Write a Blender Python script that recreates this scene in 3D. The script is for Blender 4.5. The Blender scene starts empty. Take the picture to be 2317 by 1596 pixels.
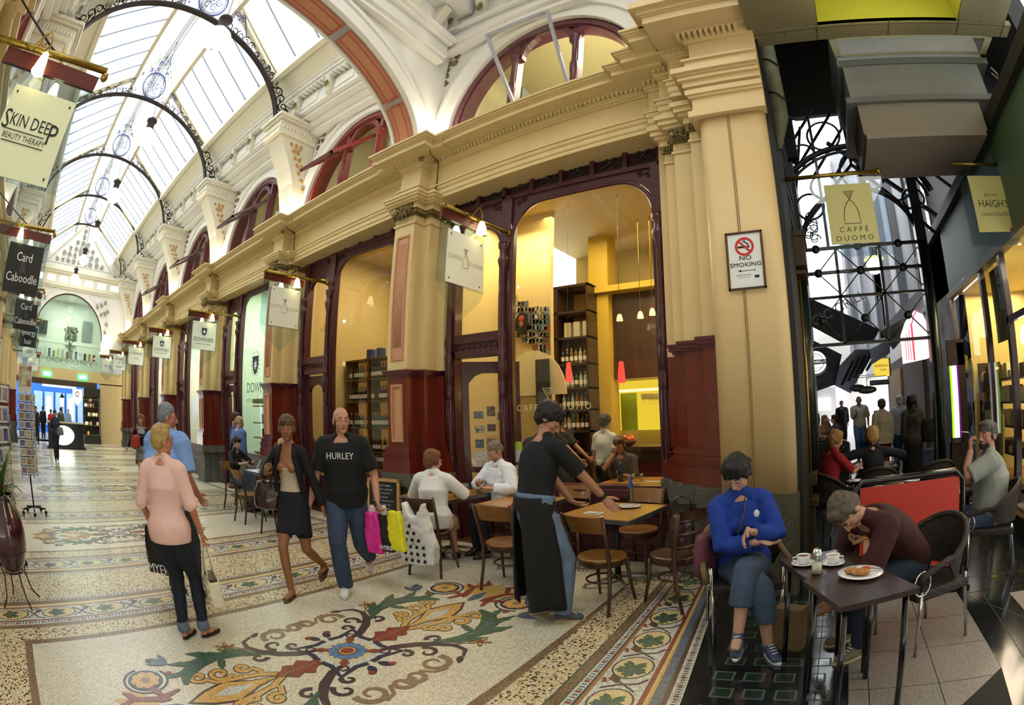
import bpy, math, random
from mathutils import Vector, Matrix, noise, Euler
SC = bpy.context.scene
COL = SC.collection
PI = math.pi
def R(d): return math.radians(d)
# ---------------------------------------------------------------- camera
CAM_H = 1.65
cd = bpy.data.cameras.new('camera'); cam = bpy.data.objects.new('camera', cd); COL.objects.link(cam)
SC.camera = cam
cd.type = 'PANO'; cd.panorama_type = 'FISHEYE_EQUISOLID'
FPX = 1184.28
cd.sensor_width = 36.0; cd.sensor_height = 36.0*1596/2317; cd.sensor_fit = 'HORIZONTAL'
cd.fisheye_lens = FPX*36.0/2317; cd.fisheye_fov = PI*1.2
cd.shift_x = -345.518/2317; cd.shift_y = 29.876/2317
cd.clip_start = 0.02; cd.clip_end = 400
def cam_rot():
    ya, pi_, ro = 0.31301, 0.0985, -0.043
    m = Matrix.Rotation(ya, 3, 'Y') @ Matrix.Rotation(pi_, 3, 'X') @ Matrix.Rotation(ro, 3, 'Z')
    t = Matrix(((1,0,0),(0,0,-1),(0,1,0)))
    return (t @ m).to_4x4()
cam.matrix_world = Matrix.Translation((0,0,CAM_H)) @ cam_rot()
# ---------------------------------------------------------------- helpers
def srgb(h):
    if isinstance(h, str):
        h = h.lstrip('#'); c = [int(h[i:i+2],16)/255 for i in (0,2,4)]
    else: c = list(h)[:3]
    return tuple(((x/12.92) if x <= 0.04045 else ((x+0.055)/1.055)**2.4) for x in c)+(1.0,)
MATS = {}
def mat(name, col='#808080', rough=.6, metal=0, emit=0, ecol=None, trans=0, bump=0, bscale=60, var=0, vscale=8, spec=.5, coat=0, alpha=1, col2=None, sss=0, stretch=None, ior=1.45):
    """principled material; var mixes in a noise-driven second tone, bump adds a fine noise relief"""
    if name in MATS: return MATS[name]
    m = bpy.data.materials.new(name); m.use_nodes = True; MATS[name] = m
    nt = m.node_tree; b = nt.nodes['Principled BSDF']; c = srgb(col)
    b.inputs['Base Color'].default_value = c
    b.inputs['Roughness'].default_value = rough; b.inputs['Metallic'].default_value = metal
    b.inputs['Specular IOR Level'].default_value = spec
    b.inputs['Coat Weight'].default_value = coat; b.inputs['Coat Roughness'].default_value = .1
    b.inputs['Transmission Weight'].default_value = trans; b.inputs['IOR'].default_value = ior
    b.inputs['Alpha'].default_value = alpha
    if emit:
        b.inputs['Emission Color'].default_value = srgb(ecol or col); b.inputs['Emission Strength'].default_value = emit
    tc = None
    def coords(s):
        nonlocal tc
        if tc is None: tc = nt.nodes.new('ShaderNodeTexCoord')
        mp = nt.nodes.new('ShaderNodeMapping'); nt.links.new(tc.outputs['Object'], mp.inputs['Vector'])
        st = stretch or (1,1,1); mp.inputs['Scale'].default_value = (s*st[0], s*st[1], s*st[2])
        return mp.outputs['Vector']
    if var or col2:
        n = nt.nodes.new('ShaderNodeTexNoise'); n.inputs['Scale'].default_value = 1; n.inputs['Detail'].default_value = 5
        nt.links.new(coords(vscale), n.inputs['Vector'])
        r = nt.nodes.new('ShaderNodeValToRGB'); nt.links.new(n.outputs['Fac'], r.inputs['Fac'])
        r.color_ramp.elements[0].position = .32; r.color_ramp.elements[1].position = .68
        c2 = srgb(col2) if col2 else tuple(max(0, x*(1-var)) for x in c[:3])+(1,)
        r.color_ramp.elements[0].color = c2; r.color_ramp.elements[1].color = c
        nt.links.new(r.outputs['Color'], b.inputs['Base Color'])
    if bump:
        n = nt.nodes.new('ShaderNodeTexNoise'); n.inputs['Scale'].default_value = 1; n.inputs['Detail'].default_value = 3
        nt.links.new(coords(bscale), n.inputs['Vector'])
        bp = nt.nodes.new('ShaderNodeBump'); bp.inputs['Strength'].default_value = bump; bp.inputs['Distance'].default_value = .01
        nt.links.new(n.outputs['Fac'], bp.inputs['Height']); nt.links.new(bp.outputs['Normal'], b.inputs['Normal'])
    return m
def emis(name, col, s):
    if name in MATS: return MATS[name]
    m = bpy.data.materials.new(name); m.use_nodes = True; MATS[name] = m
    nt = m.node_tree; nt.nodes.remove(nt.nodes['Principled BSDF']); e = nt.nodes.new('ShaderNodeEmission')
    e.inputs['Color'].default_value = srgb(col); e.inputs['Strength'].default_value = s
    nt.links.new(e.outputs[0], nt.nodes['Material Output'].inputs['Surface']); return m
def pane(name, tint='#ffffff', refl=.5, rough=.0, dens=0.0):
    """thin architectural glass: transparent with a fresnel reflection, optionally milky (dens)"""
    if name in MATS: return MATS[name]
    m = bpy.data.materials.new(name); m.use_nodes = True; MATS[name] = m
    nt = m.node_tree; nt.nodes.remove(nt.nodes['Principled BSDF'])
    t = nt.nodes.new('ShaderNodeBsdfTransparent'); t.inputs['Color'].default_value = srgb(tint)
    g = nt.nodes.new('ShaderNodeBsdfGlossy'); g.inputs['Roughness'].default_value = rough
    fr = nt.nodes.new('ShaderNodeLayerWeight'); fr.inputs['Blend'].default_value = .5
    pw = nt.nodes.new('ShaderNodeMath'); pw.operation = 'POWER'; pw.inputs[1].default_value = 4; nt.links.new(fr.outputs['Facing'], pw.inputs[0])
    mu = nt.nodes.new('ShaderNodeMath'); mu.operation = 'MULTIPLY_ADD'; mu.inputs[1].default_value = refl; mu.inputs[2].default_value = .055*refl; mu.use_clamp = True
    nt.links.new(pw.outputs[0], mu.inputs[0])
    base = t.outputs[0]
    if dens:
        d = nt.nodes.new('ShaderNodeBsdfTranslucent'); d.inputs['Color'].default_value = srgb(tint)
        mx = nt.nodes.new('ShaderNodeMixShader'); mx.inputs[0].default_value = dens
        nt.links.new(t.outputs[0], mx.inputs[1]); nt.links.new(d.outputs[0], mx.inputs[2]); base = mx.outputs[0]
    mx2 = nt.nodes.new('ShaderNodeMixShader'); nt.links.new(mu.outputs[0], mx2.inputs[0])
    nt.links.new(base, mx2.inputs[1]); nt.links.new(g.outputs[0], mx2.inputs[2])
    nt.links.new(mx2.outputs[0], nt.nodes['Material Output'].inputs['Surface']); return m
class MB:
    """collects shapes into one mesh; use(m) picks the material of what follows"""
    def __init__(s, *mats):
        s.v=[]; s.f=[]; s.mi=[]; s.sm=[]; s.mats=list(mats); s.m=0; s.T=None
    def use(s, m):
        if m not in s.mats: s.mats.append(m)
        s.m = s.mats.index(m); return s
    def add(s, vs, fs, smooth=False):
        o = len(s.v)
        if s.T is not None: vs = [tuple(s.T @ Vector(p)) for p in vs]
        s.v += [tuple(p) for p in vs]
        for f in fs:
            s.f.append([i+o for i in f]); s.mi.append(s.m); s.sm.append(smooth)
        return s
    def box(s, x0,y0,z0,x1,y1,z1):
        if x0>x1: x0,x1=x1,x0
        if y0>y1: y0,y1=y1,y0
        if z0>z1: z0,z1=z1,z0
        v=[(x0,y0,z0),(x1,y0,z0),(x1,y1,z0),(x0,y1,z0),(x0,y0,z1),(x1,y0,z1),(x1,y1,z1),(x0,y1,z1)]
        return s.add(v,[(3,2,1,0),(4,5,6,7),(0,1,5,4),(1,2,6,5),(2,3,7,6),(3,0,4,7)])
    def quad(s,a,b,c,d): return s.add([a,b,c,d],[(0,1,2,3)])
    def beam(s,p,q,w,h,up=(0,0,1)):
        p=Vector(p); q=Vector(q); d=(q-p).normalized(); up=Vector(up)
        if abs(d.dot(up))>.99: up=Vector((1,0,0))
        r=d.cross(up).normalized()*w/2; u=r.cross(d).normalized()*h/2
        v=[p-r-u,p+r-u,p+r+u,p-r+u,q-r-u,q+r-u,q+r+u,q-r+u]
        return s.add(v,[(0,1,2,3),(7,6,5,4),(1,0,4,5),(2,1,5,6),(3,2,6,7),(0,3,7,4)])
    def tube(s,path,r,seg=8,closed=False,flat=1.0,caps=True,up=(0,0,1)):
        P=[Vector(p) for p in path]; n=len(P); rr=r if hasattr(r,'__len__') else [r]*n
        vs=[];nrm=None
        for i in range(n):
            if closed: d=P[(i+1)%n]-P[i-1]
            else: d=P[min(i+1,n-1)]-P[max(i-1,0)]
            d=d.normalized() if d.length>1e-9 else Vector((0,0,1))
            if nrm is None:
                a=Vector(up)
                if abs(d.dot(a))>.95: a=Vector((1,0,0))
                nrm=(a-d*a.dot(d)).normalized()
            else:
                nrm=nrm-d*nrm.dot(d)
                nrm=nrm.normalized() if nrm.length>1e-6 else Vector((1,0,0))
            b=d.cross(nrm)
            for k in range(seg):
                t=2*PI*k/seg
                rx,ry=(rr[i] if hasattr(rr[i],'__len__') else (rr[i],rr[i]*flat))
                vs.append(P[i]+nrm*math.cos(t)*rx+b*math.sin(t)*ry)
        fs=[]
        for i in range(n if closed else n-1):
            j=(i+1)%n
            for k in range(seg):
                l=(k+1)%seg; fs.append((i*seg+k,i*seg+l,j*seg+l,j*seg+k))
        s.add(vs,fs,True)
        if not closed and caps:
            o=len(s.v)-len(vs)
            s.f.append([o+k for k in range(seg)][::-1]); s.mi.append(s.m); s.sm.append(False)
            s.f.append([o+(n-1)*seg+k for k in range(seg)]); s.mi.append(s.m); s.sm.append(False)
        return s
    def cyl(s,p,q,r,seg=12,r2=None): return s.tube([p,q],[r,r if r2 is None else r2],seg)
    def lathe(s,prof,c=(0,0,0),seg=16,a0=0,a1=2*PI,sx=1,sy=1):
        full=abs(a1-a0-2*PI)<1e-6; n=seg if full else seg+1; vs=[];fs=[]
        for r,z in prof:
            for k in range(n):
                t=a0+(a1-a0)*k/seg; vs.append((c[0]+r*math.cos(t)*sx,c[1]+r*math.sin(t)*sy,c[2]+z))
        for i in range(len(prof)-1):
            for k in range(seg):
                l=(k+1)%n; fs.append((i*n+k,i*n+l,(i+1)*n+l,(i+1)*n+k))
        s.add(vs,fs,True)
        return s
    def ext(s,poly,pl,a,b,caps=True):
        """polygon (2-D) in plane pl ('xy','xz','yz') extruded along the third axis from a to b"""
        def P(u,v,w): return (u,v,w) if pl=='xy' else ((u,w,v) if pl=='xz' else (w,u,v))
        n=len(poly); vs=[P(u,v,a) for u,v in poly]+[P(u,v,b) for u,v in poly]
        fs=[(i,(i+1)%n,n+(i+1)%n,n+i) for i in range(n)]
        if caps: fs+= [tuple(range(n))[::-1],tuple(range(n,2*n))]
        return s.add(vs,fs)
    def strip(s,a,b,smooth=False):
        n=len(a); return s.add(list(a)+list(b),[(i,i+1,n+i+1,n+i) for i in range(n-1)],smooth)
    def ell(s,c,r,seg=12,rings=8,rot=None):
        vs=[];fs=[]
        for i in range(rings+1):
            t=PI*i/rings
            for k in range(seg):
                p=2*PI*k/seg; v=Vector((r[0]*math.sin(t)*math.cos(p),r[1]*math.sin(t)*math.sin(p),r[2]*math.cos(t)))
                if rot is not None: v=rot@v
                vs.append(Vector(c)+v)
        for i in range(rings):
            for k in range(seg):
                l=(k+1)%seg; fs.append((i*seg+k,(i+1)*seg+k,(i+1)*seg+l,i*seg+l))
        return s.add(vs,fs,True)
    def obj(s,name,parent=None,**kw):
        me=bpy.data.meshes.new(name); me.from_pydata(s.v,[],s.f)
        for m in s.mats: me.materials.append(m)
        me.polygons.foreach_set('material_index',s.mi); me.polygons.foreach_set('use_smooth',s.sm)
        me.update()
        o=bpy.data.objects.new(name,me); COL.objects.link(o)
        if parent is not None: o.parent=parent
        return tag(o,**kw)
def tag(o,label=None,cat=None,group=None,kind=None):
    if label: o['label']=label
    if cat: o['category']=cat
    if group: o['group']=group
    if kind: o['kind']=kind
    return o
def thing(name,label,cat,loc=(0,0,0),rz=0,group=None):
    o=bpy.data.objects.new(name,None); COL.objects.link(o); o.location=loc; o.rotation_euler=(0,0,rz); o.empty_display_size=.1
    return tag(o,label,cat,group)
def copy_tree(o,parent=None):
    c=o.copy(); COL.objects.link(c)
    if parent is not None: c.parent=parent
    for ch in list(o.children): copy_tree(ch,c)
    return c
def dup(o,loc,rz,label=None,group=None):
    c=copy_tree(o); c.location=loc; c.rotation_euler=(0,0,rz)
    if label: c['label']=label
    if group: c['group']=group
    return c
def text(name,s,parent,mtx,size,m,depth=.0,font=None,align='CENTER',xs=1,shear=0,sp=1,res=2,**kw):
    """lettering turned into a mesh; mtx places its local XY plane"""
    cu=bpy.data.curves.new(name,'FONT'); cu.body=s; cu.size=size; cu.align_x=align; cu.align_y='CENTER'
    cu.extrude=depth; cu.shear=shear; cu.space_character=sp; cu.resolution_u=res
    o=bpy.data.objects.new('tmp_text',cu); COL.objects.link(o)
    dg=bpy.context.evaluated_depsgraph_get()
    me=bpy.data.meshes.new_from_object(o.evaluated_get(dg)); bpy.data.objects.remove(o); bpy.data.curves.remove(cu)
    me.name=name
    me.transform(mtx @ Matrix.Diagonal((xs,1,1,1)))
    me.materials.clear(); me.materials.append(m)
    t=bpy.data.objects.new(name,me); COL.objects.link(t)
    if parent is not None: t.parent=parent
    return tag(t,**kw)
def face(x,y,z,rz=0,rx=90):
    """matrix for a vertical text plane; rz=0 reads when looking towards +Y"""
    return Matrix.Translation((x,y,z)) @ Matrix.Rotation(rz,4,'Z') @ Matrix.Rotation(R(rx),4,'X')
def remesh(bm_mb, voxel, smooth=2, disp=0, dscale=8, adapt=0):
    me=bpy.data.meshes.new('tmp'); me.from_pydata([tuple(v) for v in bm_mb.v],[],bm_mb.f); me.update()
    o=bpy.data.objects.new('tmp',me); COL.objects.link(o)
    md=o.modifiers.new('r','REMESH'); md.mode='VOXEL'; md.voxel_size=voxel; md.adaptivity=adapt; md.use_smooth_shade=True
    if smooth:
        sm=o.modifiers.new('s','SMOOTH'); sm.factor=.5; sm.iterations=smooth
    dg=bpy.context.evaluated_depsgraph_get(); out=bpy.data.meshes.new_from_object(o.evaluated_get(dg))
    bpy.data.objects.remove(o); bpy.data.meshes.remove(me)
    if disp:
        out.calc_loop_triangles()
        nv=len(out.vertices); co=[0.0]*nv*3; out.vertices.foreach_get('co',co)
        nn=[v.normal.copy() for v in out.vertices]
        for i in range(nv):
            p=Vector(co[3*i:3*i+3]); h=noise.noise(Vector((p.x*dscale,p.y*dscale,p.z*dscale*.45)))+.5*noise.noise(p*dscale*2.3)
            p+=nn[i]*h*disp; co[3*i:3*i+3]=p
        out.vertices.foreach_set('co',co)
    out.polygons.foreach_set('use_smooth',[True]*len(out.polygons)); out.update()
    return out
def mesh_obj(name,me,m,parent=None,**kw):
    me.materials.clear()
    me.materials.append(m); o=bpy.data.objects.new(name,me); COL.objects.link(o)
    if parent is not None: o.parent=parent
    return tag(o,**kw)
def rayp(px,py,Y=None,X=None,Z=None):
    
    x=(px-1504.018)/FPX; y=-(py-827.876)/FPX; r=math.hypot(x,y); th=2*math.asin(min(1,r/2)); s=math.sin(th)/max(r,1e-9)
    d=cam.matrix_world.to_3x3() @ Vector((x*s,y*s,-math.cos(th)))
    k=Y/d.y if Y is not None else (X/d.x if X is not None else (Z-CAM_H)/d.z)
    return Vector((0,0,CAM_H))+d*k
# ---------------------------------------------------------------- materials
cream = mat('cream_paint','#e6c98c',.45,var=.07,vscale=3,bump=.05,bscale=90)
cream_pale = mat('ivory_paint','#efe6cc',.5,var=.04,vscale=3)
gold_old = mat('aged_gold_leaf','#8f7a48',.5,metal=.2,var=.5,vscale=40)
gold_line = mat('antique_gilding','#a08a52',.45,var=.4,vscale=60)
pinkp = mat('salmon_panel','#d39a72',.45,var=.08)
maroon = mat('oxblood_gloss_paint','#6e2013',.25,var=.15,vscale=3,coat=.5)
wine = mat('dark_wine_woodwork','#4e2128',.35,var=.2,vscale=6,coat=.3)
wine_dk = mat('carved_dark_wood','#33201f',.5,var=.3,vscale=30)
white_p = mat('white_plaster','#f3eee2',.6,bump=.03)
granite = mat('grey_brown_granite','#6d695c',.55,col2='#413f38',vscale=70)
granite_dk = mat('blue_grey_granite','#55595a',.5,col2='#34383a',vscale=60)
brass = mat('aged_brass','#a68a3c',.3,metal=.9,var=.3,vscale=20)
iron = mat('dark_cast_iron','#2a211f',.5,metal=.3)
chrome = mat('polished_chrome','#c8c8c8',.15,metal=1)
black = mat('matt_black','#0c0c0e',.5)
black_gl = mat('gloss_black','#0b0b0c',.2,coat=.5)
glass = pane('clear_glass','#f4f2e8',.75)
glass_g = pane('greenish_window_glass','#dff0e6',.75)
white_pl = mat('white_enamel','#f2f1ec',.25,coat=.4)
tin = mat('dull_galvanised_metal','#8d8a80',.4,metal=.5)
# mosaics: voronoi tesserae with dark joints
def mosaic(name, cols, scale=75, joint='#4a4436', jw=.09, rough=.38, weights=None):
    if name in MATS: return MATS[name]
    m=bpy.data.materials.new(name); m.use_nodes=True; MATS[name]=m; nt=m.node_tree; b=nt.nodes['Principled BSDF']
    tc=nt.nodes.new('ShaderNodeTexCoord')
    v1=nt.nodes.new('ShaderNodeTexVoronoi'); v1.inputs['Scale'].default_value=scale; v1.inputs['Randomness'].default_value=.75
    v2=nt.nodes.new('ShaderNodeTexVoronoi'); v2.feature='DISTANCE_TO_EDGE'; v2.inputs['Scale'].default_value=scale; v2.inputs['Randomness'].default_value=.75
    for v in (v1,v2):
        v.voronoi_dimensions='2D'; nt.links.new(tc.outputs['Object'],v.inputs['Vector'])
    sep=nt.nodes.new('ShaderNodeSeparateColor'); nt.links.new(v1.outputs['Color'],sep.inputs[0])
    r=nt.nodes.new('ShaderNodeValToRGB'); r.color_ramp.interpolation='CONSTANT'; nt.links.new(sep.outputs[0],r.inputs['Fac'])
    n=len(cols); w=weights or [1/n]*n; acc=0
    for i,c in enumerate(cols):
        if i<2: e=r.color_ramp.elements[i]; e.position=acc
        else: e=r.color_ramp.elements.new(acc)
        e.color=srgb(c); acc+=w[i]
    r2=nt.nodes.new('ShaderNodeValToRGB'); nt.links.new(v2.outputs['Distance'],r2.inputs['Fac'])
    r2.color_ramp.elements[0].position=jw*.5; r2.color_ramp.elements[1].position=jw
    r2.color_ramp.elements[0].color=(0,0,0,1); r2.color_ramp.elements[1].color=(1,1,1,1)
    mx=nt.nodes.new('ShaderNodeMix'); mx.data_type='RGBA'; mx.inputs[6].default_value=srgb(joint)
    nt.links.new(r2.outputs['Color'],mx.inputs[0]); nt.links.new(r.outputs['Color'],mx.inputs[7])
    nt.links.new(mx.outputs[2],b.inputs['Base Color'])
    b.inputs['Roughness'].default_value=rough; b.inputs['Coat Weight'].default_value=.35; b.inputs['Coat Roughness'].default_value=.18
    return m
m_cream=mosaic('mosaic_cream',['#e6dcc0','#d8ccaa','#efe8d2','#c9bd9a'],weights=[.4,.25,.25,.1])
m_white=mosaic('mosaic_grey_white',['#dcdccf','#cfd0c4','#e6e6da','#bfc0b2'])
m_speck=mosaic('mosaic_speckled',['#e2cf9f','#cdb483','#6f4a2f','#3f3a33','#eadfc0'],scale=60,weights=[.42,.2,.1,.08,.2])
m_brown=mosaic('mosaic_brown',['#85694c','#75593e','#957a5c'])
m_dkbr=mosaic('mosaic_dark_brown',['#553a2c','#46302a'])
m_red=mosaic('mosaic_brick_red',['#8e4028','#7a3522','#9d4a2f'])
m_orange=mosaic('mosaic_orange',['#b07a38','#a06c30'])
m_yel=mosaic('mosaic_ochre',['#dcae58','#cf9f49','#e5bd70'])
m_lyel=mosaic('mosaic_pale_yellow',['#ecd9a0','#dfc98a'])
m_green=mosaic('mosaic_green',['#3f6248','#355540','#4b6e51'])
m_navy=mosaic('mosaic_navy',['#2b2c42','#35344a'])
m_purp=mosaic('mosaic_plum',['#402a34','#38232e','#4a323b'])
m_blue=mosaic('mosaic_slate_blue',['#5f83ae','#7191b8','#547099'])
m_slate=mosaic('mosaic_grey_blue',['#5a6b80','#6c7c90','#4c5a6c'])
m_tan=mosaic('mosaic_tan',['#9b7f5f','#8a6f51'])
tile_gr=mosaic('speckled_granite_tile',['#8c8378','#7d756b','#9a9186','#655e55'],scale=260,joint='#7a7268',jw=.01,rough=.5)
slab_dk=mat('dark_polished_basalt','#1e2021',.16,var=.35,vscale=5,coat=.6)
# ---------------------------------------------------------------- floor
def kx(x):
    return .045 if x<-1.5 else min(.13,.045+(x+1.5)*.1)
def sh(x,y):
    """the old mosaic borders nearest the corner run slightly askew"""
    if x<-1.95: return x
    t=min(1,(x+1.95)/.15); return x-kx(x)*t*(y-2.45)
FL=MB(m_cream)
YL,YR=-3.2,5.2
def band(x0,x1,m,z=0,y0=YL,y1=YR,sheared=False):
    FL.use(m); n=8 if sheared else 1
    for i in range(n):
        a=y0+(y1-y0)*i/n; b=y0+(y1-y0)*(i+1)/n
        f=sh if sheared else (lambda x,y:x)
        FL.quad((f(x0,a),a,z),(f(x1,a),a,z),(f(x1,b),b,z),(f(x0,b),b,z))
def checker(x0,x1,z,y0,y1,step=.035,sheared=True,ca=None,cb=None):
    f=sh if sheared else (lambda x,y:x)
    band(x0,x1,m_white,z,y0,y1,sheared); n=int((y1-y0)/step); w=(x1-x0)
    for i in range(n):
        a=y0+i*step; FL.use((m_red if i%4==0 else m_slate) if ca is None else ca)
        p,q=(x0+w*.15,x1-w*.15)
        b=a+step*(.75 if i%4==0 else .45)
        FL.quad((f(p,a),a,z+.0008),(f(q,a),a,z+.0008),(f(q,b),b,z+.0008),(f(p,b),b,z+.0008))
_zc=[0]
def poly(pts,m,z):
    _zc[0]=(_zc[0]+1)%37; z=z+_zc[0]*1.1e-5; FL.use(m); FL.add([(x,y,z) for x,y in pts],[tuple(range(len(pts)))])
def disc(c,r,m,z,n=20,ry=None): poly([(c[0]+r*math.cos(2*PI*i/n),c[1]+(ry or r)*math.sin(2*PI*i/n)) for i in range(n)],m,z)
def ribbon(P,w,m,z):
    n=len(P); A=[];B=[]
    for i in range(n):
        a=Vector(P[max(i-1,0)]); b=Vector(P[min(i+1,n-1)]); d=(b-a).normalized(); ww=(w[i] if hasattr(w,'__len__') else w)/2
        A.append((P[i][0]-d.y*ww,P[i][1]+d.x*ww,z)); B.append((P[i][0]+d.y*ww,P[i][1]-d.x*ww,z))
    _zc[0]=(_zc[0]+1)%37; dz=_zc[0]*1.1e-5; FL.use(m); FL.strip([(p[0],p[1],p[2]+dz) for p in A],[(p[0],p[1],p[2]+dz) for p in B])
def scroll(c,r,a0,turns,n=22,decay=.35,sgn=1):
    return [(c[0]+r*(decay+(1-decay)*(1-i/n))*math.cos(a0+sgn*turns*2*PI*i/n),c[1]+r*(decay+(1-decay)*(1-i/n))*math.sin(a0+sgn*turns*2*PI*i/n)) for i in range(n+1)]
def leafp(c,L,W,ang,lobes=4,jag=.35):
    P=[];n=lobes*4
    for sd in (1,-1):
        rng=range(n+1) if sd==1 else range(n,-1,-1)
        for i in rng:
            t=i/n; w=W*math.sin(PI*min(1,t*1.02))**.6*(1-.25*t)*(1-jag*(0.5-0.5*math.cos(2*PI*t*lobes))); 
            P.append((t*L,sd*w/2))
    ca,sa=math.cos(ang),math.sin(ang)
    return [(c[0]+x*ca-y*sa,c[1]+x*sa+y*ca) for x,y in P]
def maple(c,s,ang,m,z):
    P=[]
    for i in range(50):
        t=2*PI*i/50; r=s*(.62+.3*abs(math.cos(2.5*t))+.1*math.cos(15*t))*(1 if abs(t-PI)>.3 else .7)
        P.append((c[0]+r*math.cos(t+ang)*.85,c[1]+r*math.sin(t+ang)))
    poly(P,m,z)
    for k in (-.9,0,.9):
        e=(c[0]+s*.75*math.cos(ang+k),c[1]+s*.75*math.sin(ang+k)); ribbon([c,e],s*.07,m_slate,z+.0008)
def leafband(x0,x1,y0,y1,step=.62,sheared=False,z=.0006,ph=0):
    f=sh if sheared else (lambda x,y:x)
    band(x0,x1,m_white,z,y0,y1,sheared); w=(x1-x0); n=int((y1-y0)/step)
    for i in range(n):
        y=y0+ph+step*(i+.5)
        if y>y1-.2: break
        xc=f((x0+x1)/2,y)
        disc((xc,y),w*.44,m_purp,z+.0004,20,step*.36); disc((xc,y),w*.40,m_lyel,z+.0008,20,step*.33)
        maple((xc,y-.02),w*.42,-PI/2,m_green,z+.0012)
        xc2=f((x0+x1)/2,y+step/2)
        ribbon([(xc2-w*.35,y+step*.3),(xc2-w*.05,y+step*.46),(xc2+w*.3,y+step*.55),(xc2+w*.42,y+step*.7)],w*.06,m_purp,z+.0014)
        ribbon([(xc2+w*.35,y+step*.32),(xc2,y+step*.5),(xc2-w*.35,y+step*.62)],w*.045,m_purp,z+.0014)
        poly(leafp((xc2-w*.1,y+step*.5),w*.4,w*.28,2.2,2),m_dkbr,z+.0018)
        for dx,dy in ((-.38,.5),(-.42,.56),(-.3,.6)): disc((xc2+w*dx,y+step*dy),w*.055,m_red,z+.0018,8)
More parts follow.
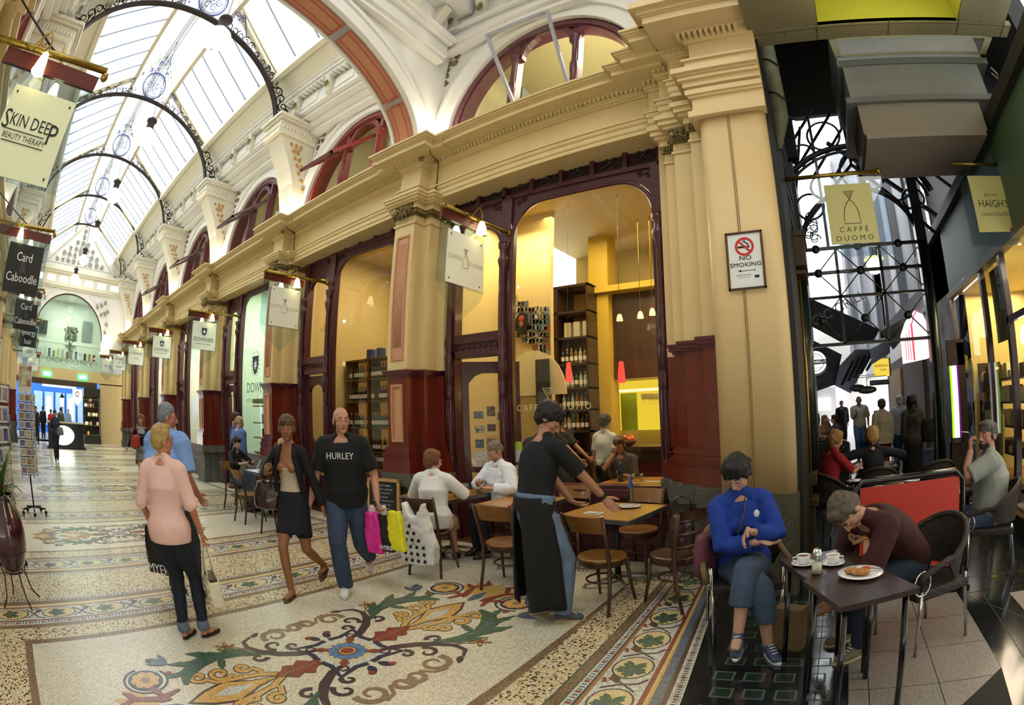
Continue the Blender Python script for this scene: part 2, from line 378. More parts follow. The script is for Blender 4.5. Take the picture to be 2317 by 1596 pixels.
def medallion(cx,cy,S=1,z=.0008,near=True):
    def Q(u,v,su,sv): return (cx+v*sv*S,cy+u*su*S)
    Z=[z+.0006*i for i in range(10)]
    for su in (1,-1):
        # terminal shell and vines
        for k in range(7):
            a=(k-3)*.33; poly([Q(u,v,su,1) for u,v in leafp((1.62,0),.42,.17,a,1,.0)],m_yel,Z[2])
        poly([Q(u,v,su,1) for u,v in leafp((1.45,0),.3,.12,0,2,.2)],m_slate,Z[3])
        poly([Q(u,v,su,1) for u,v in leafp((.26,0),.42,.30,0,3,.45)],m_red,Z[5])
        ribbon([Q(.3,0,su,1),Q(.62,0,su,1)],.012*S,m_tan,Z[6])
        # palmette
        poly([Q(u,v,su,1) for u,v in [(.62,0),(.85,.06),(1.05,.16),(1.25,.1),(1.42,0),(1.25,-.1),(1.05,-.16),(.85,-.06)]],m_dkbr,Z[2])
        poly([Q(u,v,su,1) for u,v in [(.65,0),(.86,.045),(1.05,.135),(1.24,.08),(1.38,0),(1.24,-.08),(1.05,-.135),(.86,-.045)]],m_yel,Z[3])
        poly([Q(u,v,su,1) for u,v in [(.85,0),(1.05,.06),(1.2,0),(1.05,-.06)]],m_white,Z[4])
        for sv in (1,-1):
            for (r,c,a0) in ((.10,(1.02,.27),-2.4),(.07,(.82,.26),-2.6),(.08,(1.2,.30),-2.2)):
                pts=[(.62,.02),(.75,c[1]*.35),(c[0]-.1,c[1]*.55)]+scroll(c,r,a0,1.1,14,.25)
                ribbon([Q(u,v,su,sv) for u,v in pts],.062*S,m_dkbr,Z[2]); ribbon([Q(u,v,su,sv) for u,v in pts],.042*S,m_yel,Z[3])
            # plum stems
            pts=[(.14,.16),(.3,.2),(.45,.3),(.56,.42),(.62,.55),(.6,.66),(.5,.72)]
            ribbon([Q(u,v,su,sv) for u,v in pts],[.03*S,.07*S,.08*S,.07*S,.05*S,.04*S,.02*S],m_purp,Z[4])
            for c,r,a0,s_ in (((.40,.46),.09,-1.2,1),((.62,.34),.07,-2.6,1),((.28,.36),.06,-1,1)):
                ribbon([Q(u,v,su,sv) for u,v in scroll(c,r,a0,.9,14,.2,s_)],[.035*S*(1-i/18)+.01 for i in range(15)],m_purp,Z[4])
            poly([Q(u,v,su,sv) for u,v in leafp((.5,.7),.12,.06,2.6,1,0)],m_purp,Z[5])
            # green acanthus sweeping out
            pts=[(.55,.36),(.75,.50),(.95,.55),(1.12,.50),(1.27,.38),(1.33,.24)]
            ribbon([Q(u,v,su,sv) for u,v in pts],[.02*S,.10*S,.15*S,.16*S,.12*S,.04*S],m_green,Z[4])
            for c,L,W,a in (((.62,.43),.34,.12,.75),((.85,.52),.36,.13,.55),((1.08,.5),.3,.1,.3),((1.2,.42),.25,.09,-.1),((.9,.5),.2,.09,-1.2)):
                poly([Q(u,v,su,sv) for u,v in leafp(c,L,W,a,3,.3)],m_green,Z[5])
            ribbon([Q(u,v,su,sv) for u,v in [(.7,.47),(.95,.53),(1.2,.45)]],.014*S,m_slate,Z[6])
            for u_,v_ in ((.8,.5),(1.05,.51)): poly([Q(u,v,su,sv) for u,v in leafp((u_,v_),.1,.04,.2,1,0)],m_slate,Z[7])
            # ringed rosette
            c=(1.62,.43)
            ribbon([Q(u,v,su,sv) for u,v in scroll(c,.19,2.6,.8,20,.95)],.02*S,m_navy,Z[3])
            x,y=Q(c[0],c[1],su,sv)
            disc((x,y),.15*S,m_navy,Z[4]); 
            for k in range(8): disc((x+.085*S*math.cos(k*PI/4),y+.085*S*math.sin(k*PI/4)),.042*S,m_yel,Z[5],10)
            disc((x,y),.055*S,m_yel,Z[6],12); disc((x,y),.04*S,m_tan,Z[7],12)
            for k in (-.5,0,.5): poly([Q(u,v,su,sv) for u,v in leafp((1.36,.6),.2,.07,.9+k,1,0)],m_slate,Z[5])
            ribbon([Q(u,v,su,sv) for u,v in [(1.2,.48),(1.36,.6)]],.012*S,m_purp,Z[4])
            disc(Q(1.5,.72,su,sv),.03*S,m_dkbr,Z[5],10); disc(Q(1.4,.46,su,sv),.03*S,m_red,Z[5],10)
            # red vines at the end
            pts=[(1.4,.2),(1.6,.14),(1.8,.2),(1.95,.12),(2.05,.2)]
            ribbon([Q(u,v,su,sv) for u,v in pts],[.03*S,.08*S,.05*S,.07*S,.02*S],m_red,Z[5])
            for c,a in (((1.55,.16),1.2),((1.75,.18),.9),((1.5,.1),.3)): poly([Q(u,v,su,sv) for u,v in leafp(c,.18,.08,a,2,.3)],m_red,Z[6])
            # star flower
            x,y=Q(.78,.66,su,sv)
            for k in range(5): poly(leafp((x,y),.1*S,.045*S,k*2*PI/5+.3,1,0),m_dkbr,Z[4]); poly(leafp((x,y),.085*S,.028*S,k*2*PI/5+.3,1,0),m_yel,Z[5])
            disc((x,y),.03*S,m_red,Z[6],10); ribbon([Q(.6,.5,su,sv),Q(.75,.64,su,sv)],.012*S,m_red,Z[4])
            # tan scrolls beside the centre
            for c,r,a0,s_ in (((.30,.62),.12,-.4,1),((.06,.66),.09,3.4,-1)):
                ribbon([Q(u,v,su,sv) for u,v in scroll(c,r,a0,1.15,18,.3,s_)],[.05*S*(1-i/24)+.008 for i in range(19)],m_tan,Z[4])
            ribbon([Q(u,v,su,sv) for u,v in [(.14,.62),(.2,.72),(.3,.75)]],.03*S,m_tan,Z[4])
            # frame corner chevron, buds
            ribbon([Q(u,v,su,sv) for u,v in [(.02,.27),(.12,.25),(.30,.30),(.25,.12),(.27,.02)]],.05*S,m_navy,Z[3])
            ribbon([Q(u,v,su,sv) for u,v in scroll((.2,.2),.05,.5,.9,10,.2)],.02*S,m_purp,Z[4])
            poly([Q(u,v,su,sv) for u,v in leafp((.04,.3),.14,.08,1.2,1,0)],m_navy,Z[4]); disc(Q(.1,.4,su,sv),.03*S,m_red,Z[5],8)
            poly([Q(u,v,su,sv) for u,v in leafp((.1,.1),.14,.09,PI/4,2,.3)],m_red,Z[8])
    poly([Q(u,v,1,1) for u,v in [(-.24,-.24),(.24,-.24),(.24,.24),(-.24,.24)]],m_white,Z[2])
    disc((cx,cy),.19*S,m_lyel,Z[4],24)
    poly([(cx+(.165 if i%2 else .14)*S*math.cos(2*PI*i/32),cy+(.165 if i%2 else .14)*S*math.sin(2*PI*i/32)) for i in range(32)],m_blue,Z[6])
    disc((cx,cy),.078*S,m_navy,Z[7]); disc((cx,cy),.068*S,m_yel,Z[8]); disc((cx,cy),.052*S,m_red,Z[9])
def borders(x0,sgn,y0=YL,y1=YR,sheared=False):
    """border set beside a panel, x0 = panel edge, sgn = direction away from the panel"""
    def b(a,c,m,z=.0004): 
        p,q=sorted((x0+sgn*a,x0+sgn*c)); band(p,q,m,z,y0,y1,sheared)
    b(0,.08,m_brown); b(.08,.34,m_speck); b(.34,.42,m_brown)
    p,q=sorted((x0+sgn*.43,x0+sgn*.50)); checker(p,q,.0004,y0,y1,.04,sheared)
    b(.50,.53,m_red)
    p,q=sorted((x0+sgn*.53,x0+sgn*.83)); leafband(p,q,y0,y1,.6,sheared,ph=.25)
    b(.83,.86,m_red); b(.86,.92,m_lyel); b(.92,1.02,m_brown)
    p,q=sorted((x0+sgn*1.03,x0+sgn*1.08)); checker(p,q,.0004,y0,y1,.05,sheared)
# base
band(-33,-.75,m_cream,0,YL,6.0); band(-7,-.75,m_cream,-.0005,-7,YL+.01)
PAN=[(-4.35,-1.88,None),(-9.05,-7.31,-8.18),(-13.9,-12.3,-13.1),(-18.4,-16.7,-17.5),(-23.2,-21.5,-22.3),(-28.2,-26.5,-27.3)]
prev=None
for i,(a,b_,c) in enumerate(PAN):
    band(a,b_,m_cream,.0002,YL,YR-.3)
    borders(a,-1,YL,YR-.3)
    if i>0:
        borders(b_,1,YL,YR-.3); medallion(c,1.1,.82)
        if i<3: medallion(c,-2.6,.7)
    lo=(PAN[i-1][0]-1.08) if i>0 else None
    if i>0: band(b_+1.08,lo,m_speck,.0003,YL,YR-.2)
band(-4.43,-1.88,m_brown,.0011,-.70,-.62); band(-4.43,-.9,m_speck,.0009,-7,-.7)
medallion(-3.05,1.98,1.0)
# near right-hand borders (askew)
Y0s,Y1s=-1.2,4.95
def rb(a,c,m,z=.0006): band(a,c,m,z,Y0s,Y1s,True)
rb(-1.90,-1.82,m_brown); rb(-1.82,-1.53,m_speck); rb(-1.53,-1.52,m_green,.0009); rb(-1.52,-1.45,m_brown); rb(-1.45,-1.44,m_green,.0009)
checker(-1.43,-1.38,.0006,Y0s,Y1s,.036,True); rb(-1.38,-1.365,m_navy); rb(-1.365,-1.34,m_orange)
leafband(-1.34,-1.03,Y0s,Y1s,.46,True,ph=.12)
rb(-1.03,-.995,m_red); rb(-.995,-.985,m_lyel); rb(-.985,-.965,m_yel); rb(-.965,-.90,m_slate); rb(-.90,-.865,m_dkbr)
checker(-.865,-.79,.0006,Y0s,Y1s,.03,True,ca=m_red); checker(-.85,-.805,.0016,Y0s,Y1s,.03,True,ca=m_dkbr)
band(-33,-1.0,m_brown,.0012,4.80,4.86); band(-33,-1.0,m_white,.0013,4.72,4.79)
FL.use(m_dkbr)
for i in range(560):
    x=-29+i*.05; FL.quad((x,4.735,.0022),(x+.025,4.735,.0022),(x+.025,4.775,.0022),(x,4.775,.0022))
# basalt with glass lenses, granite tiles, alley slabs
FL.use(slab_dk)
FL.add([(sh(-.79,-1.2),-1.2,.0012),(3.6,-1.2,.0012),(3.6,32,.0012),(-6,32,.0012),(-6,12.9,.0012),(-.6,12.9,.0012),(-.6,5.0,.0012),(sh(-.79,4.95),4.95,.0012),(sh(-.79,2),2,.0012)],[(0,1,2,3,4,5,6,7,8)])
lens=mat('green_glass_pavement_lens','#27362b',.08,coat=.8,var=.4,vscale=30)
lens_e=mat('lens_worn_edge','#46534a',.4)
for r in range(9):
    for c in range(4):
        x=-.69+.185*c+.03*(r%2); y=2.35+.215*r
        if (r,c) in ((5,1),(6,2),(4,3)): continue
        FL.use(lens_e); FL.quad((x,y,.002),(x+.13,y,.002),(x+.13,y+.12,.002),(x,y+.12,.002))
        FL.use(lens); FL.quad((x+.015,y+.015,.003),(x+.115,y+.015,.003),(x+.115,y+.105,.003),(x+.015,y+.105,.003))
joint=mat('dark_paving_joint','#15130f',.7)
jl=mat('pale_slab_joint','#4b4c48',.6)
def tiles(x0,y0,nx,ny,dx,dy,clip=None):
    for i in range(nx):
        for j in range(ny):
            a,b_,c,d=x0+i*dx+.003,y0+j*dy+.003,x0+(i+1)*dx-.003,y0+(j+1)*dy-.003
            P=[(a,b_),(c,b_),(c,d),(a,d)]
            if clip: P=clip(P)
            if P: poly(P,tile_gr,.0028)
FL.use(joint); FL.add([(.13,-1.2,.002),(.6,-1.2,.002),(1.09,2.75,.002),(1.09,4.07,.002),(.13,4.07,.002)],[(0,1,2,3,4)])
def clipc(P):
    # keep the side left of the slanted dark kerb
    out=[]
    def ins(p): return (p[0]-.80)*(2.75-2.44)-(p[1]-2.44)*(1.09-.80)<=0
    for i in range(len(P)):
        a,b_=P[i-1],P[i]; ia,ib=ins(a),ins(b_)
        if ia!=ib:
            fa=(a[0]-.80)*.31-(a[1]-2.44)*.29; fb=(b_[0]-.80)*.31-(b_[1]-2.44)*.29; t=fa/(fa-fb); out.append((a[0]+(b_[0]-a[0])*t,a[1]+(b_[1]-a[1])*t))
        if ib: out.append(b_)
    return out if len(out)>2 else None
tiles(.13,3.17-.495*3,1,5,.12,.495,clipc); tiles(.25,3.17-.495*3,2,5,.42,.495,clipc)
poly([(.13,3.66),(.249,3.66),(.249,4.07),(.13,4.07)],tile_gr,.0029)
tiles(1.52,.5,4,7,.45,.495)
FL.use(jl)
for p,q in (((1.15,4.05),(1.55,3.3)),((-.05,-1),(-.06,4.2)),((1.27,2.8),(1.3,4.1)),((.14,4.6),(3,4.35))):
    FL.beam((p[0],p[1],.001),(q[0],q[1],.001),.006,.004)
FL.use(joint)
for y in (4.15,5.1,6.3,7.5,8.9,10.4,12): FL.beam((.1,y,.0012),(3.0,y-.12,.0012),.008,.002)
for x in (.9,1.7,2.3): FL.beam((x,4.15,.0012),(x+.05,12,.0012),.007,.002)
disc((1.52,4.42),.035,brass,.003,16)
floor=FL.obj('floor',kind='structure')
# ---------------------------------------------------------------- facade
def tilt(x): return max(-.12,min(.16,(.03 if x<-5.4 else .05)*(x+5.4)))
PX=[-5.39,-9.5,-13.98,-18.86,-24.0,-29.3]          # pilaster centre lines
YP,YS,YW=4.9,5.1,5.35                                # pilaster front, second step, pier wall
def curl(mb,c,U,V,r,turns=1.2,rad=.012,a0=0,n=14,N=None,seg=5,dec=.25):
    """a spiral tendril in the plane U,V"""
    c=Vector(c);U=Vector(U);V=Vector(V);pts=[]
    for i in range(n+1):
        t=i/n; rr=r*(dec+(1-dec)*(1-t)); a=a0+turns*2*PI*t
        pts.append(c+U*rr*math.cos(a)+V*rr*math.sin(a))
    mb.tube(pts,[rad*(1-.4*i/n) for i in range(n+1)],seg,caps=False)
def leaf3(mb,c,U,V,L,W,ang,thick=.008):
    c=Vector(c);U=Vector(U);V=Vector(V);N=U.cross(V).normalized()
    P=leafp((0,0),L,W,ang,2,.25); top=[c+U*x+V*y+N*0 for x,y in P]
    mid=c+U*(L*.5*math.cos(ang))+V*(L*.5*math.sin(ang))+N*thick; mid2=mid-N*2*thick
    n=len(top); vs=top+[mid,mid2]
    mb.add(vs,[(i,(i+1)%n,n) for i in range(n)]+[((i+1)%n,i,n+1) for i in range(n)],True)
def foliage(mb,pts,U,V,s,rad=.012,seed=1):
    """leafy scroll relief spread over the given centres"""
    rn=random.Random(seed)
    for c in pts:
        a=rn.uniform(0,6.28); curl(mb,c,U,V,s*rn.uniform(.75,1.1),1.2*rn.choice((1,-1)),rad,a)
        for k in range(3): leaf3(mb,c,U,V,s*rn.uniform(.7,1.1),s*.5,a+k*2.1+rn.uniform(-.4,.4),rad)
def frame_rect(mb,x0,z0,x1,z1,y,w,d):
    """raised moulding frame on a wall facing -Y"""
    for (a,b,c,e) in ((x0,z0,x1,z0+w),(x0,z1-w,x1,z1),(x0,z0+w,x0+w,z1-w),(x1-w,z0+w,x1,z1-w)):
        mb.box(a,y-d,b,c,y,e)
        mb.box(a+w*.3 if c-a>w*1.1 else a+w*.25,y-d*1.5,b+w*.25,c-w*.3 if c-a>w*1.1 else c-w*.25,y,e-w*.25)
def stepped(mb,xc,levels,steps,Y=None):
    """plan of three receding steps (half width, front y) extruded over z levels (z0,z1,growth)"""
    for z0,z1,g in levels:
        P=[]
        for hw,y in steps: P+= [(hw+g,y-g)]
        pl=[]; L=[]
        x=None
        pts=[]
        for i,(hw,y) in enumerate(P):
            pts.append((hw,y)); 
            if i+1<len(P): pts.append((hw,P[i+1][1]))
        pts.append((P[-1][0],Yb))
        full=[(xc-a,b) for a,b in pts[::-1]]+[(xc+a,b) for a,b in pts]
        mb.ext(full,'xy',z0,z1)
Yb=5.75
ST=[(.21,4.90),(.35,5.10),(.49,5.35)]
ST2=ST[:2]
def make_pilaster():
    t=thing('pilaster','cream pilaster with fluted salmon panel between the chalkboard and the cafe door','pilaster',(PX[0],0,0),group='pilasters along the arcade front')
    s=MB(granite); stepped(s,0,[(0,.26,.10),(.26,.30,.075),(.30,.36,.06),(.36,.72,.03),(.72,.76,.07),(.76,.93,.10)],ST); s.obj('stone_base',t)
    r=MB(maroon); stepped(r,0,[(.93,1.08,.075),(1.08,1.12,.06),(1.20,1.22,.03),(1.26,2.24,0)],ST)
    for z,g,h in ((1.16,.075,.045),(1.24,.05,.028)):
        for k in range(-3,4):
            a=k/3.5; stepped(r,0,[(z+h*math.sin(a*1.57)-.008,z+h*math.sin(a*1.57)+.008,g*(.55+.45*math.cos(a*1.57)))],ST)
    r.obj('red_base',t,label='glossy oxblood red dado')
    c=MB(mat('wine_cap','#5a1f2a',.3,coat=.4)); stepped(c,0,[(2.22,2.25,.02),(2.25,2.285,.05),(2.285,2.31,.065)],ST2); c.obj('dado_cap',t)
    m=MB(cream); stepped(m,0,[(2.31,4.40,0)],ST)
    m.obj('shaft',t)
    p=MB(pinkp); frame_rect(p,-.135,2.44,.135,4.22,YP,.035,.014)
    p.box(-.1,YP-.004,2.48,.1,YP+.001,4.18)
    for k in range(-2,3): p.cyl((k*.034,YP-.004,2.62),(k*.034,YP-.004,4.1),.011,6)
    p.obj('fluted_panel',t,label='salmon pink fluted panel')
    p=MB(mat('peach_panel','#c9936a',.45)); frame_rect(p,-.12,1.34,.12,2.12,YP,.04,.02); p.box(-.08,YP-.003,1.38,.08,YP+.001,2.08); p.obj('dado_panel',t,label='peach coloured sunk panel')
    k=MB(cream)
    stepped(k,0,[(4.38,4.41,.02),(4.41,4.50,0),(4.60,4.68,.05),(4.68,4.71,.10),(4.71,4.75,.13),(4.75,4.79,.16),(4.79,4.82,.18)],ST2)
    for i in range(-6,7): k.box(i*.03-.008,YP-.008,4.42,i*.03+.008,YP,4.50)
    for i in range(6): k.box(.21,YP+.02+i*.03,4.42,.218,YP+.036+i*.03,4.50)
    k.use(gold_old); stepped(k,0,[(4.50,4.535,.03),(4.535,4.57,.055),(4.57,4.60,.03)],ST2)
    for i in range(-7,8): k.ell((i*.032,YP-.05,4.55),(.015,.02,.035),6,4)
    for i in range(7): k.ell((.26,YP+i*.032,4.55),(.02,.015,.035),6,4)
    for sx in (-1,1):
        curl(k,(sx*.17,YP-.09,4.58),(1,0,0),(0,0,1),.05,1.2,.016,0 if sx>0 else PI)
    for a in (-.9,-.45,0,.45,.9): leaf3(k,(0,YP-.07,4.53),(1,0,0),(0,0,1),.26,.08,PI/2+a,.03)
    for a in (-.6,0,.6): leaf3(k,(0,YP-.08,4.62),(1,0,0),(0,0,1),.2,.07,-PI/2+a,.03)
    for sx in (-1,1): foliage(k,[(sx*.14,YP-.05,4.65)],(1,0,0),(0,0,1),.05,.01,3)
    k.obj('capital',t,label='capital with aged gilt leaves')
    return t
pil=make_pilaster()
names=['second cream pilaster from the cafe door, beyond the lit wine shelves','third cream pilaster along the arcade, behind the man in the blue polo','fourth cream pilaster along the arcade, behind the man with the shoulder strap','fifth pilaster along the arcade, with pale stone base by the woman with the red bag','far cream pilaster next to the corner glass display case']
for i in range(1,6):
    q=dup(pil,(PX[i],0,0),0,names[i-1])
# entablature: bays and break-forwards
ENT=[(4.74,4.80,0),(4.80,4.81,.012),(4.81,4.88,.016),(4.88,4.895,.03),(4.895,4.94,.036),(4.94,4.965,.055),(4.965,5.27,0),(5.27,5.30,.03),(5.30,5.34,.05),(5.34,5.40,.06),(5.40,5.415,.10),(5.415,5.47,.34),(5.47,5.49,.35),(5.49,5.51,.375),(5.51,5.54,.40),(5.54,5.57,.43)]
def ent_mesh(mb,xl,xr,face,flip=False,tl=True,capL=False,capR=False,back=5.75):
    for z0,z1,g in ENT:
        a=xl-(g if capL else 0); b=xr+(g if capR else 0)
        ta=tilt(xl) if tl is True else tl; tb=tilt(xr) if tl is True else tl
        y=face-g
        v=[(a,y,z0+ta),(b,y,z0+tb),(b,back,z0+tb),(a,back,z0+ta),(a,y,z1+ta),(b,y,z1+tb),(b,back,z1+tb),(a,back,z1+ta)]
        mb.add(v,[(3,2,1,0),(4,5,6,7),(0,1,5,4),(1,2,6,5),(2,3,7,6),(3,0,4,7)])
def dentils(mb,x0,x1,y,z,step=.062,tl=True,w=.038,h=.055,d=.05):
    n=int((x1-x0)/step)
    for i in range(n):
        x=x0+(i+.5)*step; t=tilt(x) if tl is True else tl
        mb.box(x-w/2,y-d,z+t,x+w/2,y,z+h+t)
corn=MB(cream)
PR=[-1.36]+PX
bays=[(PX[0]+.35,-1.66)]+[(PX[i+1]+.35,PX[i]-.35) for i in range(5)]+[(-31.3,PX[5]-.35)]
for i,(a,b) in enumerate(bays):
    ent_mesh(corn,a,b,5.12); dentils(corn,a,b,5.06,5.342)
corn.use(cream)
for x in PX:
    t=tilt(x)
    ent_mesh(corn,x-.35,x+.35,5.10,tl=t+.0015,capL=True,capR=True); ent_mesh(corn,x-.21,x+.21,4.90,tl=t+.003,capL=True,capR=True)
    dentils(corn,x-.25,x+.26,4.84,5.342,.057,tl=t)
    for k in range(3): corn.box(x+.27,4.86+k*.06,5.342+t,x+.32,4.90+k*.06,5.397+t)
    corn.use(gold_old); corn.ell((x+.26,4.82,5.36+t),(.035,.035,.04),8,6); corn.ell((x+.40,5.02,5.36+t),(.03,.03,.035),8,6); corn.use(cream)
# dark cables that run down beside the pilasters
corn.obj('trim_1',kind='structure')
cb=MB(mat('old_cable','#4a4128',.6))
for x in PX[:5]:
    t=tilt(x); cb.tube([(x+.52,4.70,5.58+t),(x+.47,4.72,5.5+t),(x+.46,4.8,5.38+t),(x+.42,5.04,5.34+t),(x+.41,5.08,5.0+t),(x+.42,5.05,4.78+t)],.009,5)
cb.obj('trim_2',kind='structure')
# ---- attic wall with lunettes
LUN=[(-3.36,5.90,1.62),(-7.42,5.64,1.66),(-11.72,5.62,1.72),(-16.4,5.62,1.78),(-21.4,5.62,1.8),(-26.6,5.62,1.8)]
def arc(cx,cz,r,a0,a1,n): return [(cx+r*math.cos(a0+(a1-a0)*i/n),cz+r*math.sin(a0+(a1-a0)*i/n)) for i in range(n+1)]
wall=MB(white_p)
edges=[-1.3]+PX
for i,(cx,cz,r) in enumerate(LUN):
    xl,xr=(edges[i+1],edges[i]); zt=9.2 if i==0 else 8.4
    A=arc(cx,cz,r,PI,0,28)
    half=len(A)//2
    left=[(xl,5.5),(cx-r,5.5)]+A[:half+1]+[(cx,zt),(xl,zt)]
    right=[(cx,zt)]+A[half:]+[(cx+r,5.5),(xr,5.5),(xr,zt)]
    wall.ext(left,'xz',5.20,5.62); wall.ext(right,'xz',5.20,5.62)
    # archivolt mouldings
    for (r0,r1,y0) in ((r-.02,r+.10,5.13),(r+.10,r+.24,5.16),(r+.24,r+.30,5.10),(r+.30,r+.36,5.14)):
        o=arc(cx,cz,r1,PI,0,28); n_=arc(cx,cz,r0,PI,0,28)
        wall.ext(o+n_[::-1],'xz',y0,5.21)
wall.box(-31.3,5.2,5.5,-29.2,5.6,8.4)
wall.obj('wall_right',kind='structure')
def make_lunette(i,cx,cz,r,lite):
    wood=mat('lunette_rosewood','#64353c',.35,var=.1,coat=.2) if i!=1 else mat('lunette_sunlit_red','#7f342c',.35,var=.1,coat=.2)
    root=MB(wood)
    for (r0,r1,y0,y1) in ((r-.16,r,5.24,5.5),(r-.13,r-.04,5.21,5.3)):
        root.ext(arc(cx,cz,r1,PI,0,30)+arc(cx,cz,r0,PI,0,30)[::-1],'xz',y0,y1)
    root.box(cx-r,5.22,cz-.12,cx+r,5.5,cz)
    w=root.obj('window_%d'%(i+1),kind='structure')
    c=MB(wood)
    for s in (-1,1):
        x=cx+s*.52; h=math.sqrt(r*r-.27)-.12
        c.box(x-.05,5.26,cz,x+.05,5.42,cz+h)
        c.lathe([(.06,0),(.06,.06),(.045,.08),(.05,.35),(.06,.4),(.06,.55),(.04,.6),(.042,.95),(.06,1.0),(.08,1.1),(.085,1.13),(.0,1.13)],(x,5.24,cz+.03),10)
    h=1.12
    c.ext(arc(cx,cz+h-.05,.50,PI,0,16)+arc(cx,cz+h-.05,.41,PI,0,16)[::-1],'xz',5.26,5.38)
    c.obj('mullion',w)
    g=MB(glass); 
    for s in (-1,1):
        a=[(x,z) for x,z in arc(cx,cz,r-.14,PI,0,40) if (x-cx)*s>.55]
        if s<0: g.add([(cx-.57,5.36,cz)]+[(x,5.36,z) for x,z in a][::1]+[(cx-.57,5.36,a[-1][1])],[tuple(range(len(a)+2))])
        else: g.add([(cx+.57,5.36,a[0][1])]+[(x,5.36,z) for x,z in a]+[(cx+.57,5.36,cz)],[tuple(range(len(a)+2))])
    g.obj('pane',w)
    return w
for i,(cx,cz,r) in enumerate(LUN): make_lunette(i,cx,cz,r,0)
# tilted open sashes, hinged at the top of the middle light
def sash(cx,cz,w0,h,ang,top,label,m,dx=0):
    t=thing('hopper_window',label,'window sash',(cx+dx,5.30,cz+top),0,'tilted sashes in the upper arches')
    f=MB(m); g=MB(glass); M=Matrix.Rotation(-ang,4,'X'); f.T=M; g.T=M
    H=h; a=w0/2
    f.box(-a,-.03,-H,-a+.055,.03,0); f.box(a-.055,-.03,-H,a,.03,0); f.box(-a,-.03,-.055,a,.03,0); f.box(-a,-.03,-H,a,.03,-H+.055)
    g.quad((-a+.05,0,-H+.05),(a-.05,0,-H+.05),(a-.05,0,-.05),(-a+.05,0,-.05))
    f.obj('frame',t); g.obj('pane',t); return t
grey_fr=mat('pale_grey_sash','#a9a9b0',.35)
t=thing('hopper_window','large pale grey framed sash swung open in the nearest upper arch','window sash',(-3.36,5.2,6.0),0,'tilted sashes in the upper arches')
P=[rayp(1102,90,Y=4.75),rayp(1238,35,Y=4.75),rayp(1285,200,Y=5.25),rayp(1165,250,Y=5.25)]
f=MB(grey_fr); o=Vector((-3.36,5.2,6.0)); P=[p-o for p in P]
for i in range(4): f.beam(P[i],P[(i+1)%4],.045,.06,(0,1,0))
f.obj('frame',t); g=MB(glass); g.quad(*P); g.obj('pane',t)
sash(LUN[1][0],LUN[1][1],1.0,1.25,R(52),1.1,'dark red framed sash tilted open above the second cornice bay',MATS['lunette_sunlit_red'],-.1)
dkf=mat('weathered_grey_sash','#5d4a4a',.4)
sash(LUN[2][0],LUN[2][1],1.0,1.25,R(55),1.1,'brown framed sash tilted open in the third upper arch',dkf)
sash(LUN[3][0],LUN[3][1],1.0,1.2,R(60),1.0,'small tilted sash in the fourth upper arch, left of the third',dkf)
sash(LUN[4][0],LUN[4][1],1.0,1.2,R(60),1.0,'farthest tilted sash in the upper arches',dkf)
# person leaning by the lamp upstairs is built with the people
# ---- spandrel reliefs, corbels, frieze with lit brackets, cove
sp=MB(gold_old)
def spandrel(mb,x,cz,r,s,n,y=5.19,sc=1):
    pts=[]
    for k in range(n):
        t=k/(n-1); z=cz+r*.72+t*r*.62; d=.10+.30*t*sc
        for j in range(1+int(t*2.4)): pts.append((x-s*(.10+j*.15),y,z-j*.04))
    foliage(mb,pts,(1,0,0),(0,0,1),.085*sc,.014,int(abs(x)*10)+3)
for i,(cx,cz,r) in enumerate(LUN):
    xl,xr=(edges[i+1],edges[i])
    if i==0: spandrel(sp,xl+.02,cz,r,-1,8); spandrel(sp,xr-.3,cz,r,1,7)
    elif i<4: spandrel(sp,xl+.35,cz,r,-1,7,sc=.8); spandrel(sp,xr-.35,cz,r,1,7,sc=.8)
sp.obj('trim_3',kind='structure')
ROOF=lambda x: .035*(abs(x)-9.5)
def make_corbel(x):
    z0=ROOF(x)*.8
    m=MB(cream_pale)
    prof=[(5.19,5.6),(5.0,5.62),(4.92,5.9),(4.80,6.3),(4.62,6.65),(4.40,6.95),(4.28,7.15),(4.22,7.22),(4.22,7.25)]
    prof=[(y,z+z0*(z-5.6)/2) for y,z in prof]; zt=prof[-1][1]
    hw=.30
    for (a,b) in ((-hw,hw),): m.ext([(y,z) for y,z in prof]+[(5.19,zt)],'yz',x+a,x+b)
    m.box(x-.36,4.10,zt,x+.36,5.19,zt+.28); m.box(x-.42,4.04,zt+.28,x+.42,5.19,zt+.34); m.box(x-.46,3.98,zt+.34,x+.46,5.19,zt+.40)
    for k in range(9):
        m.ell((x-.3+k*.075,4.09,zt+.14),(.03,.02,.05),6,5); m.ell((x+.37,4.2+k*.1,zt+.14),(.02,.04,.05),6,5)
    m.use(mat('apricot_relief','#e0a860',.5))
    for k in range(12):
        t=k/11; i=min(int(t*6),6); y=prof[1+i][0]+(prof[2+i][0]-prof[1+i][0])*(t*6-i if i<6 else 1) if i+2<len(prof) else 4.22
        z=prof[1+i][1]+(prof[2+i][1]-prof[1+i][1])*(t*6-i if i<6 else 1) if i+2<len(prof) else zt
    # relief on the broad side that faces down the arcade
    pts=[]
    for k in range(7):
        t=k/6; z=6.25+.85*t; yy=5.06-.62*t*.9; 
        for j in range(1+int(t*2)): pts.append((x+hw+.005,yy+.05+j*.13,z))
    foliage(m,[(p[0],p[1],p[2]+z0*.5) for p in pts],(0,1,0),(0,0,1),.07,.012,5)
    return m
crb=MB(cream_pale)
cor0=None
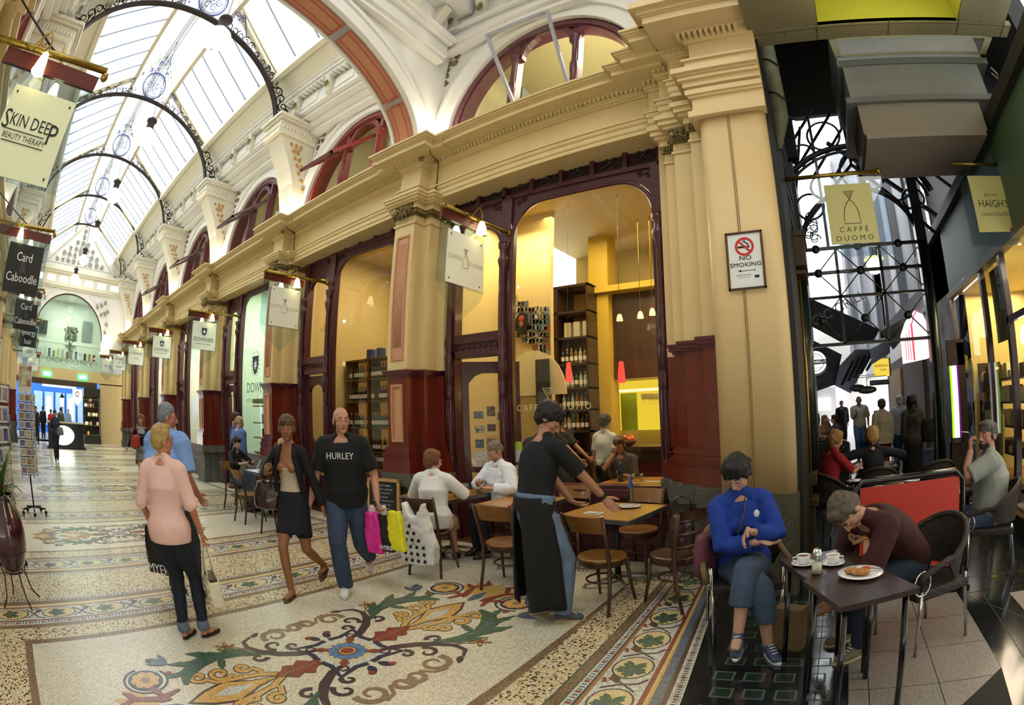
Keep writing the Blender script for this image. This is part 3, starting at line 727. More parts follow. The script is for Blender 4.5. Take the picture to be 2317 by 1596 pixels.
for i,x in enumerate(PX[1:]):
    m=make_corbel(x); t=thing('corbel',['carved plaster corbel under the nearest iron roof arch','carved plaster corbel under the second iron roof arch','carved plaster corbel under the third iron roof arch','carved plaster corbel under the fourth iron roof arch','carved plaster corbel under the farthest iron roof arch'][i],'corbel',(0,0,0),0,'plaster corbels below the skylight'); m.obj('bracket',t)
# upper cornice, frieze, bracket consoles and cove, bay by bay
up=MB(white_p); lit=MB(mat('frieze_panel','#f4efdc',.5))
def upper_run(a,b,yf=4.5,sgn=1):
    for (y,z0,z1) in ((4.95,7.50,7.62),(4.80,7.62,7.70),(4.62,7.70,7.78),(yf,7.78,8.22),(yf-.18,8.22,8.28),(yf-.24,8.28,8.36),(yf-.30,8.36,8.40)):
        ra,rb_=ROOF(a),ROOF(b)
        v=[(a,y,z0+ra),(b,y,z0+rb_),(b,5.4,z0+rb_),(a,5.4,z0+ra),(a,y,z1+ra),(b,y,z1+rb_),(b,5.4,z1+rb_),(a,5.4,z1+ra)]
        up.add(v,[(3,2,1,0),(4,5,6,7),(0,1,5,4),(1,2,6,5),(2,3,7,6),(3,0,4,7)])
    # coved panels up to the glazing
    ra,rb_=ROOF(a),ROOF(b)
    up.use(cream_pale); up.quad((a,4.2,8.40+ra),(b,4.2,8.40+rb_),(b,3.75,8.66+rb_),(a,3.75,8.66+ra)); up.box(a,3.66,8.62+min(ra,rb_),b,3.80,8.72+max(ra,rb_))
    n=5
    for k in range(n+1):
        x=a+(b-a)*k/n; r_=ROOF(x); up.beam((x,4.2,8.42+r_),(x,3.78,8.66+r_),.05,.03)
    up.use(white_p)
    n=max(3,int(abs(b-a)/1.0))
    for k in range(n):
        x=a+(b-a)*(k+.5)/n; r_=ROOF(x)
        for s in (-.32,):
            up.use(cream_pale)
            P=[(yf-.01,7.80),(yf-.10,7.84),(yf-.07,7.95),(yf-.16,8.08),(yf-.2,8.2),(yf,8.22)]
            up.ext([(y,z+r_) for y,z in P],'yz',x+s-.07,x+s+.07)
            curl(up,(x+s+.075,yf-.1,8.12+r_),(0,1,0),(0,0,1),.06,1.2,.012)
            up.use(gold_old); up.ell((x+s,yf-.17,8.0+r_),(.05,.03,.09),6,5); up.use(white_p)
        lit.box(x-.2,yf-.02,7.88+r_,x+.42,yf+.01,8.12+r_)
        frame_rect(up,x-.22,7.86+r_,x+.44,8.14+r_,yf,.03,.02)
    m_=int(abs(b-a)/.14)
    for k in range(m_):
        x=a+(b-a)*(k+.5)/m_; up.box(x-.035,yf-.2,8.17+ROOF(x),x+.035,yf-.02,8.22+ROOF(x))
ub=[(PX[1],PX[0]-.4)]+[(PX[i+1],PX[i]) for i in range(1,5)]+[(-31.2,PX[5])]
for a,b in ub: upper_run(a,b)
up.obj('trim_4',kind='structure'); lit.obj('trim_5',kind='structure')
# ---------------------------------------------------------------- corner pilaster group and big rounded pier
t=thing('corner_pilaster','stepped cream corner pilaster with oxblood base and granite foot, right of the cafe window','pilaster')
strips=[(-1.70,5.35),(-1.54,5.10),(-1.38,4.90),(-1.14,4.70)]
def strips_ext(mb,z0,z1,g,xs=1.0,first=0):
    P=[]; xe=-.965
    for i,(x,y) in list(enumerate(strips))[first:]:
        P.append((x-g,y-g if i else y-g));
        nx=strips[i+1][0]-g if i<3 else xe
        P.append((nx,y-g))
    P+= [(xe,Yb),(strips[first][0]-g,Yb)]
    mb.ext(P,'xy',z0,z1)
s=MB(granite)
for z0,z1,g in [(0,.24,.10),(.24,.30,.075),(.30,.36,.06),(.36,.72,.03),(.72,.76,.07),(.76,.95,.10)]: strips_ext(s,z0,z1,g)
s.obj('stone_base',t)
r=MB(maroon)
for z0,z1,g in [(.95,1.12,.065),(1.22,1.24,.03),(1.28,2.25,0)]: strips_ext(r,z0,z1,g)
for z,g,h in ((1.17,.08,.05),(1.26,.055,.03)):
    for k in range(-4,5): a=k/4.5; strips_ext(r,z+h*math.sin(a*1.57)-.007,z+h*math.sin(a*1.57)+.007,g*(.5+.5*math.cos(a*1.57)),first=1)
r.obj('red_base',t,label='glossy oxblood red dado')
c=MB(MATS['wine_cap']); 
for z0,z1,g in [(2.24,2.27,.02),(2.27,2.31,.05),(2.31,2.34,.065)]: strips_ext(c,z0,z1,g,first=1)
c.obj('dado_cap',t)
m=MB(cream); strips_ext(m,2.34 if 0 else 2.25,4.9,-.002); m.obj('shaft',t)
k=MB(cream)
for z0,z1,g in [(4.40,4.43,.02),(4.43,4.53,.003),(4.62,4.70,.05),(4.70,4.74,.09),(4.74,4.80,.13),(4.80,4.86,.16)]: strips_ext(k,z0,z1,g,first=1)
for i,(x,y) in enumerate(strips[1:]):
    nx=strips[i+2][0] if i<2 else -.98
    n=int((nx-x)/.028)
    for j in range(n): k.box(x+.01+j*.028,y-.012,4.44,x+.024+j*.028,y-.003,4.52)
    k.use(gold_old)
    for j in range(max(2,n)): k.ell((x+.01+j*(nx-x)/max(2,n),y-.05,4.575),(.018,.025,.04),6,4)
    k.box(x-.03,y-.04,4.53,nx,y,4.62); foliage(k,[(x+(nx-x)*.5,y-.055,4.66)],(1,0,0),(0,0,1),.05,.012,i+4)
    if i==1: curl(k,(x+.16,y-.1,4.60),(1,0,0),(0,0,1),.07,1.3,.02); curl(k,(x+.02,y-.1,4.62),(1,0,0),(0,0,1),.06,1.3,.02)
    k.use(cream)
k.obj('capital',t,label='capital with aged gilt leaves')
e=MB(cream)
for (xl,xr,y,tl) in ((-1.68,-1.40,5.0,.13),(-1.50,-1.1,4.85,.17),(-1.30,-.8,4.6,.24)):
    ent_mesh(e,xl,xr,y,tl=tl,capL=True); dentils(e,xl-.05,xr,y-.06,5.342,.06,tl=tl)
e.obj('trim_6',kind='structure')
# the pier
t=thing('corner_pier','big smooth cream pier with rounded edges at the mouth of the lane','pier')
def rrect(x0,y0,x1,y1,r,n=6):
    P=[]
    for cx,cy,a in ((x1-r,y1-r,0),(x0+r,y1-r,90),(x0+r,y0+r,180),(x1-r,y0+r,270)):
        for i in range(n+1): b=R(a+90*i/n); P.append((cx+r*math.cos(b),cy+r*math.sin(b)))
    return P
m=MB(mat('warm_cream_pier','#dfc088',.5,var=.05,vscale=4,bump=.04,bscale=120))
m.ext(rrect(-.97,4.36,-.30,5.6,.11),'xy',.92,4.46); 
for f in range(len(m.f)): m.sm[f]=len(m.f[f])==4
m.obj('shaft',t)
j=MB(mat('seam_brown','#8a6f3c',.7));  # brown strips draw the pier's expansion joint
for x in (-.672,-.655): j.box(x-.003,4.352,.92,x+.003,4.362,4.44)
j.obj('joint',t)
g=MB(mat('olive_granite','#5d5a49',.5,col2='#3c3a30',vscale=60)); g.ext(rrect(-.985,4.34,-.285,5.6,.10),'xy',0,.92); g.obj('granite_base',t)
n=MB(MATS['warm_cream_pier'])
PL=[(4.46,4.53,.07),(4.53,4.56,.04),(4.56,4.70,.03),(4.70,4.73,.06),(4.73,4.79,.085),(4.79,4.82,.06),(4.82,4.89,.10),(4.89,4.915,.14),(4.915,4.94,.13),(4.94,4.965,.15),(4.965,5.03,.19),(5.03,5.09,.05),(5.09,5.11,.06),(5.11,5.18,.07),(5.18,5.21,.10),(5.21,5.47,.02),(5.47,5.50,.06),(5.50,5.57,.07),(5.57,5.60,.14),(5.60,5.70,.40),(5.70,5.72,.42),(5.72,5.78,.45),(5.78,5.87,.52)]
for z0,z1,g_ in PL: n.box(-.97-g_,4.36-g_,z0,-.28,5.15,z1)
for i in range(11): n.box(-1.08+i*.062,4.20,5.505,-1.045+i*.062,4.30,5.565)
n.obj('cornice',t)
# no-smoking notice on the pier
sg=thing('no_smoking_sign','framed NO SMOKING notice with red circle, screwed to the cream pier','sign',(-.63,4.345,2.93))
wd=mat('varnished_brown_frame','#4a2c1c',.35,coat=.3); gd=mat('gilt_fillet','#a78c4c',.4,metal=.4); paper=mat('white_notice','#e4e6e2',.4)
f=MB(wd); hw,hh=.165,.262
f.box(-hw,-.018,-hh,-hw+.016,.012,hh); f.box(hw-.016,-.018,-hh,hw,.012,hh); f.box(-hw,-.018,hh-.016,hw,.012,hh); f.box(-hw,-.018,-hh,hw,.012,-hh+.016)
f.use(gd); f.box(-hw+.016,-.012,-hh+.016,-hw+.021,.01,hh-.016); f.box(hw-.021,-.012,-hh+.016,hw-.016,.01,hh-.016); f.obj('frame',sg)
p=MB(paper); p.box(-hw+.018,-.006,-hh+.018,hw-.018,.012,hh-.018); p.obj('panel',sg)
red=mat('notice_red','#c92a26',.5); bk=mat('notice_black','#111111',.5); r_=MB(red)
def ring(mb,cx,cz,r0,r1,y,n=28): 
    A=[(cx+r0*math.cos(2*PI*i/n),y,cz+r0*math.sin(2*PI*i/n)) for i in range(n+1)]; B=[(cx+r1*math.cos(2*PI*i/n),y,cz+r1*math.sin(2*PI*i/n)) for i in range(n+1)]; mb.strip(A,B)
q=MB(bk); q.box(-.062,-.0085,.112,.02,-.0065,.13); q.box(.025,-.0085,.112,.045,-.0065,.13)
for k in (0,.016): q.tube([(.03+k*.6,-.008,.137),(.02+k*.3,-.008,.155),(-.002+k*.5,-.008,.165),(-.012+k,-.008,.185)],.0035,5)
q.obj('cigarette_symbol',sg)
ring(r_,0,.125,.064,.085,-.0095); r_.beam((-.05,-.0098,.178),(.05,-.0098,.072),.018,.001,(0,1,0)); r_.obj('prohibition_circle',sg)
text('lettering','NO',sg,face(0,-.0085,.018),.062,bk,.001,xs=1.15); text('lettering','SMOKING',sg,face(0,-.0085,-.042),.056,bk,.001,xs=1.12)
a=MB(bk); a.beam((-.05,-.008,-.095),(.075,-.008,-.095),.004,.001,(0,1,0)); a.add([(-.075,-.008,-.095),(-.045,-.008,-.083),(-.045,-.008,-.107)],[(0,1,2)]); a.box(.073,-.009,-.108,.077,-.007,-.082); a.box(.07,-.0085,-.165,.11,-.0065,-.142); a.obj('arrow',sg)
text('lettering','PENALTIES APPLY',sg,face(-.02,-.0085,-.135),.017,bk); text('lettering','Tobacco Act 1987',sg,face(-.02,-.0085,-.155),.012,bk)
# ---------------------------------------------------------------- shopfronts
COLON=[(.075,0),(.075,.30),(.06,.34),(.06,.42),(.072,.46),(.05,.5),(.05,1.05),(.058,1.08),(.048,1.12),(.046,1.95),(.06,1.98),(.045,2.02),(.062,2.06),(.05,2.10),(.052,2.42),(.066,2.46),(.066,2.50),(.046,2.54),(.062,2.62),(.07,2.70),(.05,2.78),(.046,2.86),(.040,3.55),(.05,3.58),(.075,3.68),(.08,3.72),(.055,3.76),(.055,3.84),(.075,3.88),(.08,3.95),(0,3.96)]
def colonette(x,parent,y=5.42):
    m=MB(wine); m.lathe(COLON,(x,y,0),10)
    for k in range(8):
        a=k*PI/4+.2
        m.cyl((x+.05*math.cos(a),y+.05*math.sin(a),1.15),(x+.05*math.cos(a),y+.05*math.sin(a),1.9),.008,5)
        m.cyl((x+.052*math.cos(a),y+.052*math.sin(a),2.12),(x+.052*math.cos(a),y+.052*math.sin(a),2.40),.01,5)
    m.box(x-.085,5.44,0,x+.085,5.60,4.66)
    return m.obj('colonette',parent)
def arch_head(mb,x0,x1,zs,zt,r,y0,y1,ztop):
    """solid spandrel above an opening whose upper corners are rounded"""
    n=10
    L=[(x0,ztop),(x0,zt-r)]+[(x0+r-r*math.cos(PI/2*i/n),zt-r+r*math.sin(PI/2*i/n)) for i in range(n+1)]
    Rr=[(x1-r+r*math.sin(PI/2*i/n),zt-r+r*math.cos(PI/2*i/n)) for i in range(n+1)]+[(x1,ztop)]
    P=L+Rr; c=(x0+x1)/2
    mb.ext([p for p in L]+[(c,zt),(c,ztop)],'xz',y0,y1); mb.ext([(c,ztop),(c,zt)]+Rr,'xz',y0,y1)
def arch_bead(mb,x0,x1,zb,zt,r,y,rad=.025):
    n=10
    P=[(x0,y,zb),(x0,y,zt-r)]+[(x0+r-r*math.cos(PI/2*i/n),y,zt-r+r*math.sin(PI/2*i/n)) for i in range(1,n+1)]+[(x1-r+r*math.sin(PI/2*i/n),y,zt-r+r*math.cos(PI/2*i/n)) for i in range(n+1)]+[(x1,y,zb)]
    mb.tube(P,rad,6)
def storefront(i,xl,xr,gl,dark=None):
    dw=.98; xm=xl+dw+.02 if i else -3.92
    fr=MB(wine); z1=5.0
    fr.box(xl-.02,5.46,0,xl+.10,5.62,4.66); fr.box(xr-.09,5.46,0,xr+.02,5.62,4.66)
    fr.box(xl,5.45,4.60,xr,5.62,4.66); fr.box(xl,5.45,4.96,xr,5.62,5.05)
    # carved panel frieze
    n=7 if i<3 else 8; w=(xr-xl)/n
    for k in range(n+1): x=xl+k*w; fr.box(x-.03,5.44,4.62,x+.03,5.60,5.0)
    fr.use(wine_dk); fr.box(xl,5.52,4.64,xr,5.58,4.98)
    if i<3:
        for k in range(n):
            xc=xl+(k+.5)*w
            for s in (-1,1): curl(fr,(xc+s*w*.2,5.505,4.81),(1,0,0),(0,0,1),.085,1.3*s,.013,1.5)
            for a in range(4): leaf3(fr,(xc,5.505,4.81),(1,0,0),(0,0,1),.11,.05,a*PI/2+.78,.014)
            fr.ell((xc,5.50,4.81),(.03,.02,.03),6,4)
            frame_rect(fr,xc-w/2+.045,4.68,xc+w/2-.045,4.94,5.53,.02,.02)
    fr.use(wine)
    # door side
    arch_head(fr,xl+.08,xm-.05,0,4.28,.36,5.48,5.56,4.62); arch_bead(fr,xl+.10,xm-.08,2.78,4.27,.36,5.47,.022)
    arch_head(fr,xm+.05,xr-.07,0,4.50,.5,5.48,5.56,4.62); arch_bead(fr,xm+.09,xr-.10,.84,4.48,.5,5.47,.03)
    if i<3:
        fr.use(wine_dk)
        for (x,s) in ((xl+.15,1),(xm-.13,-1),(xm+.17,1),(xr-.17,-1)): foliage(fr,[(x,5.475,4.52),(x+s*.09,5.475,4.55)],(1,0,0),(0,0,1),.05,.01,int(abs(x*10)))
        fr.use(wine)
    fr.box(xl+.08,5.44,2.47,xm-.05,5.60,2.56); fr.box(xl+.08,5.47,2.56,xm-.05,5.60,2.66); fr.box(xl+.08,5.43,2.66,xm-.05,5.60,2.78)
    for k in range(8): fr.ell((xl+.17+k*(dw-.3)/7,5.465,2.61),(.03,.02,.03),6,4)
    # stall riser
    fr.box(xm+.05,5.42,0,xr-.05,5.62,.06); fr.box(xm+.05,5.50,.06,xr-.05,5.62,.42); fr.box(xm+.05,5.38,.42,xr-.05,5.62,.50); fr.box(xm+.05,5.46,.50,xr-.05,5.62,.72); fr.box(xm+.05,5.34,.72,xr-.03,5.62,.80)
    fr.box(xm+.05,5.44,.80,xr-.05,5.60,.84)
    w_=fr.obj('window_%d'%(i+11),kind='structure')
    for x in ((xl+.05),xm,xr-.04): colonette(x,w_)
    g=MB(gl); g.quad((xm+.06,5.53,.82),(xr-.08,5.53,.82),(xr-.08,5.53,4.5),(xm+.06,5.53,4.5)); g.quad((xl+.1,5.53,2.78),(xm-.06,5.53,2.78),(xm-.06,5.53,4.2),(xl+.1,5.53,4.2)); g.obj('pane',w_)
    return w_,xm
SF=[]
glm=[glass,glass,glass_g,glass_g,glass_g,glass_g]
for i in range(6):
    if i==0: xl,xr=-4.90,-1.72
    else: xl,xr=PX[i]+.49,PX[i-1]-.49
    SF.append(storefront(i,xl,xr,glm[i])+(xl,xr))
# cornice side jambs behind architrave and the wall over the shopfronts
wb=MB(cream); wb.box(-31.3,5.15,4.98,-1.3,5.62,5.5); wb.obj('wall_front',kind='structure')
def door_leaf(name,label,hx,hy,w,h,ang,posters=False,closed_glass=glass,z0=.02):
    """glazed wooden door hinged at hx,hy and swung by ang (0 = shut, runs to +X)"""
    t=thing(name,label,'door',(hx,hy,0),ang)
    f=MB(wine); f.box(0,-.03,z0,.11,.03,h); f.box(w-.11,-.03,z0,w,.03,h); f.box(.1,-.03,h-.16,w-.1,.03,h); f.box(.1,-.03,z0,w-.1,.03,.62); f.box(.1,-.026,.9,w-.1,.026,.98)
    f.ext([(.11,h-.16),(.11,h-.30),(.20,h-.20),(.30,h-.16)],'xz',-.028,.028); f.ext([(w-.11,h-.16),(w-.11,h-.30),(w-.20,h-.20),(w-.30,h-.16)],'xz',-.028,.028)
    frame_rect(f,.16,.12,w-.16,.52,-.03,.03,.012)
    f.obj('frame',t); g=MB(closed_glass); g.quad((.11,0,.62),(w-.11,0,.62),(w-.11,0,h-.16),(.11,0,h-.16)); g.obj('pane',t)
    hd=MB(brass); hd.cyl((w-.06,-.03,1.0),(w-.06,-.08,1.0),.012,8); hd.cyl((w-.06,-.075,.92),(w-.06,-.075,1.12),.012,8); hd.obj('handle',t)
    return t
d0=door_leaf('cafe_door','open glazed wine-red cafe door covered with small notices, beside the seated couple','x' and -4.80,5.62,.84,2.44,R(38))
d1=door_leaf('shop_door','shut glazed door of the wine bar under gilt number 19','x' and SF[1][2]+.12,5.55,.78,2.44,0)
d2=door_leaf('shop_door','narrow door of the coin shop under gilt number 11','x' and SF[2][2]+.12,5.55,.80,2.44,0)
d3=door_leaf('shop_door','brown panelled shop door in the fourth bay, left of the coin shop','x' and SF[3][2]+.12,5.55,.80,2.44,0)
# gilt door numbers on the transom glass
for s,(x,z),lab in (('19',(SF[1][2]+.72,3.3),'gilt number 19 on the glass above the wine bar door'),('11',(SF[2][2]+.66,3.2),'gilt number 11 on the glass above the coin shop door')):
    text('door_number',s,None,face(x,5.50,z),.22,mat('gilt_lettering','#c8a445',.35,metal=.6),.004,label=lab,cat='number')
# ---------------------------------------------------------------- transverse arch at the crossing
AX=1.25
def ell_arc(a,b,zc,n=40,a0=0,a1=PI): return [(AX+a*math.cos(a0+(a1-a0)*i/n),zc+b*math.sin(a0+(a1-a0)*i/n)) for i in range(n+1)]
ta=MB(white_p)
XA,XB=-5.78,-5.18
inn=ell_arc(3.50,1.52,5.55); 
# wall above the arch, two halves
h=len(inn)//2
R_=[(5.2,5.5)]+[(inn[0][0],5.5)]+inn[:h+1]+[(AX,7.95),(5.2,7.95)]
L_=[(AX,7.95)]+inn[h:]+[(inn[-1][0],5.5),(-2.7,5.5),(-2.7,7.95)]
ta.ext(R_,'yz',XA+.06,XB-.10); ta.ext(L_,'yz',XA+.06,XB-.10)
for r0,r1,x0,x1 in ((0,.10,XA,XB),(.10,.26,XA+.03,XB-.04),(.26,.32,XA,XB),(.32,.40,XA+.04,XB-.05)):
    o=ell_arc(3.5+r1,1.52+r1,5.55); n_=ell_arc(3.5+r0,1.52+r0,5.55); ta.ext(o+n_[::-1],'yz',x0,x1)
# crossing beam and corner pendentive
for z0,z1,g in ((7.28,7.36,.06),(7.36,7.44,.12),(7.44,7.62,.08),(7.62,7.68,.18),(7.68,7.75,.24)):
    ta.box(XA,-2.7,z0,XB+g,4.9,z1)
ta.obj('wall_arch',kind='structure')
pk=MB(mat('salmon_soffit_panel','#c98a68',.5)); 
A=ell_arc(3.485,1.505,5.55,60)
for (i0,i1) in ((1,9),(10,20),(21,39),(40,50),(51,59)):
    for k in range(i0,i1):
        (y0,z0),(y1,z1)=A[k],A[k+1]
        pk.quad((XA+.12,y0,z0),(XB-.12,y0,z0),(XB-.12,y1,z1),(XA+.12,y1,z1))
pk.use(mat('salmon_soffit_border','#b7684a',.5))
for (i0,i1) in ((1,9),(10,20),(21,39),(40,50),(51,59)):
    for x in (XA+.12,XB-.12,XA+.2,XB-.2): pk.tube([(x,A[k][0],A[k][1]) for k in range(i0,i1+1)],.015,4)
    for k in (i0,i1): pk.cyl((XA+.12,A[k][0],A[k][1]),(XB-.12,A[k][0],A[k][1]),.02,5)
pk.obj('trim_7',kind='structure')
g=MB(gold_old)
pts=[]
for k in range(9):
    t=k/8; y=4.62-2.1*t*t*.9-.2*t; z=6.15+.95*t
    for j in range(2 if t<.75 else 1): pts.append((XB-.07,y+j*.14,z+.02*j))
foliage(g,pts,(0,1,0),(0,0,1),.10,.016,9)
g.obj('trim_8',kind='structure')
# crossing upper frieze over the nearest bay
cr=MB(white_p)
for z0,z1,y in ((7.62,7.72,4.98),(7.72,7.80,4.90),(7.80,7.95,4.96),(7.95,8.03,4.84),(8.03,8.5,4.95),(8.5,8.6,4.7),(8.6,8.8,4.5)): cr.box(-5.5,y,z0+.0,1.5,5.4,z1)
for k in range(9):
    x=-5.1+k*.62
    cr.use(cream_pale); cr.ext([(4.95,8.05),(4.86,8.08),(4.88,8.2),(4.78,8.34),(4.72,8.46),(4.95,8.5)],'yz',x-.09,x+.09); curl(cr,(x-.1,4.84,8.4),(0,1,0),(0,0,1),.07,1.2,.015); cr.use(gold_old); cr.ell((x,4.80,8.22),(.06,.03,.1),6,5); cr.use(white_p)
    frame_rect(cr,x+.14,8.1,x+.5,8.42,4.95,.03,.02)
for k in range(8):
    y=4.5-k*.62
    cr.use(cream_pale); cr.ext([(-5.14,7.8),(-5.05,7.83),(-5.07,7.95),(-4.97,8.09),(-4.9,8.21),(-5.14,8.25)],'xz',y-.09,y+.09); cr.use(white_p)
    cr.box(-5.4,y-.31,7.78,-5.14,y+.31,8.25)
cr.box(-5.4,-2.7,8.25,-4.7,4.9,8.5)
cr.obj('trim_9',kind='structure')
# ---------------------------------------------------------------- iron roof arches
def APX(x): return 9.2+.065*(abs(x)-9.5)
def SPR(x): return 7.3+.04*(abs(x)-9.5)
lace=mat('bluish_iron_lace','#5a5c86',.5)
def roof_arch(x,label):
    t=thing('iron_roof_arch',label,'roof arch',(x,0,0),0,'iron arches under the skylight')
    zc=SPR(x); b=APX(x)-zc; zs=zc+.1
    m=MB(iron)
    pts=[(0,AX+2.9*math.cos(PI*i/48),zc+b*math.sin(PI*i/48)) for i in range(2,47)]
    for dx in (-.05,.05): m.tube([(dx,p[1],p[2]) for p in pts],.035,6)
    m.tube(pts,.05,6,flat=.6); m.obj('arch_rib',t)
    for sg in (1,-1):
        s=MB(iron)
        for k in range(11):
            a=.10+.085*k; w=.26-.013*k
            y=AX+sg*(2.9+w)*math.cos(a); z=zc+(b+w*.8)*math.sin(a)
            curl(s,(0,y,z),(0,sg,0),(0,0,1),w*.62,1.3 if k%2 else -1.3,.020,1.0*k)
            if k%2==0: leaf3(s,(0,y,z),(0,1,0),(0,0,1),w*.7,.08,1.2*k,.012)
        for k in range(5):
            a=1.05+.07*k; y=AX+sg*(2.9+.12)*math.cos(a); z=zc+(b+.12)*math.sin(a)
            curl(s,(0,y,z),(0,sg,0),(0,0,1),.12,1.3,.018,k); 
        s.obj('scrollwork',t)
    l=MB(lace); cz=zc+b+.46
    n=24
    l.tube([(0,AX+.40*math.cos(2*PI*i/n),cz+.40*math.sin(2*PI*i/n)) for i in range(n)],.028,6,closed=True)
    l.tube([(0,AX+.34*math.cos(2*PI*i/n),cz+.34*math.sin(2*PI*i/n)) for i in range(n)],.012,5,closed=True)
    for k in range(6):
        a=k*PI/3; curl(l,(0,AX+.19*math.cos(a),cz+.19*math.sin(a)),(0,1,0),(0,0,1),.12,1.2,.012,a+2); l.cyl((0,AX,cz),(0,AX+.34*math.cos(a),cz+.34*math.sin(a)),.008,4)
    rn=random.Random(4)
    for k in range(46):
        u=rn.random(); v=rn.uniform(-1,1); y=AX+v*1.25*(1-u*.75); z=zc+b+.05+u*1.45
        if (y-AX)**2+(z-cz)**2<.2: continue
        if z<zc+b*math.sqrt(max(0,1-((y-AX)/2.9)**2))+.1: continue
        curl(l,(0,y,z),(0,1,0),(0,0,1),.12,1.25,.011,rn.uniform(0,6)); leaf3(l,(0,y,z),(0,1,0),(0,0,1),.11,.05,rn.uniform(0,6),.006)
    for sg in (1,-1): l.tube([(0,AX+sg*1.3,zc+b+.0),(0,AX+sg*.75,zc+b+.9),(0,AX+sg*.12,zc+b+1.6)],.018,5)
    l.obj('tracery',t,label='openwork tracery with a roundel')
    return t
AXS=PX[1:]
labs=['nearest dark iron arch with scrollwork, big against the glass roof','second dark iron arch under the glass roof','third dark iron arch under the glass roof','fourth dark iron arch under the glass roof','farthest dark iron arch in front of the plaster gable']
for x,l in zip(AXS,labs): roof_arch(x,l)
# ---------------------------------------------------------------- skylight
beige=mat('beige_glazing_bar','#d8ccab',.5); sky_gl=pane('obscured_roof_glass','#f4f9ff',.2,dens=.25)
bar_g=mat('thin_glazing_bar','#7d8794',.5)
sk=MB(beige); gb=MB(bar_g); gl=MB(sky_gl)
XS=[-6.0]+AXS+[-31.3]
def zz(x,z): return z+ROOF(x)
for sg in (1,-1):
    def Yp(y): return AX+sg*(y-AX)
    e,pz,rg=(3.75,8.66),(2.0,9.85),(1.45,10.75)
    for i in range(len(XS)-1):
        a,b=XS[i],XS[i+1]
        gl.quad((a,Yp(e[0]),zz(a,e[1])),(b,Yp(e[0]),zz(b,e[1])),(b,Yp(pz[0]),zz(b,pz[1])),(a,Yp(pz[0]),zz(a,pz[1])))
        gl.quad((a,Yp(pz[0]),zz(a,pz[1])),(b,Yp(pz[0]),zz(b,pz[1])),(b,Yp(rg[0]),zz(b,rg[1])),(a,Yp(rg[0]),zz(a,rg[1])))
        n=max(4,int(abs(b-a)/.72))
        for k in range(1,n):
            x=a+(b-a)*k/n; gb.beam((x,Yp(e[0]),zz(x,e[1])),(x,Yp(pz[0]),zz(x,pz[1])),.025,.04)
        sk.beam((a,Yp(pz[0]),zz(a,pz[1])),(b,Yp(pz[0]),zz(b,pz[1])),.12,.12)
        for x in (a+.0,):
            sk.beam((x-.10,Yp(e[0]),zz(x,e[1])),(x-.10,Yp(pz[0]),zz(x,pz[1])),.14,.10); sk.beam((x+.10,Yp(e[0]),zz(x,e[1])),(x+.10,Yp(pz[0]),zz(x,pz[1])),.06,.10)
            sk.beam((x,Yp(pz[0]),zz(x,pz[1])),(x,Yp(rg[0]),zz(x,rg[1])),.08,.10)
sk.beam((-6,AX,zz(-6,10.85)),(-31.3,AX,zz(-31.3,10.85)),.12,.10)
for dy in (-.1,.1): gb.beam((-6,AX+dy,zz(-6,10.7)),(-31.3,AX+dy,zz(-31.3,10.7)),.03,.03)
gl.quad((-6,1.45,zz(-6,10.75)),(-31.3,1.45,zz(-31.3,10.75)),(-31.3,1.05,zz(-31.3,10.75)),(-6,1.05,zz(-6,10.75)))
sk.obj('ceiling',kind='structure'); gb.obj('trim_10',kind='structure'); gl.obj('window_30',kind='structure')
# solid roof over the flanking rooms so daylight only comes through the glass
rf=MB(white_p); 
for sg in (1,-1):
    a,b=sorted((AX+sg*2.55,AX+sg*9)); 
    rf.add([(-31.3,a,9.45),(-5.9,a,8.6),(-5.9,b,8.6),(-31.3,b,9.45),(-31.3,a,9.55),(-5.9,a,8.7),(-5.9,b,8.7),(-31.3,b,9.55)],[(3,2,1,0),(4,5,6,7),(0,1,5,4),(1,2,6,5),(2,3,7,6),(3,0,4,7)])
rf.obj('ceiling_side',kind='structure')
# ---------------------------------------------------------------- mirrored left-hand side of the arcade
MY=2*AX
def mirror(o,name):
    c=o.copy(); c.name=name; COL.objects.link(c); c.scale=(1,-1,1); c.location=(c.location.x,MY-c.location.y,c.location.z)
    for ch in o.children:
        k=ch.copy(); COL.objects.link(k); k.parent=c
    return c
D=bpy.data.objects
mirror(D['wall_right'],'wall_left'); mirror(D['wall_front'],'wall_left_band')
for n,(a) in enumerate(['trim_1','trim_3','trim_4','trim_5']): mirror(D[a],'trim_%d'%(20+n))
for i in range(6): mirror(D['window_%d'%(i+1)],'window_%d'%(40+i))
for i in range(1,6): mirror(D['window_%d'%(i+11)],'window_%d'%(50+i))
ll=['left-hand pilaster at the crossing behind the hanging beauty therapy sign','left-hand pilaster second from the crossing behind the black sign','left-hand pilaster third from the crossing','left-hand pilaster fourth from the crossing','left-hand pilaster fifth from the crossing','left-hand pilaster next to the end wall']
for i in range(6): dup(pil,(PX[i],MY,0),PI,ll[i],'pilasters along the left side of the arcade')
for i,x in enumerate(AXS):
    o=[k for k in D if k.name.startswith('corbel')][i]; c=mirror(o,'corbel')
    c['label']=['left-hand corbel under the nearest iron arch','left-hand corbel under the second iron arch','left-hand corbel under the third iron arch','left-hand corbel under the fourth iron arch','left-hand corbel under the farthest iron arch'][i]; c['group']='plaster corbels on the left side'
# closing walls behind the flanking shops
bw=MB(mat('shop_back_wall','#d9c9a0',.7)); bw.box(-31.3,-8,0,-1.3,-7.9,9); bw.obj('wall_back_left',kind='structure')
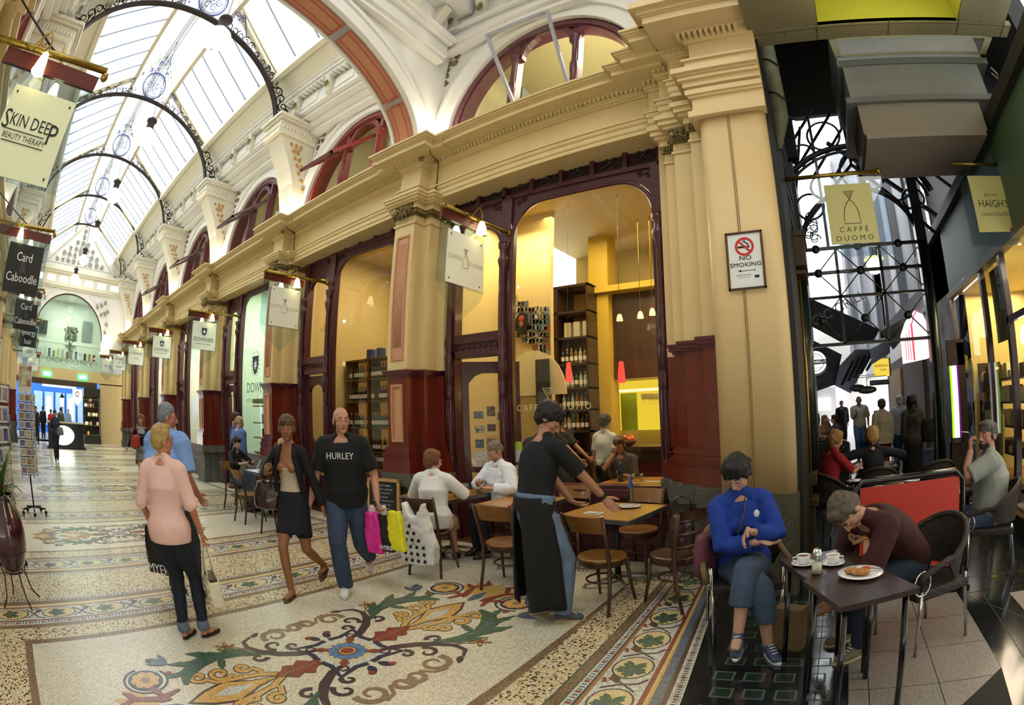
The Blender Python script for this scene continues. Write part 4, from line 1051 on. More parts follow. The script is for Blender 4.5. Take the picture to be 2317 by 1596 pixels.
# ---------------------------------------------------------------- pendant lamps
opal=emis('glowing_opal_glass','#fffbe0',5)
def globe_lamp(x,y,z,label,s=1):
    t=thing('pendant_lamp',label,'lamp',(x,y,z),0,'big opal pendant lamps down the arcade')
    g=MB(opal); g.lathe([(.02,-.30*s),(.12*s,-.28*s),(.24*s,-.18*s),(.30*s,-.04*s),(.31*s,.02*s),(.25*s,.06*s),(.16*s,.14*s),(.14*s,.17*s)],seg=20); g.obj('opal_shade',t)
    c=MB(iron); c.lathe([(.0,-.33*s),(.025*s,-.31*s),(.0,-.29*s)],seg=8); c.lathe([(.12*s,.16*s),(.13*s,.20*s),(.12*s,.38*s),(.17*s,.40*s),(.17*s,.44*s),(.10*s,.48*s),(.03*s,.54*s),(0,.54*s)],seg=14)
    c.obj('cap',t)
    r=MB(iron); r.cyl((0,0,.5*s),(0,(AX-y),zz(x,10.7)-z),.012,5); r.obj('rod',t)
    return t
for i,(x,y,z) in enumerate([(-8.5,1.62,8.12),(-13,1.55,8.02),(-17.8,1.5,8.15),(-22.2,1.40,8.1),(-26.5,1.27,8.1),(-29.8,1.05,7.9)]):
    globe_lamp(x,y,z,['nearest and largest white opal lamp hanging below the first iron arch','second opal lamp along the arcade','third opal lamp along the arcade','fourth opal lamp along the arcade','fifth opal lamp, hanging by two cords before the gable','smallest, farthest opal lamp, in front of the lit frieze'][i])
# ---------------------------------------------------------------- end wall of the arcade
XE=-31.3
ew=MB(white_p)
WY0,WY1,WZ0,SPZ=-1.45,3.55,3.62,5.2
cy=(WY0+WY1)/2; ra=(WY1-WY0)/2; rb_=2.15
ar=[(cy+ra*math.cos(PI*i/32),SPZ+rb_*math.sin(PI*i/32)) for i in range(33)]
R_=[(6,3.0),(WY1,3.0),(WY1,SPZ)]+ar[1:17]+[(cy,11.6),(6,11.6)]
L_=[(cy,11.6)]+ar[16:32]+[(WY0,SPZ),(WY0,3.0),(-5,3.0),(-5,11.6)]
ew.ext(R_,'yz',XE-.3,XE); ew.ext(L_,'yz',XE-.3,XE)
for g0,g1,d in ((0,.12,.04),(.12,.34,.02),(.34,.42,.06)):
    o=[(cy+(ra+g1)*math.cos(PI*i/32),SPZ+(rb_+g1)*math.sin(PI*i/32)) for i in range(33)]; n_=[(cy+(ra+g0)*math.cos(PI*i/32),SPZ+(rb_+g0)*math.sin(PI*i/32)) for i in range(33)]
    ew.ext(o+n_[::-1],'yz',XE,XE+d)
ew.use(mat('window_rim_dark','#4a2a28',.4)); o=[(cy+ra*math.cos(PI*i/32),SPZ+rb_*math.sin(PI*i/32)) for i in range(33)]
ew.tube([(XE+.02,a,b) for a,b in o],.04,6); ew.use(cream)
ew.box(XE-.3,-5,3.05,XE+.02,6,WZ0); ew.box(XE-.3,3.6,0,XE,6,3.1)
ew.use(cream_pale)
for z0,z1,g in ((7.55,7.65,.12),(7.65,7.72,.2),(7.72,8.3,.10),(8.3,8.4,.25),(8.4,8.55,.35)): ew.box(XE,-2.4,z0,XE+g,4.9,z1)
# gable mouldings
gz=8.62
for a,b in (((-1.5,gz),(AX,11.15)),((4.0,gz),(AX,11.15))): ew.beam((XE+.05,a[0],a[1]),(XE+.05,b[0],b[1]),.1,.16,(1,0,0))
ew.beam((XE+.05,-1.5,gz),(XE+.05,4.0,gz),.1,.16,(1,0,0))
ew.beam((XE+.03,-1.1,gz+.22),(XE+.03,3.6,gz+.22),.05,.05,(1,0,0))
ew.use(mat('grey_plaster_relief','#aea998',.6))
pts=[]
for k in range(9):
    for j in range(6):
        y=AX+(k-4)*.42; z=gz+.4+j*.33
        if z<11.0-abs(y-AX)*.92-.28: pts.append((XE+.06,y,z))
foliage(ew,pts,(0,1,0),(0,0,1),.17,.03,7)
ew.ell((XE+.08,AX,gz+1.05),(.06,.2,.28),12,8)
pts=[(XE+.06,cy+ra*.80+.25*i,SPZ+1.75+.12*i) for i in range(3)]+[(XE+.06,cy+ra*.93+.22*i,SPZ+1.35+.1*i) for i in range(3)]+[(XE+.06,cy+ra*1.02+.18,SPZ+.9),(XE+.06,cy+ra*1.08,SPZ+.5)]
pts+= [(p[0],2*cy-p[1],p[2]) for p in pts]
foliage(ew,pts,(0,1,0),(0,0,1),.14,.025,8)
ew.obj('wall_end',kind='structure')
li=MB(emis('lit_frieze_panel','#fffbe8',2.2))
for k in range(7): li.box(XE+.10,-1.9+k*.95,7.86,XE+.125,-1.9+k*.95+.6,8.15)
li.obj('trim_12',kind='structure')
w=MB(glass_g); w.quad((XE-.1,WY0,WZ0),(XE-.1,WY1,WZ0),(XE-.1,WY1,SPZ+rb_),(XE-.1,WY0,SPZ+rb_)); w.obj('window_31',kind='structure')
text('shop_lettering','LINDA GOLDINGE',None,Matrix.Translation((XE-.05,1.35,4.0))@Matrix.Rotation(PI/2,4,'Z')@Matrix.Rotation(PI/2,4,'X'),.36,mat('frosted_grey_letters','#6f7d74',.6),0,label='grey wide-spaced shop name across the bottom of the big arched end window',cat='lettering',xs=1.0,sp=1.15)
# upper shop behind the arched window
rm=MB(mat('gallery_pale_wall','#e7ead9',.7)); rm.box(-37,-3,3.3,-31.7,5,3.4); rm.box(-37.1,-3,3.4,-37,5,8); rm.box(-37,-3.1,3.4,-31.7,-3,8); rm.box(-37,5,3.4,-31.7,5.1,8); rm.box(-37,-3,7.9,-31.7,5,8); rm.box(-36.2,-2.5,5.3,-35.8,4.8,5.5)
rm.obj('wall_gallery',kind='structure')
sh_=mat('shelf_grey','#7c857a',.6)
for k,(y,z,w_,h_,c,lab) in enumerate([(-.9,6.2,.7,.8,'#3b3b38','dark framed picture high in the arched end window'),(1.6,5.9,.9,1.1,'#4b5448','dark shape of a stand behind the arched end window'),(2.9,6.3,.8,1.2,'#8b938c','grey display panel at the right of the arched end window')]):
    m=MB(mat('gallery_item_%d'%k,c,.6)); m.box(-36.9,y-w_/2,z-h_/2,-36.8,y+w_/2,z+h_/2); m.obj('gallery_stand',label=lab,cat='display')
rn=random.Random(5)
for k in range(14):
    y=-1.2+k*.34; z=4.55+rn.random()*.15; c=rn.choice(['#a33b3b','#e5e0c8','#333333','#b8a25a','#5b6f8a','#f0efe8'])
    m=MB(mat('gift_%s'%c[1:],c,.5)); m.box(-32.6,y-.09,4.2,-32.4,y+.09,z); m.obj('gift_box',label=['small boxed goods on the ledge of the arched end window'][0],cat='box',group='goods on the end window ledge')
m=MB(mat('ledge_pale','#dfe2d2',.6)); m.box(-32.9,-1.4,4.1,-32.1,3.5,4.2); m.obj('display_ledge',label='pale ledge of goods behind the arched end window',cat='ledge')
# tall flower arrangement
t=thing('flower_arrangement','tall vase with a big flower arrangement behind the shop name in the end window','flowers',(-32.3,1.35,4.2))
v=MB(mat('grey_vase','#8d958a',.4)); v.lathe([(.12,0),(.14,.02),(.08,.3),(.12,.75),(.16,.8)],seg=12); v.obj('vase',t)
fl=MB(mat('cream_petals','#d8d2b0',.7)); gr=MB(mat('sage_leaves','#5d6a48',.7))
for k in range(60):
    a=rn.uniform(0,6.28); r=rn.uniform(.1,.5); z=1.15+rn.uniform(-.35,.55)*(1-r*.6)
    (fl if k%2 else gr).ell((r*math.cos(a),r*math.sin(a),z),(.07,.07,.06),6,4)
fl.obj('blooms',t); gr.obj('foliage',t)
# lower opening: dark timber head, glazed corner display case, exit signs
hd=MB(mat('dark_brown_header','#4a3a26',.5)); hd.box(XE-.2,-3,2.78,XE+.05,3.4,3.06); hd.obj('door_1',kind='structure')
ex=emis('exit_green','#39e28a',4); exw=emis('exit_white','#f2fff6',6)
for y,lab in ((-.25,'green exit sign above the arcade end, left one'),(2.35,'green exit sign above the arcade end, right one')):
    t=thing('exit_sign',lab,'sign',(XE+.12,y,3.28),0,'green exit signs over the arcade end'); m=MB(ex); m.box(-.05,-.33,-.12,.03,.33,.12); m.obj('housing',t); m=MB(exw); m.box(.031,-.24,-.08,.034,.24,.08); m.obj('panel',t)
t=thing('corner_display_case','tall dark glazed display case full of jewellery at the arcade end','display case',(XE+.1,2.95,0))
dk=mat('ebonised_wood','#2a2420',.35,coat=.3)
m=MB(dk); m.box(-.25,-.55,0,.55,.62,.42); m.box(-.25,-.55,2.35,.55,.62,2.75); m.box(-.25,-.55,.42,-.2,.62,2.35)
for y in (-.55,0,.57): m.box(.48,y,.42,.55,y+.05,2.35)
m.obj('case',t); g=MB(glass); g.quad((.52,-.5,.42),(.52,.57,.42),(.52,.57,2.35),(.52,-.5,2.35)); g.obj('pane',t)
s=MB(mat('case_shelf','#9a8a60',.4))
for z in (.42,.9,1.35,1.8,2.2): s.box(-.2,-.52,z,.45,.58,z+.02)
s.obj('shelf',t)
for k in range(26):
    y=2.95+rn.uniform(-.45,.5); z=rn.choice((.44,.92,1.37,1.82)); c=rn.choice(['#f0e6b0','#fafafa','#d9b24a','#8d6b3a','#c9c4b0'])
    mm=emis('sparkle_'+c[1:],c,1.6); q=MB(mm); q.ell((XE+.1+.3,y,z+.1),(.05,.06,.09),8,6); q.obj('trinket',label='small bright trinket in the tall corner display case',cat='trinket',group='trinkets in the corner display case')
# island counter with a glowing oval panel
t=thing('kiosk_counter','black kiosk counter with a glowing white oval panel at the far end','counter',(-26.5,.95,0))
m=MB(black_gl); m.box(-.5,-1.1,.08,.5,1.05,1.05); m.use(mat('counter_plinth','#1c1c1c',.4)); m.box(-.6,-1.2,0,.6,1.15,.08); m.use(mat('pale_counter_edge','#b8b07c',.4)); m.box(-.55,-1.15,1.05,.55,1.1,1.10); m.obj('body',t)
o=MB(emis('oval_light','#f8fff0',5)); n=28; P=[(.505,-.2+.68*math.cos(2*PI*i/n),.56+.40*math.sin(2*PI*i/n)) for i in range(n)]; o.add(P+[(p[0]+.01,p[1],p[2]) for p in P],[tuple(range(n)),tuple(range(n,2*n))]+[(i,(i+1)%n,n+(i+1)%n,n+i) for i in range(n)]); o.obj('oval_panel',t,label='glowing white oval')
# ---- street beyond the end opening
bl=mat('bright_blue_shopfront','#2f6fd0',.5); sb=mat('pale_street_wall','#c9d4e6',.7)
st=MB(mat('street_paving','#7d8288',.7)); st.box(-50,-8,-.06,-31.3,8,-.0); st.obj('floor_street',kind='structure')
b=MB(bl); b.box(-43.2,-4,0,-43,6,6); b.obj('wall_blue',kind='structure')
t=thing('shop_facade','blue shopfront with white name panel across the street','shopfront',(-42.9,1,0))
m=MB(emis('daylit_white_sign','#e8f2ff',2.5)); m.box(0,-1.8,3.05,.05,1.6,3.5); m.obj('name_panel',t)
m=MB(mat('pale_blue_glass','#9fc0ee',.2)); 
for y in (-2.2,-1.1,0,1.1,2.2): m.box(0,y-.45,.5,.04,y+.45,2.7)
m.obj('window',t)
m=MB(emis('daylit_pane','#cfe2ff',1.8))
for y in (-1.1,1.1): m.box(.041,y-.3,.9,.06,y+.3,2.4)
m.obj('bright_pane',t)
# street lantern and hanging shield sign near the doorway
t=thing('street_lantern','lit street lantern on a post beyond the arcade end','lantern',(-33.5,.95,0)); m=MB(black); m.cyl((0,0,0),(0,0,1.75),.04,8); m.lathe([(.0,2.5),(.05,2.42),(.2,2.25),(.22,2.22)],seg=6); m.obj('post',t)
m=MB(emis('lantern_glow','#ffe9a8',4)); m.lathe([(.10,1.78),(.19,2.2)],seg=6); m.obj('lantern_glass',t)
t=thing('shield_sign','white shield-shaped sign hanging at the arcade end','sign',(-32.2,2.05,2.35)); m=MB(emis('lit_white_plastic','#ffffff',1.6)); m.ext([(-.35,.35),(.35,.35),(.35,-.15),(0,-.5),(-.35,-.15)],'yz',-.03,.03); m.obj('board',t); m=MB(mat('sign_red_ring','#c8452f',.5)); m.tube([(.04,.12*math.cos(a*.5),.1+.12*math.sin(a*.5)) for a in range(13)],.03,5); m.obj('emblem',t)
# ---------------------------------------------------------------- canopy and entry of the lane
olive=mat('olive_painted_board','#7c7150',.6,var=.12,vscale=2); dkol=mat('dark_olive_board','#2f2c20',.6)
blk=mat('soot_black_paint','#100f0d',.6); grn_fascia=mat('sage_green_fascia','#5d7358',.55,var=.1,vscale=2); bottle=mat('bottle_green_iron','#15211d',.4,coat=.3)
c=MB(olive)
ZC=5.5
c.box(-.33,3.0,ZC,.41,4.40,ZC+.05); c.box(2.02,3.0,ZC,2.62,4.42,ZC+.05); c.box(-.33,4.36,ZC-.02,2.7,4.60,ZC+.05); c.box(.41,3.0,ZC,.42,4.36,ZC+.4); 
c.box(-.33,0.6,ZC,2.62,3.0,ZC+.05)
c.obj('ceiling_canopy',kind='structure')
j=MB(dkol); j.box(-.33,4.385,ZC-.022,2.7,4.391,ZC-.018); 
for x in (-.31,.40,2.02,2.6,1.2): j.box(x,4.3,ZC-.024,x+.006,4.6,ZC-.019)
for k in range(12): j.ell((-.2+k*.25,4.34+.1*(k%2),ZC-.02),(.01,.01,.006),6,4)
j.obj('trim_13',kind='structure')
y=MB(mat('yellow_green_light_tray','#b9b33c',.55,var=.06,vscale=4)); y.box(.41,3.0,ZC+.38,2.02,4.38,ZC+.42); y.quad((.42,4.36,ZC),(2.02,4.36,ZC),(2.02,4.36,ZC+.38),(.42,4.36,ZC+.38)); y.quad((2.01,3,ZC),(2.01,4.36,ZC),(2.01,4.36,ZC+.38),(2.01,3,ZC+.38)); y.quad((.425,3,ZC),(.425,4.36,ZC),(.425,4.36,ZC+.38),(.425,3,ZC+.38)); y.quad((.42,3.01,ZC),(2.02,3.01,ZC),(2.02,3.01,ZC+.38),(.42,3.01,ZC+.38))
y.obj('ceiling_light_tray',kind='structure')
e=MB(blk); e.box(-.36,4.2,.0,-.29,4.6,6.6) if 0 else None
e.box(-.300,4.45,0.0,-.255,5.62,7.0); e.obj('trim_14',kind='structure')
# dark void above the lane entry, drainpipe, side cabinets
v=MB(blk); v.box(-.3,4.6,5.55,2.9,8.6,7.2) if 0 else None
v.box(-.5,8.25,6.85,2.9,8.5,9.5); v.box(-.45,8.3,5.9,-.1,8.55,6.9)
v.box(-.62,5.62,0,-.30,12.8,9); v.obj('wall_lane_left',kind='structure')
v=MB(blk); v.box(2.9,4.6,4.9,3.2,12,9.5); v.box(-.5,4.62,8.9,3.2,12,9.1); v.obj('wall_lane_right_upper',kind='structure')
d=MB(mat('grimy_duct','#6c6a4c',.6,var=.3,vscale=8)); d.tube([(-.18,5.0,7.0),(-.2,5.0,5.6),(-.19,5.05,4.75),(-.26,5.05,4.35)],[.10,.10,.10,.04],12); d.use(blk)
for z in (5.5,5.0): d.tube([(-.28,4.9,z+.05),(-.18,4.89,z),(-.08,4.95,z-.08)],.012,5)
d.obj('ventilation_duct',label='grimy olive duct running down beside the cream pier under the canopy',cat='duct')
k=MB(mat('dark_cable','#26241c',.6)); k.tube([(-.2,5.2,4.95),(-.02,5.3,4.85),(.12,5.4,4.9),(.2,5.5,5.1)],.01,5); k.obj('cable',label='loose dark cable looping below the grimy duct',cat='cable')
lb=MB(mat('dim_panel','#3a3a36',.6)); 
for z in (3.6,3.95,4.3,4.7,5.1,5.5): lb.box(-.30,6.2,z,-.27,7.9,z+.24)
lb.obj('trim_15',kind='structure')
# bronze and timber corner column of the shop in the lane
t=thing('shop_corner_column','tall dark green shopfront column with brass edge and wooden cap, right of the cream pier','column')
a=MB(bottle); a.cyl((-.235,6.1,.9),(-.235,6.1,3.2),.075,16); a.obj('shaft',t)
a=MB(brass); a.cyl((-.245,5.75,.2),(-.245,5.75,3.2),.018,8); a.obj('brass_rod',t)
a=MB(mat('old_brown_timber','#4a3a24',.5,var=.3,vscale=9)); a.box(-.29,5.68,3.2,-.14,6.3,3.55); a.box(-.29,5.66,3.55,-.12,6.35,3.62); a.box(-.29,5.66,3.1,-.15,6.3,3.14); a.box(-.29,6.5,.3,-.20,6.75,3.2); a.box(-.29,5.66,.78,-.18,6.5,.9); a.box(-.29,5.66,.55,-.16,6.5,.62); a.box(-.29,5.7,0,-.2,6.5,.6); a.obj('timber_mouldings',t)
# big air handling unit under the canopy
t=thing('air_conditioning_unit','bulky grey air handling unit with slatted pale grille hanging over the lane','air conditioner')
Y=6.1
def box_px(m,x0,y0,x1,y1,Y0,Y1):
    a=rayp(x0,y0,Y=Y0); b=rayp(x1,y0,Y=Y0); c_=rayp(x1,y1,Y=Y0); d_=rayp(x0,y1,Y=Y0)
    L=(a.x+d_.x)/2; Rr=(b.x+c_.x)/2; T=(a.z+b.z)/2; Bm=(c_.z+d_.z)/2; m.box(L,Y0,Bm,Rr,Y1,T)
m=MB(mat('unit_grey_casing','#77766f',.5,var=.1,vscale=3)); m.box(.62,5.2,5.56,2.52,6.9,6.3); m.obj('housing',t)
m=MB(mat('unit_milky_panel','#8f8f86',.45,var=.12,vscale=5)); m.box(.66,5.17,5.0,2.40,6.6,5.50); m.use(MATS['unit_grey_casing']); m.box(.60,5.14,5.47,2.56,6.7,5.56); m.box(.60,5.14,4.92,2.5,6.6,5.0); m.obj('lower_casing',t)
m=MB(mat('unit_taupe_panel','#8d8272',.55)); m.box(.72,5.2,4.52,2.24,6.3,4.92); m.box(.74,5.17,4.44,2.2,6.3,4.52); m.obj('bottom_casing',t)
m=MB(mat('cream_grille_frame','#d8d9a8',.4)); g0,g1=4.62,5.2
# grille slopes from the canopy edge down to the casing
def gp(u,v): # u 0..1 across, v 0..1 from canopy to casing
    return Vector((.52+.08*v+(1.98-.02*v)*u,4.62+.52*v,5.50+.12*v-.0))
for (u0,u1,v0,v1) in ((0,.04,0,1),(.96,1,0,1),(0,1,0,.06),(0,1,.90,1)):
    P=[gp(u0,v0),gp(u1,v0),gp(u1,v1),gp(u0,v1)]; n=Vector((0,-.02,-.03)); m.add([p for p in P]+[p+n for p in P],[(0,1,2,3),(7,6,5,4),(0,4,5,1),(1,5,6,2),(2,6,7,3),(3,7,4,0)])
m.obj('grille_frame',t)
m=MB(mat('pale_slat','#b5b4a2',.5))
for k in range(11):
    v=.08+k*.076; P=[gp(.04,v),gp(.96,v),gp(.96,v+.05),gp(.04,v+.05)]; P[2]=P[2]+Vector((0,0,.02)); P[3]=P[3]+Vector((0,0,.02)); m.add(P,[(0,1,2,3)])
m.obj('slat_panel',t)
m=MB(mat('white_cord','#c9c9c4',.5)); m.tube([(2.6,5.2,5.45),(2.66,5.2,5.35),(2.64,5.2,5.27),(2.58,5.2,5.36)],.012,5); m.obj('cord',t)
# ---------------------------------------------------------------- iron gate screen with arches
gt=thing('iron_screen','black iron arched screen with rings, crossed bars and round bosses spanning the lane','gate',(0,8.5,0))
ir=bottle
m=MB(ir); m.box(-.36,-.1,0,-.22,.1,6.9); m.box(1.74,-.1,0,1.92,.1,6.2); m.cyl((1.83,-.12,0),(1.83,-.12,4.2),.06,10); m.obj('posts',t if 0 else gt)
m=MB(ir)
for z,h in ((4.22,.05),(3.80,.05),(3.38,.04),(2.60,.05)): m.box(-.25,-.03,z-h/2,1.8,.03,z+h/2)
for x in (.31,1.06): m.box(x-.025,-.03,2.6,x+.025,.03,4.2)
m.obj('crossbars',gt)
m=MB(ir); nodes=[]
for z0,z1 in ((3.38,3.80),(2.60,3.38)):
    pass
def dg(p,q): m.cyl((p[0],0,p[1]),(q[0],0,q[1]),.011,5)
for zb in (3.0,3.80):
    for xb in (-.03,.70,1.44):
        for sx in (-1,1):
            for sz in (-1,1):
                x2=xb+sx*.37; z2=zb+sz*.40
                if -.3<x2<1.9: dg((xb,zb),(x2,min(z2,4.22)))
m.obj('diagonal_rods',gt)
m=MB(ir)
for xb,zb in ((-.02,3.8),(.70,3.8),(1.44,3.8),(-.02,4.22),(.70,4.22),(1.41,4.22),(.69,3.0),(1.42,3.0),(-.03,3.0)): m.ell((xb,0,zb),(.075,.05,.075),12,8)
m.obj('bosses',gt)
m=MB(ir)
def arcp(cx,cz,r,n=30,a0=0,a1=PI,e=1): return [(cx+r*math.cos(a0+(a1-a0)*i/n),0,cz+r*e*math.sin(a0+(a1-a0)*i/n)) for i in range(n+1)]
m.tube(arcp(.79,4.25,1.02),.045,6); m.tube(arcp(.79,4.62,1.50,a0=.35,a1=PI-.35),.06,6); m.tube(arcp(.79,4.62,1.40,a0=.3,a1=PI-.3),.03,6)
m.obj('arch_ribs',gt)
m=MB(ir)
def rg(x,z,r,w=.022):
    n=22; m.tube([(x+r*math.cos(2*PI*i/n),0,z+r*math.sin(2*PI*i/n)) for i in range(n)],w,6,closed=True)
for x,z,r in ((-.02,6.02,.22),(.42,6.38,.30),(1.02,5.62,.42),(1.55,5.25,.26),(1.83,5.0,.2),(.28,5.35,.24),(-.02,5.0,.24),(1.5,6.3,.22),(1.95,6.0,.2),(1.3,6.45,.15)): rg(x,z,r)
m.obj('rings',gt)
m=MB(ir); m.beam((.2,0,4.25),(.2,0,6.8),.06,.05); m.beam((.02,.5,6.9),(-.35,.5,5.0),.09,.05)
rn=random.Random(2)
for k in range(9): curl(m,(-.1+.1*rn.random(),0,4.4+k*.05),(1,0,0),(0,0,1),.1,1.2,.012,k)
m.obj('scrolls',gt)
# rafters of the glazed lane roof
m=MB(blk)
for k in range(7):
    x=-.3+k*.45; m.beam((x-1.4,9.3,5.9),(x+.4,9.3,8.4),.05,.05)
m.beam((.5,9.2,6.6),(2.4,9.2,4.9),.09,.06); m.beam((1.0,9.2,7.2),(2.9,9.2,5.4),.05,.05); m.beam((1.5,9.2,7.5),(3.2,9.2,5.9),.05,.05); m.beam((.9,9.25,6.1),(.9,9.25,8.5),.06,.05); m.beam((.9,9.25,6.1),(-.2,9.25,4.9),.06,.05)
m.beam((.9,9.25,6.1),(2.3,9.25,4.6),.06,.05)
m.obj('trim_16',kind='structure')
g=MB(mat('faded_green_beam','#3f7a4f',.5)); g.beam((1.9,7.0,5.35),(2.35,5.9,4.75),.07,.05); g.obj('trim_17',kind='structure')
# ---------------------------------------------------------------- confectioner's shop on the right
HX=2.4
f=MB(grn_fascia); f.quad((HX,12,3.52),(HX,2.5,3.40),(HX,2.5,4.62),(HX,12,4.80)); f.use(mat('olive_wood_frame','#6a6340',.5)); f.box(HX-.04,2.5,3.34,HX+.1,9.3,3.44)
f.use(mat('grey_rendered_wall','#8d8f90',.8,col2='#54584e',vscale=2)); f.box(HX,9.3,0,HX+.3,12.2,4.85); 
f.use(dkol); f.box(HX-.1,2.5,4.62,HX+.5,12,4.80)
f.obj('wall_lane_right',kind='structure')
b=MB(mat('dark_stone_riser','#24282a',.3,coat=.4)); b.box(HX,6.25,0,HX+.2,9.3,.40); b.use(dkol); b.box(HX-.02,6.25,.36,HX+.2,9.3,.42); b.obj('baseboard_shop',kind='structure')
fr=MB(mat('dark_maroon_frame','#2c1414',.4,coat=.3))
for yy in (9.2,7.25,6.28,5.0): fr.box(HX-.02,yy-.05,.40 if yy>6.4 else .05,HX+.06,yy+.05,3.36)
fr.box(HX-.02,5.0,2.5 if 0 else 2.46,HX+.05,6.3,2.54)
fr.obj('window_32',kind='structure')
g=MB(pane('shop_glass','#f3efdc',.9)); g.quad((HX+.01,6.3,.42),(HX+.01,9.2,.42),(HX+.01,9.2,3.36),(HX+.01,6.3,3.36)); g.obj('window_33',kind='structure')
st=thing('doorstep','dark stone doorstep with brass edge and small tiles at the confectioner\'s door','step',(HX,5.7,0)); m=MB(MATS['dark_stone_riser']); m.box(-.22,-.8,0,1.2,.95,.24); m.obj('riser',st); m=MB(brass); m.box(-.23,-.8,.24,-.14,.95,.255); m.box(-.1,-.8,.24,-.06,.95,.25); m.obj('brass_nosing',st)
m=MB(mosaic('small_white_tiles',['#c9bf9c','#d9d0b0','#3c382c'],scale=34,jw=.1,weights=[.45,.35,.2])); m.box(-.04,-.8,.24,1.2,.95,.246); m.obj('tiled_top',st)
iw=MB(mat('shop_inner_cream','#d9c47e',.7)); iw.box(HX+1.6,4,0,HX+1.65,9.4,3.5); iw.box(HX+.1,9.3,0,HX+1.6,9.35,3.5); iw.box(HX+.02,4,3.42,HX+1.6,9.3,3.46); iw.obj('wall_shop_inner',kind='structure')
ifl=MB(mat('shop_inner_floor','#8a6a40',.4)); ifl.box(HX+.2,4,.2,HX+1.6,9.3,.25); ifl.obj('floor_shop',kind='structure')
lm=MB(mat('hanging_blind','#8d9a78',.6)); lm.box(HX+.12,6.42,1.95 if 0 else 2.3,HX+.14,7.15,3.3); lm.obj('blind',label='pale green blind hanging inside the confectioner\'s window',cat='blind')
# display shelves with white boxes
t=thing('display_shelves','dark display shelves of pale boxes behind the confectioner\'s window','shelves',(HX+.55,7.3,.25))
s=MB(mat('shelf_dark_walnut','#33241a',.4))
for z in (.45,.85,1.2,1.55): s.box(-.2,-1.0,z,.25,1.8,z+.03)
s.box(-.2,-1.0,0,.25,-.95,1.9); s.box(-.2,1.75,0,.25,1.8,1.9); s.obj('shelf',t)
rn=random.Random(8); bxs=[mat('ivory_box','#e9e0b8',.5),mat('gold_box','#caa658',.4),mat('white_box','#f3eedb',.5),mat('brown_box','#5c3d22',.5)]
n=0
for z in (.73,1.13,1.48,1.83):
    y=6.45
    while y<8.9:
        w=rn.uniform(.10,.2); h=rn.uniform(.10,.24); m=MB(rn.choice(bxs)); m.box(HX+.36,y,z,HX+.56,y+w*.9,z+h); m.obj('sweet_box',label='small pale box on the shelves of the confectioner\'s window',cat='box',group='boxes in the confectioner\'s window'); y+=w+.03; n+=1
# caution tent sign leaning behind glass
m=MB(mat('cream_yellow_plastic','#cdbf74',.5)); m.add([(HX+.10,7.55,.42),(HX+.10,7.15,.42),(HX+.16,7.28,1.30),(HX+.16,7.42,1.30),(HX+.13,7.55,.42),(HX+.13,7.15,.42),(HX+.19,7.28,1.30),(HX+.19,7.42,1.30)],[(0,1,2,3),(7,6,5,4),(0,4,5,1),(1,5,6,2),(2,6,7,3),(3,7,4,0)]); m.obj('caution_sign',label='pale yellow tapered floor sign standing inside the shop window',cat='sign')
for y,z,lab in ((6.75,2.35,'first small pinkish lamp inside the confectioner\'s window'),(6.48,2.35,'second small pinkish lamp inside the confectioner\'s window, nearer the door')):
    m=MB(emis('pink_white_bulb','#ffe0d8',6)); m.lathe([(.0,-.14),(.05,-.11),(.065,-.02),(.04,.08),(.015,.13)],(HX+.4,y,z),12); m.obj('lamp_globe' if 0 else 'hanging_lamp',label=lab,cat='lamp')
# name roundel 
t=thing('shop_roundel','oval HAIGH\'S roundel on the shop window','sign',(HX-.005,8.35,1.95)); m=MB(mat('frosted_oval','#bcb88c',.5,alpha=.55)); n=26; m.add([(0,.22*math.cos(2*PI*i/n),.26*math.sin(2*PI*i/n)) for i in range(n)],[tuple(range(n))]); m.obj('oval',t)
def facex(x,y,z): return Matrix.Translation((x,y,z))@Matrix.Rotation(-PI/2,4,'Z')@Matrix.Rotation(PI/2,4,'X')
text('lettering',"HAIGH'S",t,facex(-.01,0,.02),.10,mat('ink_black','#1b1a14',.5)); text('lettering','CHOCOLATES',t,facex(-.01,0,-.09),.035,MATS['ink_black'])
# hanging signs in the lane
acr=pane('clear_acrylic','#dfeaf2',1.0)
yel=mat('pale_straw_board','#d6cc86',.5); ink=mat('dark_olive_ink','#3c3822',.6)
def duomo_logo(mb,cx,y,cz,s,w):
    P=[(0,-.0),(-.22,-.2),(-.30,-.42),(-.30,-.85),(.30,-.85),(.30,-.42),(.22,-.2),(0,0)]
    L=[(0,0),(-.12,-.14),(-.2,-.3),(-.25,-.5),(-.27,-.85),(.27,-.85),(.25,-.5),(.2,-.3),(.12,-.14),(0,0)]
    mb.tube([(cx+a*s,y,cz+b*s) for a,b in L],w,4); mb.tube([(cx,y,cz),(cx-.18*s,y,cz+.3*s),(cx+.18*s,y,cz+.3*s),(cx,y,cz)],w,4)
    for k in (.08,.14,.2,.26): mb.cyl((cx-.6*k*s,y,cz+k*s),(cx+.6*k*s,y,cz+k*s),w*.8,4)
t=thing('hanging_cafe_sign','straw-yellow CAFFE DUOMO board on clear acrylic hanging from a brass bar in the lane','sign',(.44,5.5,3.70),R(4))
m=MB(acr); m.box(-.42,-.006,-.50,.42,.004,.44); m.obj('acrylic_sheet',t)
m=MB(yel); m.box(-.27,-.015,-.36,.27,-.008,.35); m.obj('board',t)
m=MB(ink); duomo_logo(m,0,-.017,.16,.34,.004); 
m.obj('emblem',t)
for x,z in ((-.22,.30),(.22,.30),(-.22,-.31),(.22,-.31)): pass
text('lettering','C A F F É',t,face(0,-.017,-.20),.085,ink); text('lettering','D U O M O',t,face(0,-.017,-.30),.085,ink)
